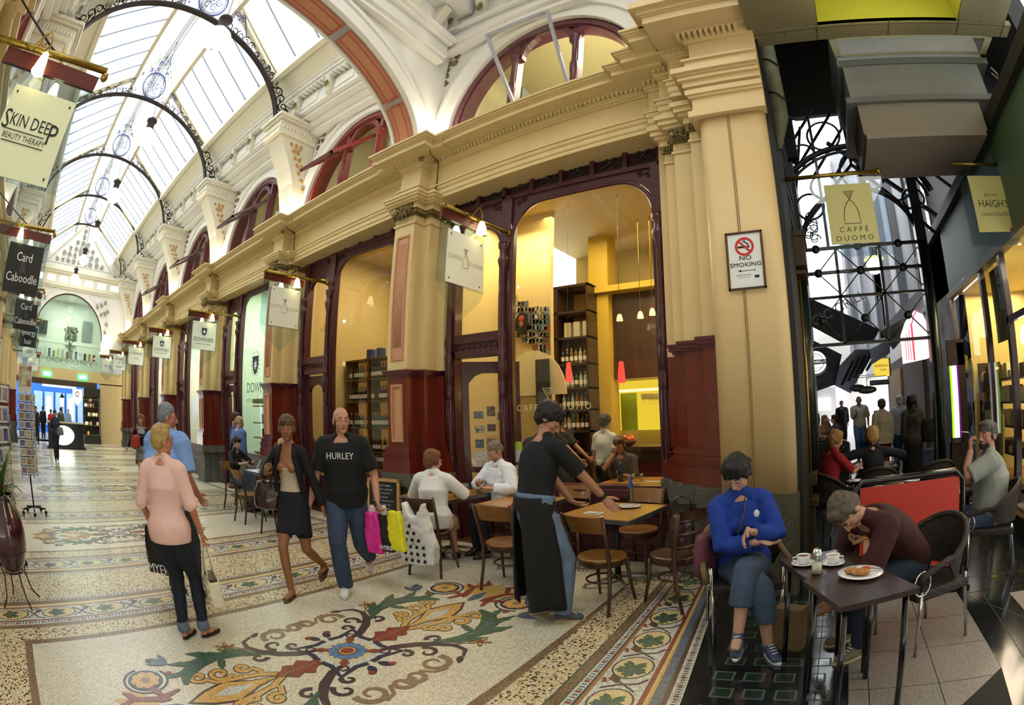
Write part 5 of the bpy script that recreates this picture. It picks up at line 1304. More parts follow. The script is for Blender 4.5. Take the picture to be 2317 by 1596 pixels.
m=MB(brass); m.cyl((-.76,0,.46),(.38,0,.50),.025,10); m.ell((.40,0,.50),(.04,.04,.04),8,6); m.obj('brass_bar',t)
p=rayp(2245,432,Y=5.6)
t=thing('hanging_chocolate_sign',"straw-yellow HAIGH'S board on clear acrylic hanging at the right edge",'sign',(2.18,5.6,3.75),R(3))
m=MB(acr); m.box(-.36,-.006,-.5,.30,.004,.50); m.obj('acrylic_sheet',t); m=MB(yel); m.box(-.24,-.015,-.34,.28,-.008,.36); m.obj('board',t)
text('lettering','EST.1915',t,face(.02,-.017,.11),.05,ink); text('lettering',"HAIGH'S",t,face(.03,-.017,.0),.13,ink,xs=.85); text('lettering','CHOCOLATES',t,face(.03,-.017,-.13),.062,ink)
m=MB(brass); m.cyl((-.4,0,.52),(.3,0,.52),.022,10); m.obj('brass_bar',t)
# ---------------------------------------------------------------- the open lane beyond the screen
def at(px,py,Y): return rayp(px,py,Y=Y)
pale=mat('pale_render','#d3cfc8',.8,var=.08,vscale=1); stone=mat('grey_gothic_stone','#a3a3a6',.8,var=.15,vscale=2); tan_=mat('tan_shop_wall','#9c8357',.6)
b=MB(stone); b.box(2.4,12.3,4.0,2.9,32,16); b.use(pale); b.box(2.35,12.3,2.9,2.9,32,4.0)
for y in (14,17,20,23): b.use(stone); b.box(2.15,y,4,2.4,y+.5,14); b.use(mat('deep_window','#5a6068',.4)); b.box(2.38,y+1.0,5,2.41,y+2.0,9)
b.use(mat('brown_shop_timber','#4c2e1e',.5)); b.box(2.3,12.3,0,2.45,20,2.9); b.use(tan_); b.box(2.25,16,0,2.31,19,2.6)
b.obj('wall_lane_far_right',kind='structure')
b=MB(mat('left_lane_wall','#7d838c',.8)); b.box(-1.2,12.9,0,-.9,34,5.5); b.obj('wall_lane_far_left',kind='structure')
w=emis('daylit_white_wall','#f4f8ff',1.5)
b=MB(pale); b.box(-3,33,0,4,33.3,7); b.obj('wall_lane_end',kind='structure')
# gothic tower beyond
t=thing('stone_building','pale stone building with lancet windows rising behind the iron screen','building',(2.0,20,0))
m=MB(mat('bleached_stone','#c6c6cc',.8,var=.1,vscale=1)); m.box(-1.0,0,3.4,.6,2,12); 
for x in (-1.0,-.5,0,.5): m.box(x-.06,-.2,3.4,x+.06,0,11.5)
m.obj('walls',t); m=MB(mat('lancet_shadow','#7a7c84',.6))
for x in (-.75,-.25,.25):
    m.ext([(x-.09,4.2),(x+.09,4.2),(x+.09,5.4),(x,5.7),(x-.09,5.4)],'xz',-.02,.01); m.ext([(x-.09,6.6),(x+.09,6.6),(x+.09,8.0),(x,8.3),(x-.09,8.0)],'xz',-.02,.01)
m.obj('lancet_window',t)
# black awning with chalky lettering (left), a second lower one
awn=mat('black_awning_cloth','#26282c',.8)
def slab(name,pts,m,th,label,cat,**k):
    q=MB(m); P=[Vector(p) for p in pts]; n=(P[1]-P[0]).cross(P[2]-P[0]).normalized()*th; c=len(P)
    q.add(P+[p+n for p in P],[tuple(range(c)),tuple(range(c,2*c))[::-1]]+[(i,(i+1)%c,c+(i+1)%c,c+i) for i in range(c)])
    return q.obj(name,label=label,cat=cat,**k)
a=slab('awning',[at(1818,678,10),at(1990,755,11.5),at(1975,785,11.2),at(1905,782,10.4),at(1818,735,9.7)],awn,.04,'black sloping awning with chalky lettering at the left of the lane','awning')
text('lettering','MAGIC GRILL',a,Matrix.Translation(at(1878,718,9.9))@Matrix.Rotation(R(-24),4,'Y')@Matrix.Rotation(PI/2,4,'X'),.26,mat('chalky_grey','#8a8d92',.8))
a2=slab('awning',[at(1820,770,13),at(1905,812,16),at(1890,880,16),at(1820,905,13)],awn,.04,'lower black awning behind the round white sign','awning')
t=thing('round_cafe_sign','round white sign with black lettering and ring on the left of the lane','sign',at(1845,830,9.2))
m=MB(emis('lit_round_sign','#f4f6f4',1.3)); n=28; r=.22; m.ext([(r*math.cos(2*PI*i/n),r*math.sin(2*PI*i/n)) for i in range(n)],'xz',-.02,.05); m.obj('disc',t)
m=MB(black); n=28; m.tube([(.21*math.cos(2*PI*i/n),-.025,.21*math.sin(2*PI*i/n)) for i in range(n)],.012,5,closed=True); m.tube([(.15*math.cos(2*PI*i/n),-.025,.15*math.sin(2*PI*i/n)) for i in range(n)],.005,5,closed=True); m.box(-.2,-.03,-.035,.2,-.021,.045); m.obj('ring',t)
text('lettering','BANCARELLO',t,face(0,-.034,.005),.062,emis('lit_letters','#ffffff',1.2))
text('lettering','ESPRESSO',t,face(0,-.026,.10),.04,black); text('lettering','FOOD & WINE',t,face(0,-.026,-.10),.035,black)
# awnings right: white-striped canopy, grey flap, red and white box sign with neon
s=slab('awning',[at(1868,872,20),at(1935,800,15),at(1975,800,15),at(1925,900,20)],mat('white_awning','#e8ebf2',.8),.03,'white and navy striped awning deep in the lane','awning')
st=MB(mat('navy_stripe','#23263c',.8))
for k in range(5):
    x=1905+k*14; st.beam(at(x,880-k*8,17.5),at(x+26,825-k*6,15),.10,.02)
st.obj('stripes',s)
slab('awning',[at(1968,800,13),at(2012,778,12.5),at(2012,808,12.5),at(1972,834,13)],mat('grey_valance','#8d93a0',.8),.03,'small grey awning flap above the yellow box sign','awning')
slab('awning',[at(1990,760,12),at(2100,640,9.6),at(2100,700,9.6),at(2020,800,12)],mat('pale_awning_sheet','#c9ccd4',.8),.03,'long pale awning rising to the right behind the screen','awning')
t=thing('box_sign','glowing yellow square cafe sign hanging on the right of the lane','sign',at(1994,842,13))
m=MB(emis('yellow_sign_glow','#e8c64a',1.2)); m.box(-.2,-.03,-.21,.2,.05,.22); m.obj('panel',t); m=MB(mat('ochre_sign_edge','#9a7a2a',.5)); m.box(.2,-.04,-.22,.24,.3,.23); m.obj('edge',t); text('lettering','italiano',t,face(0,-.035,.06),.12,mat('sign_umber','#6b4a18',.6)); text('lettering','Caffe',t,face(.05,-.035,-.05),.08,MATS['sign_umber'])
t=thing('name_board','long dark name board with pale letters under the yellow sign','sign',at(1990,875,12.6)); m=MB(black); m.box(-.24,-.02,-.06,.24,.03,.06); m.obj('board',t); text('lettering','TIGHTWAD',t,face(0,-.025,0),.085,mat('pale_letters','#c9cbd6',.5))
for (px,py,Y,lab,tx,c1,ww) in ((1940,888,12.2,'dark oval sign with white lettering, the left of two hanging ovals','Dinoosy','#16182a',.19),(1962,892,11.6,'brown oval sign reading caffe cortile, the right of two hanging ovals','caffè cortile','#241c14',.22)):
    t=thing('oval_sign',lab,'sign',at(px,py,Y)); m=MB(mat('oval_'+c1[1:],c1,.5)); n=24; m.ext([(ww*math.cos(2*PI*i/n),.085*math.sin(2*PI*i/n)) for i in range(n)],'xz',-.02,.02); m.obj('board',t)
    text('lettering',tx,t,face(0,-.025,0),.095 if tx[0]=='D' else .06,MATS['pale_letters'])
    m=MB(black); m.cyl((0,0,.085),(0,0,.28),.008,5); m.cyl((-.2,0,.28),(.45,0,.28),.008,5); m.obj('bracket',t)
t=thing('striped_box_sign','arched red and white striped canopy box with pink neon on the right of the lane','sign',at(2070,775,9.4))
m=MB(emis('pink_white_glow','#ffe3e6',1.6)); m.ext([(-.22,-.42),(.26,-.36),(.26,.26),(.2,.42),(.05,.50),(-.1,.36),(-.22,.1)],'xz',0,.35); m.obj('box',t)
m=MB(emis('neon_red','#ff3a4a',2.2)); m.tube([(-.04,-.02,-.40),(-.04,-.02,.25),(.02,-.02,.42),(.1,-.02,.50)],.012,5)
for k in range(4): m.beam((-.19+k*.045,-.01,-.38),(-.19+k*.045,-.01,.0+k*.09),.012,.006,(0,1,0))
m.obj('neon_tube',t)
# bright stained-glass cabinet at the right post
t=thing('lit_poster_case','narrow glowing poster case with green and magenta edges beside the green post','display case',(2.05,8.2,0))
m=MB(emis('case_white_glow','#fdfcff',2.2)); m.box(-.04,-.02,.98,.05,.0,2.1); m.obj('light_panel',t)
m=MB(emis('case_green','#a6e02a',1.5)); m.box(-.07,-.03,.98,-.04,.0,2.1); m.obj('green_edge',t)
m=MB(emis('case_magenta','#7a2a8a',1.0)); m.box(.05,-.03,.98,.075,.0,2.1); m.use(MATS['dark_maroon_frame']); m.box(.075,-.05,.7,.2,.05,2.45); m.box(-.09,-.05,2.1,.2,.05,2.5); m.box(-.09,-.05,.9,.1,.05,.98); m.use(mat('brown_cabinet','#3a2c20',.5)); m.box(-.09,-.02,0,.2,.15,.9); m.obj('case_frame',t)
t=thing('globe_lantern','green-white glowing globe lamp hanging behind the iron screen','lamp',at(1978,605,9.2))
m=MB(emis('green_white_opal','#f2ffd0',4)); m.lathe([(.015,-.21),(.09,-.18),(.14,-.08),(.145,.02),(.12,.07)],seg=16); m.obj('opal_shade',t); m=MB(emis('lit_rim','#c8e89a',1.5)); m.lathe([(.19,.07),(.17,.09),(.10,.12),(.03,.14)],seg=16); m.obj('brim',t); m=MB(black); m.cyl((0,0,.14),(0,0,.9),.01,5); m.ell((0,0,-.22),(.015,.015,.02),6,4); m.obj('stem',t)
# posts and rail screens of the lane cafes
t=thing('barrier_screen','black cloth barrier with pale top rail beyond the seated women','barrier',(-.3,9.6,0)); m=MB(black); m.box(0,-.02,.15,.62,.02,.95); m.obj('cloth',t); m=MB(chrome); m.tube([(0,0,.98),(.55,0,.98),(.63,0,.92),(.65,0,.0)],.014,6); m.obj('rail',t)
# blurred bright shop windows far down the lane
rn=random.Random(3)
for k,(px,py,w_,h_,c) in enumerate([(1830,875,.5,.9,'#dfe8ff'),(1850,925,1.6,.8,'#ffffff'),(1880,860,.8,1.2,'#e6ecff'),(1905,900,.7,1.6,'#f5f0ff'),(1838,860,.6,.3,'#3a66d8')]):
    p=at(px,py,31); m=MB(emis('daylit_shop_%d'%k,c,1.6)); m.box(p.x-w_/2,32.7,p.z-h_/2,p.x+w_/2,32.8,p.z+h_/2); m.obj('lit_shop_window' if 0 else 'shop_window_display',label='bright daylit shop window at the far end of the lane, %s'%['small upper left','widest, at head height','tall pale one','narrow one on the right','little blue strip'][k],cat='shop window')
# ---------------------------------------------------------------- shop interiors
caf=mat('cafe_cream_wall','#cdb87a',.7,var=.04,vscale=2); cafy=mat('cafe_yellow_wall','#c9a832',.6); cfl=mat('cafe_floor_boards','#5a3a26',.4,var=.2,vscale=6)
brn=mat('dark_stained_oak','#3b2415',.4,var=.25,vscale=7,coat=.2); red_f=mat('counter_oxblood','#5e1a14',.35,coat=.4)
r=MB(caf)
def room(m,x0,x1,y0,y1,z1,side=(1,1)):
    m.box(x0,y1,0,x1,y1+.1,z1); m.box(x0,y0,z1,x1,y1+.1,z1+.1)
    if side[0]: m.box(x0-.06,y0,0,x0,y1,z1)
    if side[1]: m.box(x1,y0,0,x1+.06,y1,z1)
room(r,-5.32,-1.05,5.66,10.2,5.2,(0,1)); r.obj('wall_cafe',kind='structure')
r=MB(caf); room(r,-9.45,-5.44,5.66,8.3,5.2); r.obj('wall_wine_bar',kind='structure')
r=MB(mat('coin_shop_wall','#dfe6d2',.7)); room(r,-13.95,-9.56,5.66,8.0,5.2); r.obj('wall_coin_shop',kind='structure')
r=MB(mat('lit_shop_wall','#f0ead8',.7)); room(r,-18.8,-14.05,5.66,8.0,5.2); room(r,-23.9,-18.9,5.66,8.0,5.2); room(r,-29.2,-24.0,5.66,8.0,5.2); r.obj('wall_far_shops',kind='structure')
r=MB(cfl); r.box(-31,5.25,-.03,-1.05,10.3,.005); r.obj('floor_shops',kind='structure')
# upstairs rooms behind the lunettes
r=MB(mat('upstairs_cream','#e6dcae',.7)); r.box(-31,5.63,5.42,-1.0,9.0,5.5); r.box(-31,8.9,5.5,-1.0,9.0,8.4); r.box(-31,5.63,8.3,-1.0,9.0,8.4); r.box(-1.1,5.63,5.5,-1.0,9,8.3)
for x in PX: r.box(x-.05,5.63,5.5,x+.05,8.9,8.3)
r.obj('wall_upstairs',kind='structure')
r=MB(mat('upstairs_grey_partition','#6f7468',.7)); r.box(-4.45,6.2,5.5,-4.35,8.5,7.2); r.obj('partition_board',label='grey partition seen through the left light of the nearest upper arch',cat='partition')
# --- cafe fittings: walls and counters placed on their own planes
def pl(px,py,Y): return rayp(px,py,Y=Y)
w=MB(caf); a=pl(1034,790,7.4); b=pl(1244,650,7.4)
w.box(-6.3,7.4,0,-4.35,7.5,5.2); w.obj('wall_stair',kind='structure')
# postcards pinned on the stair wall: outline follows the stair
pcs=[mat('postcard_%d'%k,c,.5,col2=c2,vscale=25) for k,(c,c2) in enumerate([('#8aa0a8','#40505a'),('#b7a98a','#5a4a38'),('#c9c9bd','#6d6d66'),('#7d5a42','#332418'),('#5f7486','#2c3a46'),('#a65a3a','#43261c')])]
rn=random.Random(12); n=0
for row in range(13):
    for col in range(26):
        px=1036+col*8.4+rn.uniform(-1.5,1.5); py=640+row*14+rn.uniform(-2,2)
        top=640+max(0,(px-1085))*.45 if px<1165 else 690+ (px-1165)*.2
        bot=775 if px<1140 else 745+(px-1140)*.75
        if py<top or py>bot or px>1240: continue
        if n>=200: break
        p=pl(px,py,7.38); q=MB(rn.choice(pcs)); ww,hh=(.058,.04) if rn.random()<.75 else (.04,.055)
        q.box(p.x-ww,7.375,p.z-hh,p.x+ww,7.384,p.z+hh); q.obj('postcard',label='one of the pinned postcards covering the stair wall of the cafe',cat='postcard',group='postcards pinned on the cafe stair wall'); n+=1
pf=pl(1181,742,7.36); t=thing('framed_portrait','oval dark framed portrait with a red cap on the cafe wall by the window column','picture',(pf.x,7.36,pf.z)); m=MB(black); m.ext([(.13*math.cos(k*.3),.19*math.sin(k*.3)) for k in range(21)],'xz',-.02,.01); m.obj('frame',t); m=MB(mat('portrait_red','#a33a24',.5)); m.ell((0,-.025,.08),(.06,.008,.06),10,6); m.use(mat('portrait_face','#8c6248',.6)); m.ell((0,-.025,-.01),(.045,.008,.06),10,6); m.obj('portrait',t)
# arched stair recess
p=pl(1205,830,7.38); m=MB(mat('pale_stair_arch','#e3d6a4',.6)); A=[(p.x-.65+1.3*(.5-.5*math.cos(PI*i/14)),p.z-.55+.75*math.sin(PI*i/14)) for i in range(15)]; m.ext(A,'xz',7.37,7.385); m.obj('trim_18',kind='structure')
p=pl(1220,880,7.2); m=MB(mat('slate_menu_board','#2d332f',.6)); m.box(p.x-.13,7.3,p.z-.42,p.x+.13,7.33,p.z+.42); m.obj('menu_board',label='tall narrow slate board on the cafe wall under the postcards',cat='board')
# tall wine cabinet
c0=pl(1250,660,8.6); c1=pl(1330,945,8.6)
t=thing('wine_cabinet','tall dark wine cabinet full of bottles behind the cafe counter','cabinet',(0,0,0))
m=MB(brn); xl,xr=c0.x,pl(1332,800,8.6).x; zt=c0.z
m.box(xl,8.6,0,xl+.10,9.2,zt); m.box(xr-.04,8.6,0,xr,9.2,zt); m.box(xl,9.15,0,xr,9.2,zt); m.box(xl,8.6,zt-.05,xr,9.2,zt)
zs=[.95,1.35,1.75,2.15,2.6,3.1,3.6]
for z in zs: m.box(xl,8.6,z,xr,9.2,z+.04)
m.obj('carcass',t)
m=MB(mat('amber_backing','#a87b22',.5,)); m.box(xl+.2,9.12,3.15,xr-.05,9.14,zt-.08); m.obj('backing',t)
bot_m=[mat('green_bottle','#1e2c16',.15,coat=.5),mat('dark_bottle','#0e0d0c',.15,coat=.5),mat('amber_bottle','#7a4a14',.2,coat=.5),mat('clear_spirit','#9aa48c',.2,coat=.5)]; lab_m=mat('wine_label','#e9e4d4',.5); gold_b=mat('gold_foil','#c89c34',.3,metal=.7)
def bottle(x,y,z,kind=0,cap=None,name='wine_bottle',label='',group='',s=1,cat='bottle'):
    t=thing(name,label,cat,(x,y,z),0,group)
    m=MB(bot_m[kind]); m.lathe([(0,0),(.037*s,0),(.038*s,.02*s),(.038*s,.19*s),(.030*s,.215*s),(.014*s,.245*s),(.0135*s,.295*s),(0,.297*s)],seg=9); m.obj('glass',t)
    m=MB(lab_m); m.lathe([(.0385*s,.06*s),(.0385*s,.14*s)],seg=9); m.obj('label',t)
    m=MB(cap or black); m.lathe([(.0145*s,.25*s),(.015*s,.30*s),(0,.301*s)],seg=8); m.obj('cap',t)
    return t
protos={}
def put_bottle(x,y,z,kind,cap,label,group,s=1):
    k=(kind,cap.name if cap else '',s)
    if k not in protos: protos[k]=bottle(x,y,z,kind,cap,label=label,group=group,s=s); return
    dup(protos[k],(x,y,z),0,label,group)
for z in zs[1:5]:
    x=xl+.16
    while x<xr-.08: put_bottle(x,8.7,z+.04,rn.choice((0,1,2,3)),rn.choice((None,gold_b)),'bottle standing in the tall cabinet behind the cafe counter','bottles in the cafe cabinet'); x+=.095
for z in (3.14,):
    for k in range(5):
        x=xl+.2+k*.2
        if x<xr-.1: m=MB(mat('cream_carton','#cfc3a0',.5)); m.box(x,8.7,z,x+.13,8.9,z+.3); m.obj('carton',label='pale carton high in the cafe wine cabinet',cat='carton',group='cartons in the wine cabinet')
# yellow column, dark recess, bright kitchen pass
c=pl(1352,600,8.9); m=MB(cafy); m.box(pl(1332,700,9).x,9,0,pl(1376,700,9).x,9.4,5.2); m.box(pl(1332,700,9).x,8.9,4.0,-1.1,9.3,4.12); m.obj('trim_19',kind='structure')
m=MB(brn); x0,x1=pl(1376,760,9.2).x,pl(1500,760,9.2).x; z0,z1=pl(1430,866,9.2).z,pl(1430,672,9.2).z
m.box(x0,9.2,z0,x1,9.3,z1); m.box(x0,9.15,z0,x0+.08,9.3,z1); m.use(mat('umber_band','#4a2812',.5)); m.box(x0,9.18,z0,x1,9.21,z0+.35); m.obj('trim_30',kind='structure')
m=MB(emis('kitchen_yellow_glow','#f0cf3e',1.1)); zk0,zk1=pl(1430,985,9.5).z,pl(1430,880,9.5).z; xk0,xk1=pl(1372,930,9.5).x,pl(1500,930,9.5).x
m.box(xk0,9.9,zk0,xk1,9.95,zk1+.1); m.obj('wall_kitchen',kind='structure')
m=MB(mat('lime_kitchen_wall','#9fb22c',.6)); m.box(pl(1405,930,9.85).x,9.85,zk0,pl(1440,930,9.85).x,9.9,zk1-.15); m.obj('trim_31',kind='structure')
m=MB(mat('kitchen_door_brown','#5a4214',.5)); m.box(pl(1378,930,9.8).x,9.8,zk0,pl(1395,930,9.8).x,9.84,pl(1385,905,9.8).z); m.obj('door_9',kind='structure')
m=MB(emis('kitchen_shelf_light','#ffe9a0',2.2)); m.box(pl(1392,893,9.6).x,9.6,pl(1400,897,9.6).z,xk1,9.75,pl(1400,893,9.6).z+.01); m.obj('trim_32',kind='structure')
for k in range(7):
    p=pl(1455+k*6,925,9.5); m=MB(glass if 0 else mat('wine_glass_glint','#e8dfae',.1,alpha=.6)); m.lathe([(.03,0),(.004,.01),(.004,.08),(.035,.12),(.04,.17),(.03,.21)],(p.x,p.y,p.z),10); m.obj('wine_glass',label='wine glass hanging at the bright kitchen pass',cat='glass',group='glasses at the kitchen pass')
# counter
t=thing('bar_counter','long dark bar counter with oxblood front inside the cafe','counter',(0,0,0))
xa,xb=-3.5,-1.15
m=MB(red_f); m.box(xa,8.0,0,xb,8.6,1.06); m.obj('front',t); m=MB(brn); m.box(xa-.05,7.9,1.06,xb,8.65,1.12); m.box(xa,7.97,.86,xb,8.02,1.06); m.obj('top',t)
for px,py,kind in ((1420,970,0),(1396,968,1),(1290,972,2)):
    p=pl(px,py,8.1); t=thing(['fruit_bowl','copper_bowl','red_bowl'][kind],['bowl of orange fruit on the bar counter','shallow brown bowl on the bar counter','dark red bowl on the bar counter left of the barman'][kind],'bowl',(p.x,8.1,1.12)); m=MB(mat(['brown_bowl','copper','red_lacquer'][kind],['#6b4a2a','#8a5a2a','#8e1a14'][kind],.3)); m.lathe([(.05,0),(.12,.05),(.15,.10),(.14,.10),(.11,.05),(0,.02)],seg=14); m.obj('bowl',t)
    if kind==0:
        f=MB(mat('orange_fruit','#d8672c',.5)); 
        for k in range(7): f.ell((.08*math.cos(k*.9),.08*math.sin(k*.9),.12+.03*(k%2)),(.04,.04,.04),8,6)
        f.obj('fruit',t)
t=thing('espresso_machine','steel espresso machine at the right end of the bar','coffee machine',(-1.75,8.2,1.12)); m=MB(chrome); m.box(-.3,-.1,.0,.3,.3,.38); m.box(-.32,-.14,.30,.32,.3,.42); m.obj('body',t); m=MB(mat('stacked_cups','#c9c2ac',.4)); 
for k in range(6): m.lathe([(.03,0),(.04,.06)],(-.25+k*.1,.05,.42),8)
m.obj('cups',t)
# red pendants
pr=emis('red_glass_glow','#ff3a30',2.6)
for k,(px,py,Y,lab,sc) in enumerate([(1287,852,7.2,'red tapered glass pendant left of the yellow column',1),(1406,852,7.2,'red tapered glass pendant in front of the dark recess',1.05),(1088,878,7.0,'red pendant seen through the cafe door, right one',.75),(1070,893,7.0,'red pendant seen through the cafe door, left one',.6)]):
    p=pl(px,py,Y); t=thing('red_pendant',lab,'lamp',tuple(p),0,'red pendants over the cafe tables'); m=MB(pr); m.lathe([(.055*sc,-.15*sc),(.048*sc,-.0),(.03*sc,.15*sc),(.0,.16*sc)],seg=12); m.obj('shade',t); m=MB(black); m.cyl((0,0,.15*sc),(0,0,5.18-p.z),.004,4); m.obj('cord',t)
# small warm wall lamps seen inside the cafe window
for k,(px,py,Y,lab) in enumerate([(1402,728,8.4,'small frosted pendant in the dark recess, left one'),(1449,722,8.4,'small frosted pendant in the dark recess, middle one'),(1476,715,8.4,'small frosted pendant in the dark recess, right one')]):
    p=pl(px,py,Y); t=thing('frosted_pendant',lab,'lamp',tuple(p),0,'frosted pendants in the recess'); m=MB(emis('frosted_glow','#ffe08a',3)); m.lathe([(.06,-.06),(.045,.02),(.025,.06),(0,.065)],seg=10); m.obj('shade',t); m=MB(brass); m.cyl((0,0,.06),(0,0,5.18-p.z),.006,4); m.obj('stem',t)
# --- wine bar in the second bay
t=thing('wine_shelving','backlit wooden wine shelving full of bottles in the wine bar window','shelving',(0,0,0))
xl,xr=pl(783,930,6.9).x,pl(905,930,6.9).x; zr=[pl(830,py,6.9).z for py in (1060,1032,978,918,868,822)]
m=MB(mat('honey_oak','#6b4a24',.45,var=.2,vscale=8)); 
for z in zr: m.box(xl,6.9,z-.02,xr,7.25,z+.01)
for x in (xl,(xl+xr)/2-.12,xr): m.box(x-.02,6.9,0,x+.02,7.25,zr[-1])
m.box(xl,6.92,0,xr,6.97,zr[0]); m.obj('carcass',t); m=MB(emis('amber_backlight','#7a5418',.8)); m.box(xl,7.26,zr[0],xr,7.28,zr[-1]); m.obj('backlit_panel',t)
for ri,z in enumerate(zr[:-1]):
    x=xl+.07
    while x<xr-.05:
        if rn.random()<.82: put_bottle(x,7.0,z+.012,(2 if ri in (0,) else (0 if ri in (2,) else 1)),(gold_b if ri==2 else None),'wine bottle on the backlit shelves of the wine bar','bottles on the wine bar shelves')
        x+=.088
for k in range(2):
    p=pl(838+k*22,812,7.0); m=MB(mat('navy_gold_pack','#2a3a6a',.4)); m.box(p.x-.07,6.95,zr[-1]+.0,p.x+.07,7.1,zr[-1]+.2); m.obj('gift_pack',label='blue and gold gift pack on top of the wine shelves, %s one'%('left','right')[k],cat='box')
fr_m=mat('dark_picture_frame','#3a2416',.4); mt=mat('cream_mount','#d8c894',.6); pic=mat('sepia_print','#8a7242',.6,col2='#4a3a20',vscale=30)
for (x0,y0,x1,y1,lab) in ((720,742,765,808,'framed print on the wine bar wall, leftmost, half behind the column'),(778,752,822,812,'framed print of an arch on the wine bar wall, middle'),(832,760,872,816,'framed print on the wine bar wall, right, above the blue packs'),(745,930,776,975,'lower framed landscape on the wine bar wall')):
    a=pl(x0,y0,8.2); b=pl(x1,y1,8.2); t=thing('framed_print',lab,'picture',((a.x+b.x)/2,8.25,(a.z+b.z)/2)); w_=abs(b.x-a.x)/2; h_=abs(a.z-b.z)/2
    m=MB(fr_m); m.box(-w_,-.04,-h_,w_,0.02,h_); m.obj('frame',t); m=MB(mt); m.box(-w_*.88,-.045,-h_*.9,w_*.88,-.03,h_*.9); m.obj('mount',t); m=MB(pic); m.box(-w_*.5,-.05,-h_*.58,w_*.5,-.04,h_*.55); m.obj('print',t)
a=pl(745,828,7.9); b=pl(782,905,7.9); t=thing('wine_poster','tall dark poster lettered ISABELLA beside the wine shelves','poster',((a.x+b.x)/2,8.1,(a.z+b.z)/2)); m=MB(mat('poster_black','#1d1712',.4,col2='#5a2a16',vscale=12)); w_=abs(b.x-a.x)/2; h_=abs(a.z-b.z)/2; m.box(-w_,-.02,-h_,w_,.02,h_); m.obj('sheet',t); text('lettering','ISABELLA',t,face(0,-.03,-h_*.85),.1,mat('poster_gold','#b99648',.5))
# --- coin shop: lit cabinets and lettering on the glass
t=thing('coin_cabinet','lit glass cabinet of coins and books in the coin shop window','display case',(0,0,0)); m=MB(mat('blond_wood','#b59a5c',.5)); xl,xr=pl(530,930,6.2).x,pl(600,930,6.2).x
zs2=[.85,1.2,1.55,1.95]
for z in zs2: m.box(-12.35,5.9,z-.03,-10.1,6.5,z)
m.box(-12.35,6.48,0,-10.1,6.5,2.1); m.box(-12.35,5.9,2.0,-10.1,6.5,2.1); m.box(-12.35,5.95,0,-10.1,6.5,.82); m.obj('case',t)
for z in zs2[:-1]:
    for k in range(11):
        c=rn.choice(['#f4efdc','#2c4a7a','#c9a23c','#39463c','#e0e6e0','#7d3a2a']); m=MB(mat('coin_item_'+c[1:],c,.4)); x=-12.2+k*.19; m.box(x,6.1,z,x+.1,6.2,z+rn.uniform(.08,.24)); m.obj('coin_set',label='small boxed coin set or book in the coin shop cabinet',cat='coin set',group='items in the coin shop cabinet')
nav=mat('navy_crest','#20264a',.5); grl=mat('grey_green_letter','#50605a',.5)
def crest(parent,M,s,mm,parent_name='crest'):
    m=MB(mm); m.T=M; S=[(-.5,.55),(.5,.55),(.5,-.1),(.3,-.45),(0,-.65),(-.3,-.45),(-.5,-.1)]; m.add([(a*s,b*s,0) for a,b in S],[tuple(range(7))]); m.obj(parent_name,parent)
    m=MB(mat('crest_white','#f2f4f0',.5)); m.T=M; m.add([((.36 if k%2==0 else .16)*s*math.sin(k*PI/7),(.36 if k%2==0 else .16)*s*math.cos(k*PI/7)-.02*s,.003) for k in range(14)],[tuple(range(14))]); m.obj('star',parent)
    m=MB(mat('wreath_grey','#9aa39c',.5)); m.T=M
    for sg in (-1,1):
        for k in range(8): a=-1.2+k*.36; m.add([(sg*(.62*math.cos(a)+dx)*s,(.75*math.sin(a)+dy)*s,.001) for dx,dy in ((0,0),(.16,.03),(.12,.12),(.02,.1))],[(0,1,2,3)])
    m.obj('wreath',parent)
t=thing('window_crest','large navy shield crest and DOWNIES lettering on the coin shop glass','lettering',(pl(578,835,5.51).x,5.51,pl(578,835,5.51).z))
crest(t,face(0,-.0,0),.36,nav); text('lettering','DOWNIES',t,face(.2,0,-.52),.33,grl,xs=.95); text('lettering','COINS & COLLECTABLES',t,face(.2,0,-.8),.13,grl)
# cafe lettering on the big window
gl_=mat('pale_gilt_glass_letter','#d8c58a',.4); p=pl(1240,932,5.51)
t=thing('window_lettering','CAFFE DUOMO in thin pale letters with hourglass emblem on the cafe window','lettering',(p.x,5.51,p.z)); text('lettering','CAFFE',t,face(-.27,0,0),.115,gl_,sp=1.35); text('lettering','DUOMO',t,face(.33,0,0),.115,gl_,sp=1.4); m=MB(gl_); duomo_logo(m,0,0,.12,.42,.004); m.obj('emblem',t)
p=pl(1310,1140,5.45); t=thing('riser_lettering','small CAFFE DUOMO plate on the wine-red panel under the cafe window','sign',(p.x,5.48,p.z)); m=MB(mat('dark_brown_plate','#2a1a16',.4)); m.box(-.3,0,-.06,.3,.02,.07); m.obj('plate',t); text('lettering','CAFFE',t,face(-.15,-.004,0),.055,gl_,sp=1.2); text('lettering','DUOMO',t,face(.16,-.004,0),.055,gl_,sp=1.2); m=MB(gl_); duomo_logo(m,0,-.003,.02,.11,.003); m.obj('emblem',t)
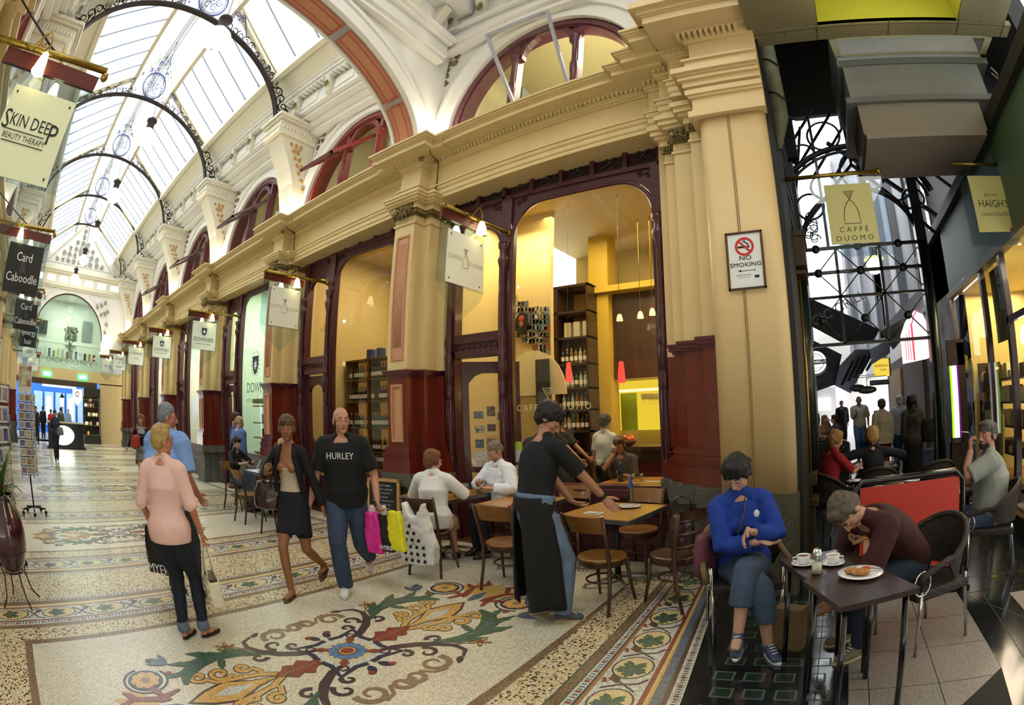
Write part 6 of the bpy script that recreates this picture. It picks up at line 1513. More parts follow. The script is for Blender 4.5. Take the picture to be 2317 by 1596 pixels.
# notices on the open door and in the window corner
for k,(lx,lz,w_,h_,c) in enumerate([(.24,1.7,.07,.05,'#8a9a9a'),(.42,1.75,.06,.07,'#a38a6a'),(.58,1.68,.07,.05,'#5f6f7a'),(.25,1.5,.07,.05,'#c9c0a8'),(.42,1.52,.06,.05,'#7a5a4a'),(.6,1.48,.06,.06,'#b0b8b8'),(.24,1.3,.06,.06,'#6a7a8a'),(.41,1.32,.07,.05,'#b89a6a'),(.58,1.27,.06,.05,'#8a8a80'),(.26,1.08,.09,.11,'#e6e4da'),(.52,1.05,.08,.09,'#dcd8c4'),(.3,.80,.10,.12,'#d0ccc0'),(.56,.80,.07,.10,'#c4b8a8')]):
    o=MB(mat('door_notice_%d'%k,c,.5,col2='#4a4a44' if k<9 else '#a9a598',vscale=30)); o.box(lx-w_,-.012,lz-h_,lx+w_,-.006,lz+h_); o=o.obj('notice',d0)
m=MB(mat('window_sticker_green','#a3bf3a',.5)); p=pl(1172,1018,5.5); m.box(p.x-.05,5.505,p.z-.05,p.x+.05,5.515,p.z+.05); m.obj('sticker',label='small green sticker low in the left corner of the cafe window',cat='sticker')
for k,(py,h_) in enumerate(((1042,.08),(1080,.1))): m=MB(mat('sticker_grey','#b9c0bc',.5)); p=pl(1173,py,5.5); m.box(p.x-.055,5.505,p.z-h_,p.x+.055,5.515,p.z+h_); m.obj('sticker',label='%s grey notice low in the left corner of the cafe window'%('upper','lower')[k],cat='sticker')
# --- upper-storey and shop lighting fixtures are added with the lights
# ---------------------------------------------------------------- projecting signs with brass beams and lamps
wht=mat('ivory_acrylic','#eeeedd',.3,coat=.3); blkb=mat('black_acrylic','#141414',.3,coat=.3); maf=mat('maroon_board','#5a1c14',.35,coat=.3); bulb=emis('warm_bell_shade','#fff3b0',7); screw=mat('dark_screw','#333333',.4)
def facexp(y,z,x=.012): # reads when looking toward -X (facing +X)
    return Matrix.Translation((x,y,z))@Matrix.Rotation(PI/2,4,'Z')@Matrix.Rotation(PI/2,4,'X')
def bell(parent,x,y,z,s=1):
    m=MB(bulb); m.lathe([(.065*s,-.10*s),(.058*s,-.09*s),(.045*s,-.02*s),(.025*s,.035*s),(0,.04*s)],(x,y,z),12); m.obj('bell_shade',parent)
    m=MB(brass); m.tube([(x,y,z+.03*s),(x,y,z+.12*s),(x,y-.05*s,z+.19*s),(x,y-.10*s,z+.14*s),(x-.03,y-.16*s,z+.04*s),(x-.02,y-.25*s,z+.06*s)],.010*s,6); m.lathe([(.03*s,.03*s),(.02*s,.07*s),(0,.075*s)],(x,y,z),8); m.obj('swan_neck',parent)
def bracket_sign(X,y0,y1,z0,z1,label,board=wht,yb0=3.95,yb1=5.42,zb=4.03,draw=None,acr_=True,side=1):
    """sign hangs in a plane across the arcade, seen from the +X side"""
    t=thing('projecting_sign',label,'sign',(X,0,0))
    m=MB(brass); m.cyl((.03,yb0,zb),(.03,yb1,zb+.05),.028,10); m.ell((.03,yb0 if side>0 else yb1,zb),(.04,.04,.04),8,6); m.ell((.03,yb1 if side>0 else yb0,zb+.05),(.05,.05,.05),8,6); m.obj('brass_rail',t)
    m=MB(maf); ya,yc=(yb0,y1+.05) if side>0 else (y0-.3,yb1-.05); m.box(-.02,ya,zb-.13,.02,yc,zb-.01); m.obj('maroon_rail',t)
    m=MB(acr); m.box(-.006,ya+.0,z0-.02,.006,yc,zb-.13)
    m.ext([(ya,z0-.02),(yc,z0-.02),((ya+yc)/2,z0-.42)],'yz',-.006,.006) if 0 else m.add([(.0,ya,z0-.02),(.0,yc,z0-.02),(.0,yc-.05,z0-.12),(.0,(ya+yc)/2,z0-.42),(.0,ya+.05,z0-.12)],[(0,1,2,3,4)])
    m.obj('acrylic_sheet',t)
    m=MB(board); m.box(.008,y0,z0,.02,y1,z1); m.obj('board',t)
    m=MB(screw)
    for a in (y0+.05,y1-.05):
        for b in (z0+.05,z1-.05): m.ell((.022,a,b),(.006,.012,.012),6,4)
    m.obj('screws',t)
    ym=(y0+y1)/2
    bell(t,.10,ym+.18*side,zb-.06,1.15); bell(t,-.12,ym-.05*side,zb-.14,1.15)
    m=MB(iron); m.tube([(0,ym,zb+.02),(0,yb1-.2 if side>0 else yb0+.2,zb+.45)],.010,5); m.obj('stay',t)
    if draw: draw(t,ym,(z0+z1)/2)
    return t
gd_=mat('thin_gold_letter','#b9b184',.5)
def dr_duomo(t,y,z):
    text('lettering','CAFFE',t,facexp(y-.20,z,.024),.075,gd_,sp=1.2); text('lettering','DUOMO',t,facexp(y+.21,z-.02,.024),.075,gd_,sp=1.2)
    m=MB(gd_); m.T=Matrix.Translation((0,y,0))@Matrix.Rotation(PI/2,4,'Z'); duomo_logo(m,0,-.026,z+.08,.20,.0035); m.T=None; m.obj('emblem',t)
def dr_down(t,y,z):
    crest(t,facexp(y,z+.10,.024),.15,nav); text('lettering','DOWNIES',t,facexp(y,z-.09,.024),.13,mat('grey_sign_letter','#5a5a5a',.5)); text('lettering','COINS & COLLECTABLES',t,facexp(y,z-.19,.024),.04,MATS['grey_sign_letter'])
def dr_txt(lines,m_,sizes,font=None):
    def f(t,y,z):
        h=.0; tot=sum(sizes)*1.15; zz_=z+tot/2
        for l,s in zip(lines,sizes): zz_-=s*.6; text('lettering',l,t,facexp(y,zz_,.024),s,m_); zz_-=s*.55
    return f
bracket_sign(-3.9,4.24,4.92,3.17,3.80,'nearest white CAFFE DUOMO sign, over the open cafe door',draw=dr_duomo,yb0=4.10,yb1=5.45,zb=4.04)
bracket_sign(-8.06,4.12,4.76,3.16,3.82,'second white CAFFE DUOMO sign, above the wine bar door',draw=dr_duomo,yb0=3.94,yb1=5.36)
bracket_sign(-12.5,4.04,4.75,3.17,3.81,'white DOWNIES sign with shield crest, the nearer of the two',draw=dr_down,yb0=3.88,yb1=5.40)
bracket_sign(-17.4,4.05,4.78,3.37,4.02,'white DOWNIES sign with shield crest, the farther and smaller one',draw=dr_down,yb0=3.84,yb1=5.4,zb=4.24)
g2=mat('sign_charcoal','#4a4a46',.5)
bracket_sign(-22.5,4.01,4.79,3.50,4.15,'small white scroll-lettered sign between the coin shop signs and the far end',draw=dr_txt(['a Charisma','~~'],g2,[.14,.2]),yb0=3.65,yb1=5.33,zb=4.38)
bracket_sign(-27.6,3.96,4.76,3.60,4.27,'tiny white sign reading douglas & hope near the far end',draw=dr_txt(['douglas','&','hope'],g2,[.18,.14,.18]),yb0=3.72,yb1=5.3,zb=4.45)
bracket_sign(-30.1,3.58,4.31,3.60,4.23,'farthest tiny white sign beside the end window',draw=dr_txt(['haighton'],g2,[.13]),yb0=3.4,yb1=5.2,zb=4.4)
bk=mat('sign_ink','#1c1c1e',.5)
def dr_skin(t,y,z):
    text('lettering','S',t,facexp(y-.30,z+.06,.024),.20,bk); text('lettering','KIN DEE',t,facexp(y-.03,z+.07,.024),.13,bk,xs=.95); text('lettering','P',t,facexp(y+.24,z+.03,.024),.22,bk)
    text('lettering','BEAUTY THERAPY',t,facexp(y-.04,z-.045,.024),.06,bk); m=MB(bk); m.box(.022,y-.3,z-.003,.025,y+.17,z+.003); m.box(.022,y-.28,z-.085,.025,y+.2,z-.079); m.obj('rule',t)
S1=bracket_sign(-4.0,-1.05,-.33,3.02,3.66,'big cream SKIN DEEP beauty therapy sign hanging at the top left',board=mat('cream_acrylic','#dcdcb4',.35,coat=.3),draw=dr_skin,yb0=-1.9,yb1=-.17,zb=3.92,side=-1)
wl=mat('white_sign_letter','#e9e9e4',.5); gl2=mat('grey_ampersand','#4c4c4c',.5)
def dr_card(t,y,z):
    text('lettering','Card',t,facexp(y,z+.15,.024),.17,wl); text('lettering','&',t,facexp(y,z+.01,.023),.22,gl2); text('lettering','Caboodle',t,facexp(y,z-.13,.024),.17,wl)
bracket_sign(-8.5,-1.17,-.42,3.08,3.74,'nearer black Card & Caboodle sign at the left edge',board=blkb,draw=dr_card,yb0=-2.0,yb1=-.28,zb=3.95,side=-1)
bracket_sign(-12.5,-1.23,-.53,3.08,3.66,'farther black Card & Caboodle sign, below and behind the first',board=blkb,draw=dr_card,yb0=-2.0,yb1=-.4,zb=3.86,side=-1)
bracket_sign(-16.8,-1.33,-.64,3.15,3.66,'black sign reading synergy hair below the two black signs',board=blkb,draw=dr_txt(['synergy','hair'],wl,[.2,.2]),yb0=-2.0,yb1=-.5,zb=3.86,side=-1)
bracket_sign(-21.5,-1.5,-.8,3.22,3.62,'small white sign with a green bird mark at the left',draw=dr_txt(['DEMI'],g2,[.15]),yb0=-2.2,yb1=-.7,zb=3.8,side=-1)
bracket_sign(-24.0,-1.35,-.72,2.95,3.42,'small white sign with a black animal mark at the left',draw=dr_txt(['MYTH'],g2,[.14]),yb0=-2.2,yb1=-.6,zb=3.6,side=-1)
# ---------------------------------------------------------------- cafe furniture
oak=mat('honey_bentwood','#8a5a22',.35,var=.25,vscale=14,coat=.3,stretch=(1,1,3)); oakd=mat('dark_bentwood','#4a2a18',.35,var=.25,vscale=14,coat=.3); topm=mat('golden_oak_tabletop','#b07c34',.3,var=.22,vscale=18,coat=.3,stretch=(4,.6,1)); alu=mat('worn_alloy','#8f8f90',.35,metal=.9)
def bent_chair(label,loc,rz,seatm=oak,legm=oakd,slats=False,group=None):
    """round-seat bentwood chair; local +Y is where the sitter looks"""
    t=thing('bentwood_chair',label,'chair',loc,rz,group)
    m=MB(seatm); m.lathe([(0,.445),(.10,.443),(.17,.452),(.205,.458),(.215,.45),(.213,.435),(.20,.43),(0,.43)],(0,.0,0),28,sx=1.0,sy=1.0); m.obj('seat',t)
    m=MB(legm); m.lathe([(.20,.43),(.20,.385),(.175,.385),(.175,.43)],seg=24); m.obj('seat_ring',t)
    for sx in (-1,1):
        m=MB(legm); m.tube([(sx*.155,.14,.42),(sx*.165,.165,.2),(sx*.185,.20,0)],[.019,.017,.013],8); m.obj('leg',t)
        m=MB(legm); m.tube([(sx*.20,-.27,0),(sx*.185,-.20,.22),(sx*.175,-.165,.43),(sx*.185,-.20,.62),(sx*.20,-.265,.86)],[(.014,.018),(.016,.02),(.017,.024),(.015,.022),(.012,.016)],8); m.obj('leg',t)
    b=MB(seatm)
    n=10; 
    def curve(z,dy): return [(.205*math.sin(a),-.235+dy-.07*(math.cos(a)-.0)+.04,z) for a in [(-1+2*i/n)*1.15 for i in range(n+1)]]
    if not slats:
        lo=curve(.70,.02); hi=curve(.845,-.035)
        b.strip(lo,hi,True); lo2=[(x,y+.014,z) for x,y,z in lo]; hi2=[(x,y+.014,z) for x,y,z in hi]; b.strip(hi2,lo2,True)
        b.strip(hi,hi2); b.strip(lo2,lo); b.add([lo[0],lo2[0],hi2[0],hi[0]],[(0,1,2,3)]); b.add([lo[-1],hi[-1],hi2[-1],lo2[-1]],[(0,1,2,3)])
    else:
        for z in (.56,.67,.78): b.tube(curve(z,.03-.08*(z-.56)),.016,6,flat=.5)
        lo=curve(.80,-.02); hi=curve(.87,-.045); b.strip(lo,hi,True); b.strip([(x,y+.014,z) for x,y,z in hi],[(x,y+.014,z) for x,y,z in lo],True)
    b.obj('backrest',t)
    m=MB(legm); m.tube([(.15*math.cos(a),.15*math.sin(a),.24) for a in [k*PI/8 for k in range(16)]],.010,6,closed=True); m.obj('stretcher',t)
    return t
CH='bentwood chairs at the cafe tables'
bent_chair('bentwood chair the grey-haired waiter-side of the white cardigan, hung with the houndstooth bag' if 0 else 'bentwood chair under the woman in the white cardigan, hung with a houndstooth bag',(-3.98,4.02,0),R(15),oakd,group=CH)
bent_chair('empty honey bentwood chair left of the waiter',(-2.98,4.05,0),R(8),group=CH)
bent_chair('honey bentwood chair the waiter is holding by its back',(-1.90,3.92,0),R(-8),group=CH)
bent_chair('honey bentwood chair pushed in behind the right wooden table, against the window',(-1.98,4.98,0),R(172),group=CH)
bent_chair('dark slatted bentwood chair with a brown bag, at the right end of the tables',(-1.32,4.12,0),R(62),oakd,slats=True,group=CH)
bent_chair('bentwood chair against the window between the two wooden tables',(-2.85,5.08,0),R(185),group=CH)
bent_chair('bentwood chair under the man in the white shirt',(-3.75,5.18,0),R(172),group=CH)
def table(label,loc,rz,w=.75,d=.75,h=.75,tm=topm,name='cafe_table'):
    t=thing(name,label,'table',loc,rz)
    m=MB(tm); m.box(-w/2,-d/2,h-.035,w/2,d/2,h); m.obj('tabletop',t); m=MB(alu); m.box(-w/2-.006,-d/2-.006,h-.042,w/2+.006,d/2+.006,h-.004); m.obj('metal_edge',t)
    m=MB(black); m.cyl((0,0,.06),(0,0,h-.04),.032,10); m.obj('column',t)
    for k in range(4):
        a=PI/4+k*PI/2; m=MB(alu); m.tube([(0,0,.09),(.30*math.cos(a),.30*math.sin(a),.045),(.34*math.cos(a),.34*math.sin(a),.03)],[.022,.016,.014],8); m.lathe([(.016,0),(.018,.02),(0,.03)],(.34*math.cos(a),.34*math.sin(a),0),8); m.obj('foot',t)
    return t
table('wooden cafe table between the woman in white and the man in the white shirt',(-4.33,4.72,0),0,.78,.86)
table('wooden cafe table left of the waiter with a red folder',(-3.18,4.66,0),0,.70,.78)
table('wooden cafe table at the waiter\'s right hand with a plate',(-2.0,4.45,0),R(-6),.74,.80)
# a-board
t=thing('chalkboard_menu','wood-framed chalkboard menu leaning by the first pilaster','menu board',(-5.55,4.62,0),R(10))
fw=mat('pine_frame','#c39a5a',.45,var=.15,vscale=10); cbm=mat('chalkboard_slate','#131417',.6,var=.3,vscale=8)
m=MB(fw); m.T=Matrix.Rotation(R(-7),4,'X'); H=.86; a=.30
m.box(-a,-.015,.0,-a+.045,.015,H); m.box(a-.045,-.015,0,a,.015,H); m.box(-a,-.015,H-.045,a,.015,H); m.box(-a,-.015,0,a,.015,.12); m.T=None; m.obj('frame',t)
m=MB(cbm); m.T=Matrix.Rotation(R(-7),4,'X'); m.box(-a+.04,-.008,.12,a-.04,.008,H-.04); m.T=None; m.obj('slate',t)
ch=mat('chalk_white','#b9bab6',.8)
for k,l in enumerate(['BREAKFAST HERBED','BRUSCHETTA & SMOKED','ALPINE OMELETTE','MACADAMIA','PEPERATA & PROSCIUTTO','BELLINI WHITE & BA','ARRABBIATA CHILLI','PENNE & FRESH BASIL','KALE IN NAPOLI','FETTUCINE & P','MUSHROOM','GARLIC & KING PRAWN']):
    text('chalk_writing',l,t,Matrix.Rotation(R(-7),4,'X')@face(0,-.010,H-.10-k*.052),.034,ch,xs=.95)
text('frame_lettering','Cards Welcome',t,Matrix.Rotation(R(-7),4,'X')@face(.0,-.017,.06),.05,black)
# tableware
cer=mat('white_porcelain','#e9e8e4',.15,coat=.6)
def plate(name,label,x,y,z,r=.11,extra=None,cat='plate'):
    t=thing(name,label,cat,(x,y,z)); m=MB(cer); m.lathe([(0,.004),(r*.55,.004),(r*.62,.008),(r,.018),(r,.021),(r*.6,.012),(0,.009)],seg=28); m.obj('plate' if extra else 'dish',t); return t
t=plate('dinner_plate','white plate with cutlery on the right wooden table',-1.92,4.62,.75,.12); m=MB(chrome); m.beam((-.06,-.03,.026),(.07,.05,.026),.012,.003); m.beam((-.07,.01,.026),(.06,.08,.026),.015,.003); m.obj('cutlery',t)
m=MB(cer); m.add([(-2.22,4.22,.752),(-2.05,4.18,.752),(-2.02,4.28,.758),(-2.2,4.32,.758)],[(0,1,2,3)]); m.add([(-2.2,4.24,.756),(-2.07,4.2,.762),(-2.06,4.27,.764),(-2.18,4.3,.76)],[(0,1,2,3)]); m.obj('napkin',label='crumpled white napkin at the front edge of the right wooden table',cat='napkin')
m=MB(mat('red_leatherette','#a3231c',.4)); m.box(-3.12,4.30,.75,-2.88,4.50,.765); m.box(-3.10,4.34,.765,-2.86,4.54,.778); m.obj('menu_folder',label='red menu folder on the wooden table left of the waiter',cat='folder')
def shaker(x,y,z,label,h=.13):
    t=thing('sugar_shaker',label,'sugar shaker',(x,y,z)); m=MB(pane('shaker_glass','#eef0ea',1.0)); m.lathe([(.032,0),(.034,.01),(.031,h*.8),(.029,h)],seg=14); m.obj('glass_jar',t); m=MB(mat('sugar','#efe6d2',.8)); m.lathe([(0,.004),(.028,.004),(.027,h*.55),(0,h*.57)],seg=12); m.obj('sugar',t); m=MB(chrome); m.lathe([(.031,h),(.031,h+.012),(.02,h+.03),(.006,h+.036),(0,h+.036)],seg=12); m.obj('cap',t); return t
shaker(-3.33,5.0,.75,'glass sugar shaker on the wooden table behind the red folder')
def glass_cup(x,y,z,label,r=.032,h=.1,name='water_glass',mm=None,liq=None):
    t=thing(name,label,'glass',(x,y,z)); m=MB(mm or pane('tumbler_glass','#eaf0ee',1.2)); m.lathe([(0,.003),(r*.8,.003),(r,h),(r*.95,h),(r*.75,.008)],seg=14); m.obj('tumbler',t)
    if liq: m=MB(liq); m.lathe([(0,.006),(r*.75,.006),(r*.85,h*.55),(0,h*.55)],seg=12); m.obj('drink',t)
    return t
lemon=mat('cloudy_drink','#c9c3a2',.2)
glass_cup(-4.05,4.55,.75,'tall glass of cloudy drink near the woman in white',liq=lemon); glass_cup(-4.12,4.8,.75,'empty glass in the middle of the couple\'s table',h=.13); glass_cup(-4.25,5.0,.75,'glass beside the man in the white shirt')
t=thing('bread_basket','wicker basket of bread rolls on the seated couple\'s table','basket',(-4.42,4.78,.75)); m=MB(mat('wicker','#a8793c',.7,var=.4,vscale=60)); m.lathe([(0,.0),(.09,.0),(.13,.06),(.12,.06),(.08,.01)],seg=16); m.obj('basket',t)
m=MB(mat('crusty_bread','#c08a48',.7,var=.2,vscale=20))
for k in range(4): m.ell((.05*math.cos(k*1.6),.05*math.sin(k*1.6),.07),(.06,.04,.035),10,6)
m.obj('bread',t)
plate('side_plate','white plate in front of the woman in the white cardigan',-4.35,4.45,.75,.11)
t=thing('water_bottle','clear water bottle with blue label at the back of the right wooden table','bottle',(-1.98,4.83,.75)); m=MB(pane('bottle_clear','#dfe8ea',1.2)); m.lathe([(.036,0),(.037,.15),(.02,.22),(.013,.25),(.013,.30)],seg=14); m.obj('bottle',t); m=MB(mat('blue_label','#3a5c9a',.4)); m.lathe([(.030,.17),(.021,.22),(.0145,.25),(.0145,.285),(0,.286)],seg=14); m.obj('label',t)
# brown shoulder bag on the slatted chair
def pouch(name,label,loc,rz,w,d,h,m_,disp=.012,cat='bag',seed=0,top=.7,vox=.018):
    b=MB(m_); n=16; prof=[(0,.0),(.85,.02),(1.0,.15),(1.02,.4),(.95,.7),(top,1.0),(0,1.0)]
    b.lathe([(r_,z_*h) for r_,z_ in prof],(0,0,0),n,sx=w/2,sy=d/2)
    me=remesh(b,vox,2,disp,14); t=thing(name,label,cat,loc,rz); mesh_obj('body',me,m_,t); return t
lea=mat('dark_brown_leather','#3d2119',.4,var=.3,vscale=20,coat=.2)
t=pouch('shoulder_bag','dark brown leather bag hanging on the slatted chair',(-1.24,4.10,.50),R(40),.24,.12,.30,lea)
m=MB(lea); m.tube([(-.1,0,.28),(-.09,.0,.42),(0,.0,.46),(.09,0,.42),(.1,0,.28)],.009,6); m.tube([(-.08,.0,.04),(-.12,.05,-.15),(-.02,.05,-.3),(.08,.02,-.1),(.06,0,.03)],.008,6); m.obj('strap',t)
# inside tables
table('cafe table just inside the big window with blue bottle',(-2.55,6.6,0),0,.9,.7,.75)
t=thing('blue_bottle','cobalt blue glass bottle on the table inside the window','bottle',(-2.78,6.45,.75)); m=MB(mat('cobalt_glass','#123a6e',.1,trans=.5,coat=.5)); m.lathe([(0,0),(.042,0),(.043,.17),(.02,.23),(.015,.28),(0,.28)],seg=14); m.obj('bottle',t)
glass_cup(-2.6,6.45,.75,'first tumbler inside the window, right of the blue bottle'); glass_cup(-2.5,6.5,.75,'second tumbler inside the window, farther right'); m=MB(cer); m.box(-2.42,6.38,.75,-2.22,6.5,.758); m.obj('napkin',label='folded white napkin on the table inside the window',cat='napkin')
bent_chair('dark chair under the man in the white jumper inside the window',(-1.72,6.35,0),R(80),oakd,oakd,group='chairs inside the cafe'); bent_chair('dark bentwood chair inside the cafe door',(-4.7,7.0,0),R(-80),oakd,oakd,slats=True,group='chairs inside the cafe')
# ---- pavement tables in the arcade further back
dkt=mat('dark_cloth','#27303e',.8)
t=thing('cloth_table','small cafe table with dark hanging cloth between the three seated women','table',(-8.6,4.35,0)); m=MB(dkt); m.box(-.38,-.35,.18,.38,.35,.74); me=remesh(m,.03,3,.02,9); mesh_obj('cloth',me,dkt,t); m=MB(mat('white_top_cloth','#d9dce0',.7)); m.box(-.34,-.31,.745,.34,.31,.752); m.obj('top_cloth',t); m=MB(black); m.cyl((0,0,0),(0,0,.2),.03,8); m.obj('column',t)
plate('lunch_plate','white plate of food on the dark-clothed table',-8.55,4.25,.755,.12); 
t=thing('open_menu','open white menu held upright over the dark-clothed table','menu',(-8.75,4.3,.78)); m=MB(cer); m.quad((-.1,-.05,.0),(.05,-.1,.0),(.1,-.02,.16),(-.06,.04,.16)); m.obj('page',t)
for (l,loc,rz) in (('bentwood chair under the dark-haired woman in black',(-9.45,4.05,0),R(-60)),('bentwood chair in front of the dark-clothed table with its back to us',(-8.15,3.72,0),R(5)),('bentwood chair under the woman in the checked shawl',(-7.6,4.25,0),R(60)),('dark chair half hidden behind the walking woman',(-7.15,3.75,0),R(30))): bent_chair(l,loc,rz,oak if 'front' in l or 'dark-haired' in l else oakd,group='chairs further down the arcade')
m=MB(mat('canvas_tote','#8f8464',.8)); m.lathe([(0,0),(1,0),(1.05,.6),(.8,1),(0,1)],(0,0,0),10,sx=.16,sy=.10); me=remesh(m,.03,2,.015,12); 
for v in me.vertices: v.co.z*=.26
mesh_obj('tote_bag',me,MATS['canvas_tote'],label='pale canvas bag on the floor under the dark-haired woman\'s chair',cat='bag').location=(-9.2,4.15,0)
# red flower pot plant by the far table
t=thing('red_leaf_plant','red-leaved potted plant behind the dark-clothed table','plant',(-9.3,5.0,0)); m=MB(mat('dark_pot','#26221f',.4)); m.lathe([(0,0),(.13,0),(.18,.5),(0,.5)],seg=12); m.obj('pot',t); m=MB(mat('red_leaves','#a83a22',.5)); g=MB(mat('deep_green_leaf','#2c4a2a',.5)); rn=random.Random(1)
for k in range(26):
    a=rn.uniform(0,6.28); e=rn.uniform(.3,1.2); L=rn.uniform(.2,.45); q=(m if k%2 else g); q.tube([(0,0,.5),(L*.5*math.cos(a)*math.cos(e),L*.5*math.sin(a)*math.cos(e),.5+L*.7*math.sin(e)),(L*math.cos(a)*math.cos(e),L*math.sin(a)*math.cos(e),.5+L*math.sin(e))],[(.01,.004),(.03,.004),(.003,.002)],6)
m.obj('red_foliage',t); g.obj('green_foliage',t)
# ---------------------------------------------------------------- people
def skin(c): return mat('skin_'+c.lstrip('#'),c,.5,var=.06,vscale=30,sss=0)
def cloth(name,c,**k):
    k.setdefault('bump',.25); k.setdefault('bscale',200); return mat(name,c,.85,**k)
def ik(a,t,l1,l2,pole):
    a=Vector(a);t=Vector(t); d=t-a; L=d.length
    if L>(l1+l2)*.999: t=a+d.normalized()*(l1+l2)*.999; d=t-a; L=d.length
    L=max(L,abs(l1-l2)+.01); u=d.normalized(); x=(l1*l1-l2*l2+L*L)/(2*L); h=math.sqrt(max(0,l1*l1-x*x))
    p=Vector(pole); p=(p-u*p.dot(u)); p=p.normalized() if p.length>1e-6 else Vector((0,0,1))
    return a+u*x+p*h, t
def lerp(a,b,t): return Vector(a)*(1-t)+Vector(b)*t
def chain(mb,pts,rad,seg=12,sub=3):
    """tapered limb with rounded ends"""
    P=[];Rr=[]
    for i in range(len(pts)-1):
        for k in range(sub):
            t=k/sub; P.append(lerp(pts[i],pts[i+1],t)); Rr.append(rad[i]*(1-t)+rad[i+1]*t)
    P.append(Vector(pts[-1])); Rr.append(rad[-1]); mb.tube(P,Rr,seg)
def hand_mesh(w,d,n,s,curl,vox,spread=.12,left=False,thumb=.5):
    """palm, four jointed fingers of different length and a thumb off the side of the palm"""
    d=Vector(d).normalized(); n=Vector(n); n=(n-d*n.dot(d)).normalized(); x=d.cross(n)
    if left: x=-x
    m=MB(None); w=Vector(w); k=s
    m.tube([w-d*.03*k,w,w+d*.03*k,w+d*.065*k,w+d*.088*k],[(.024*k,.020*k),(.028*k,.019*k),(.038*k,.016*k),(.042*k,.015*k),(.036*k,.012*k)],12,up=tuple(x))
    for i,(off,L,r) in enumerate(((.031,.076,.0088),(.011,.086,.0092),(-.010,.080,.0088),(-.030,.062,.0078))):
        p=w+d*(.078-.004*abs(i-1))*k+x*off*k; a=spread*(1.2-i*.8); dd=(d+x*a*.6).normalized(); pts=[p-dd*.02*k]; rr=[r*k]
        c=0; q=p; pts.append(q); rr.append(r*1.05*k)
        for j,f in enumerate((.45,.32,.23)):
            c+=curl*(.9 if j==0 else 1.0)*(1+.12*i); v=(dd*math.cos(c)-n*math.sin(c)); q=q+v*L*f*k; pts.append(q); rr.append(r*(1-.10*(j+1))*k)
        m.tube(pts,rr,8)
    t0=w+d*.022*k+x*.028*k; v1=(x*.75+d*.62-n*.25*thumb*2).normalized(); v2=(x*.25+d*.9-n*.5*thumb*2).normalized()
    m.tube([t0-v1*.012*k,t0+v1*.022*k,t0+v1*.036*k+v2*.014*k,t0+v1*.036*k+v2*.046*k],[.013*k,.0125*k,.0108*k,.0082*k],8)
    return remesh(m,vox,1)
def head_meshes(s,fem,vox,beard=0,big=1):
    m=MB(None)
    def E(c,r): m.ell([v*s for v in c],[v*s for v in r],18,12)
    E((0,-.012,.030),(.073,.090,.083)); E((0,.020,-.030),(.056,.068,.078)); E((0,.045,.012),(.060,.045,.045))
    E((0,.066,-.088),(.024 if fem else .030,.020,.018)); E((.034,.050,-.022),(.024,.028,.028)); E((-.034,.050,-.022),(.024,.028,.028))
    E((.036,.016,-.070),(.018,.035,.022)); E((-.036,.016,-.070),(.018,.035,.022))
    m.tube([(0,.084*s,.022*s),(0,.100*s,-.004*s),(0,.111*s,-.026*s),(0,.094*s,-.034*s)],[.007*s,.0095*s,(.0125 if fem else .0145)*s,.008*s],8)
    for sx in (-1,1): E((sx*.011,.094,-.031),(.008,.010,.007)); E((sx*.075,-.008,-.010),(.009,.020,.030)); E((sx*.028,.076,.028),(.020,.012,.007))
    E((0,.088,-.052),(.021,.009,.0055)); E((0,.086,-.062),(.018,.009,.006))
    return remesh(m,vox,1)
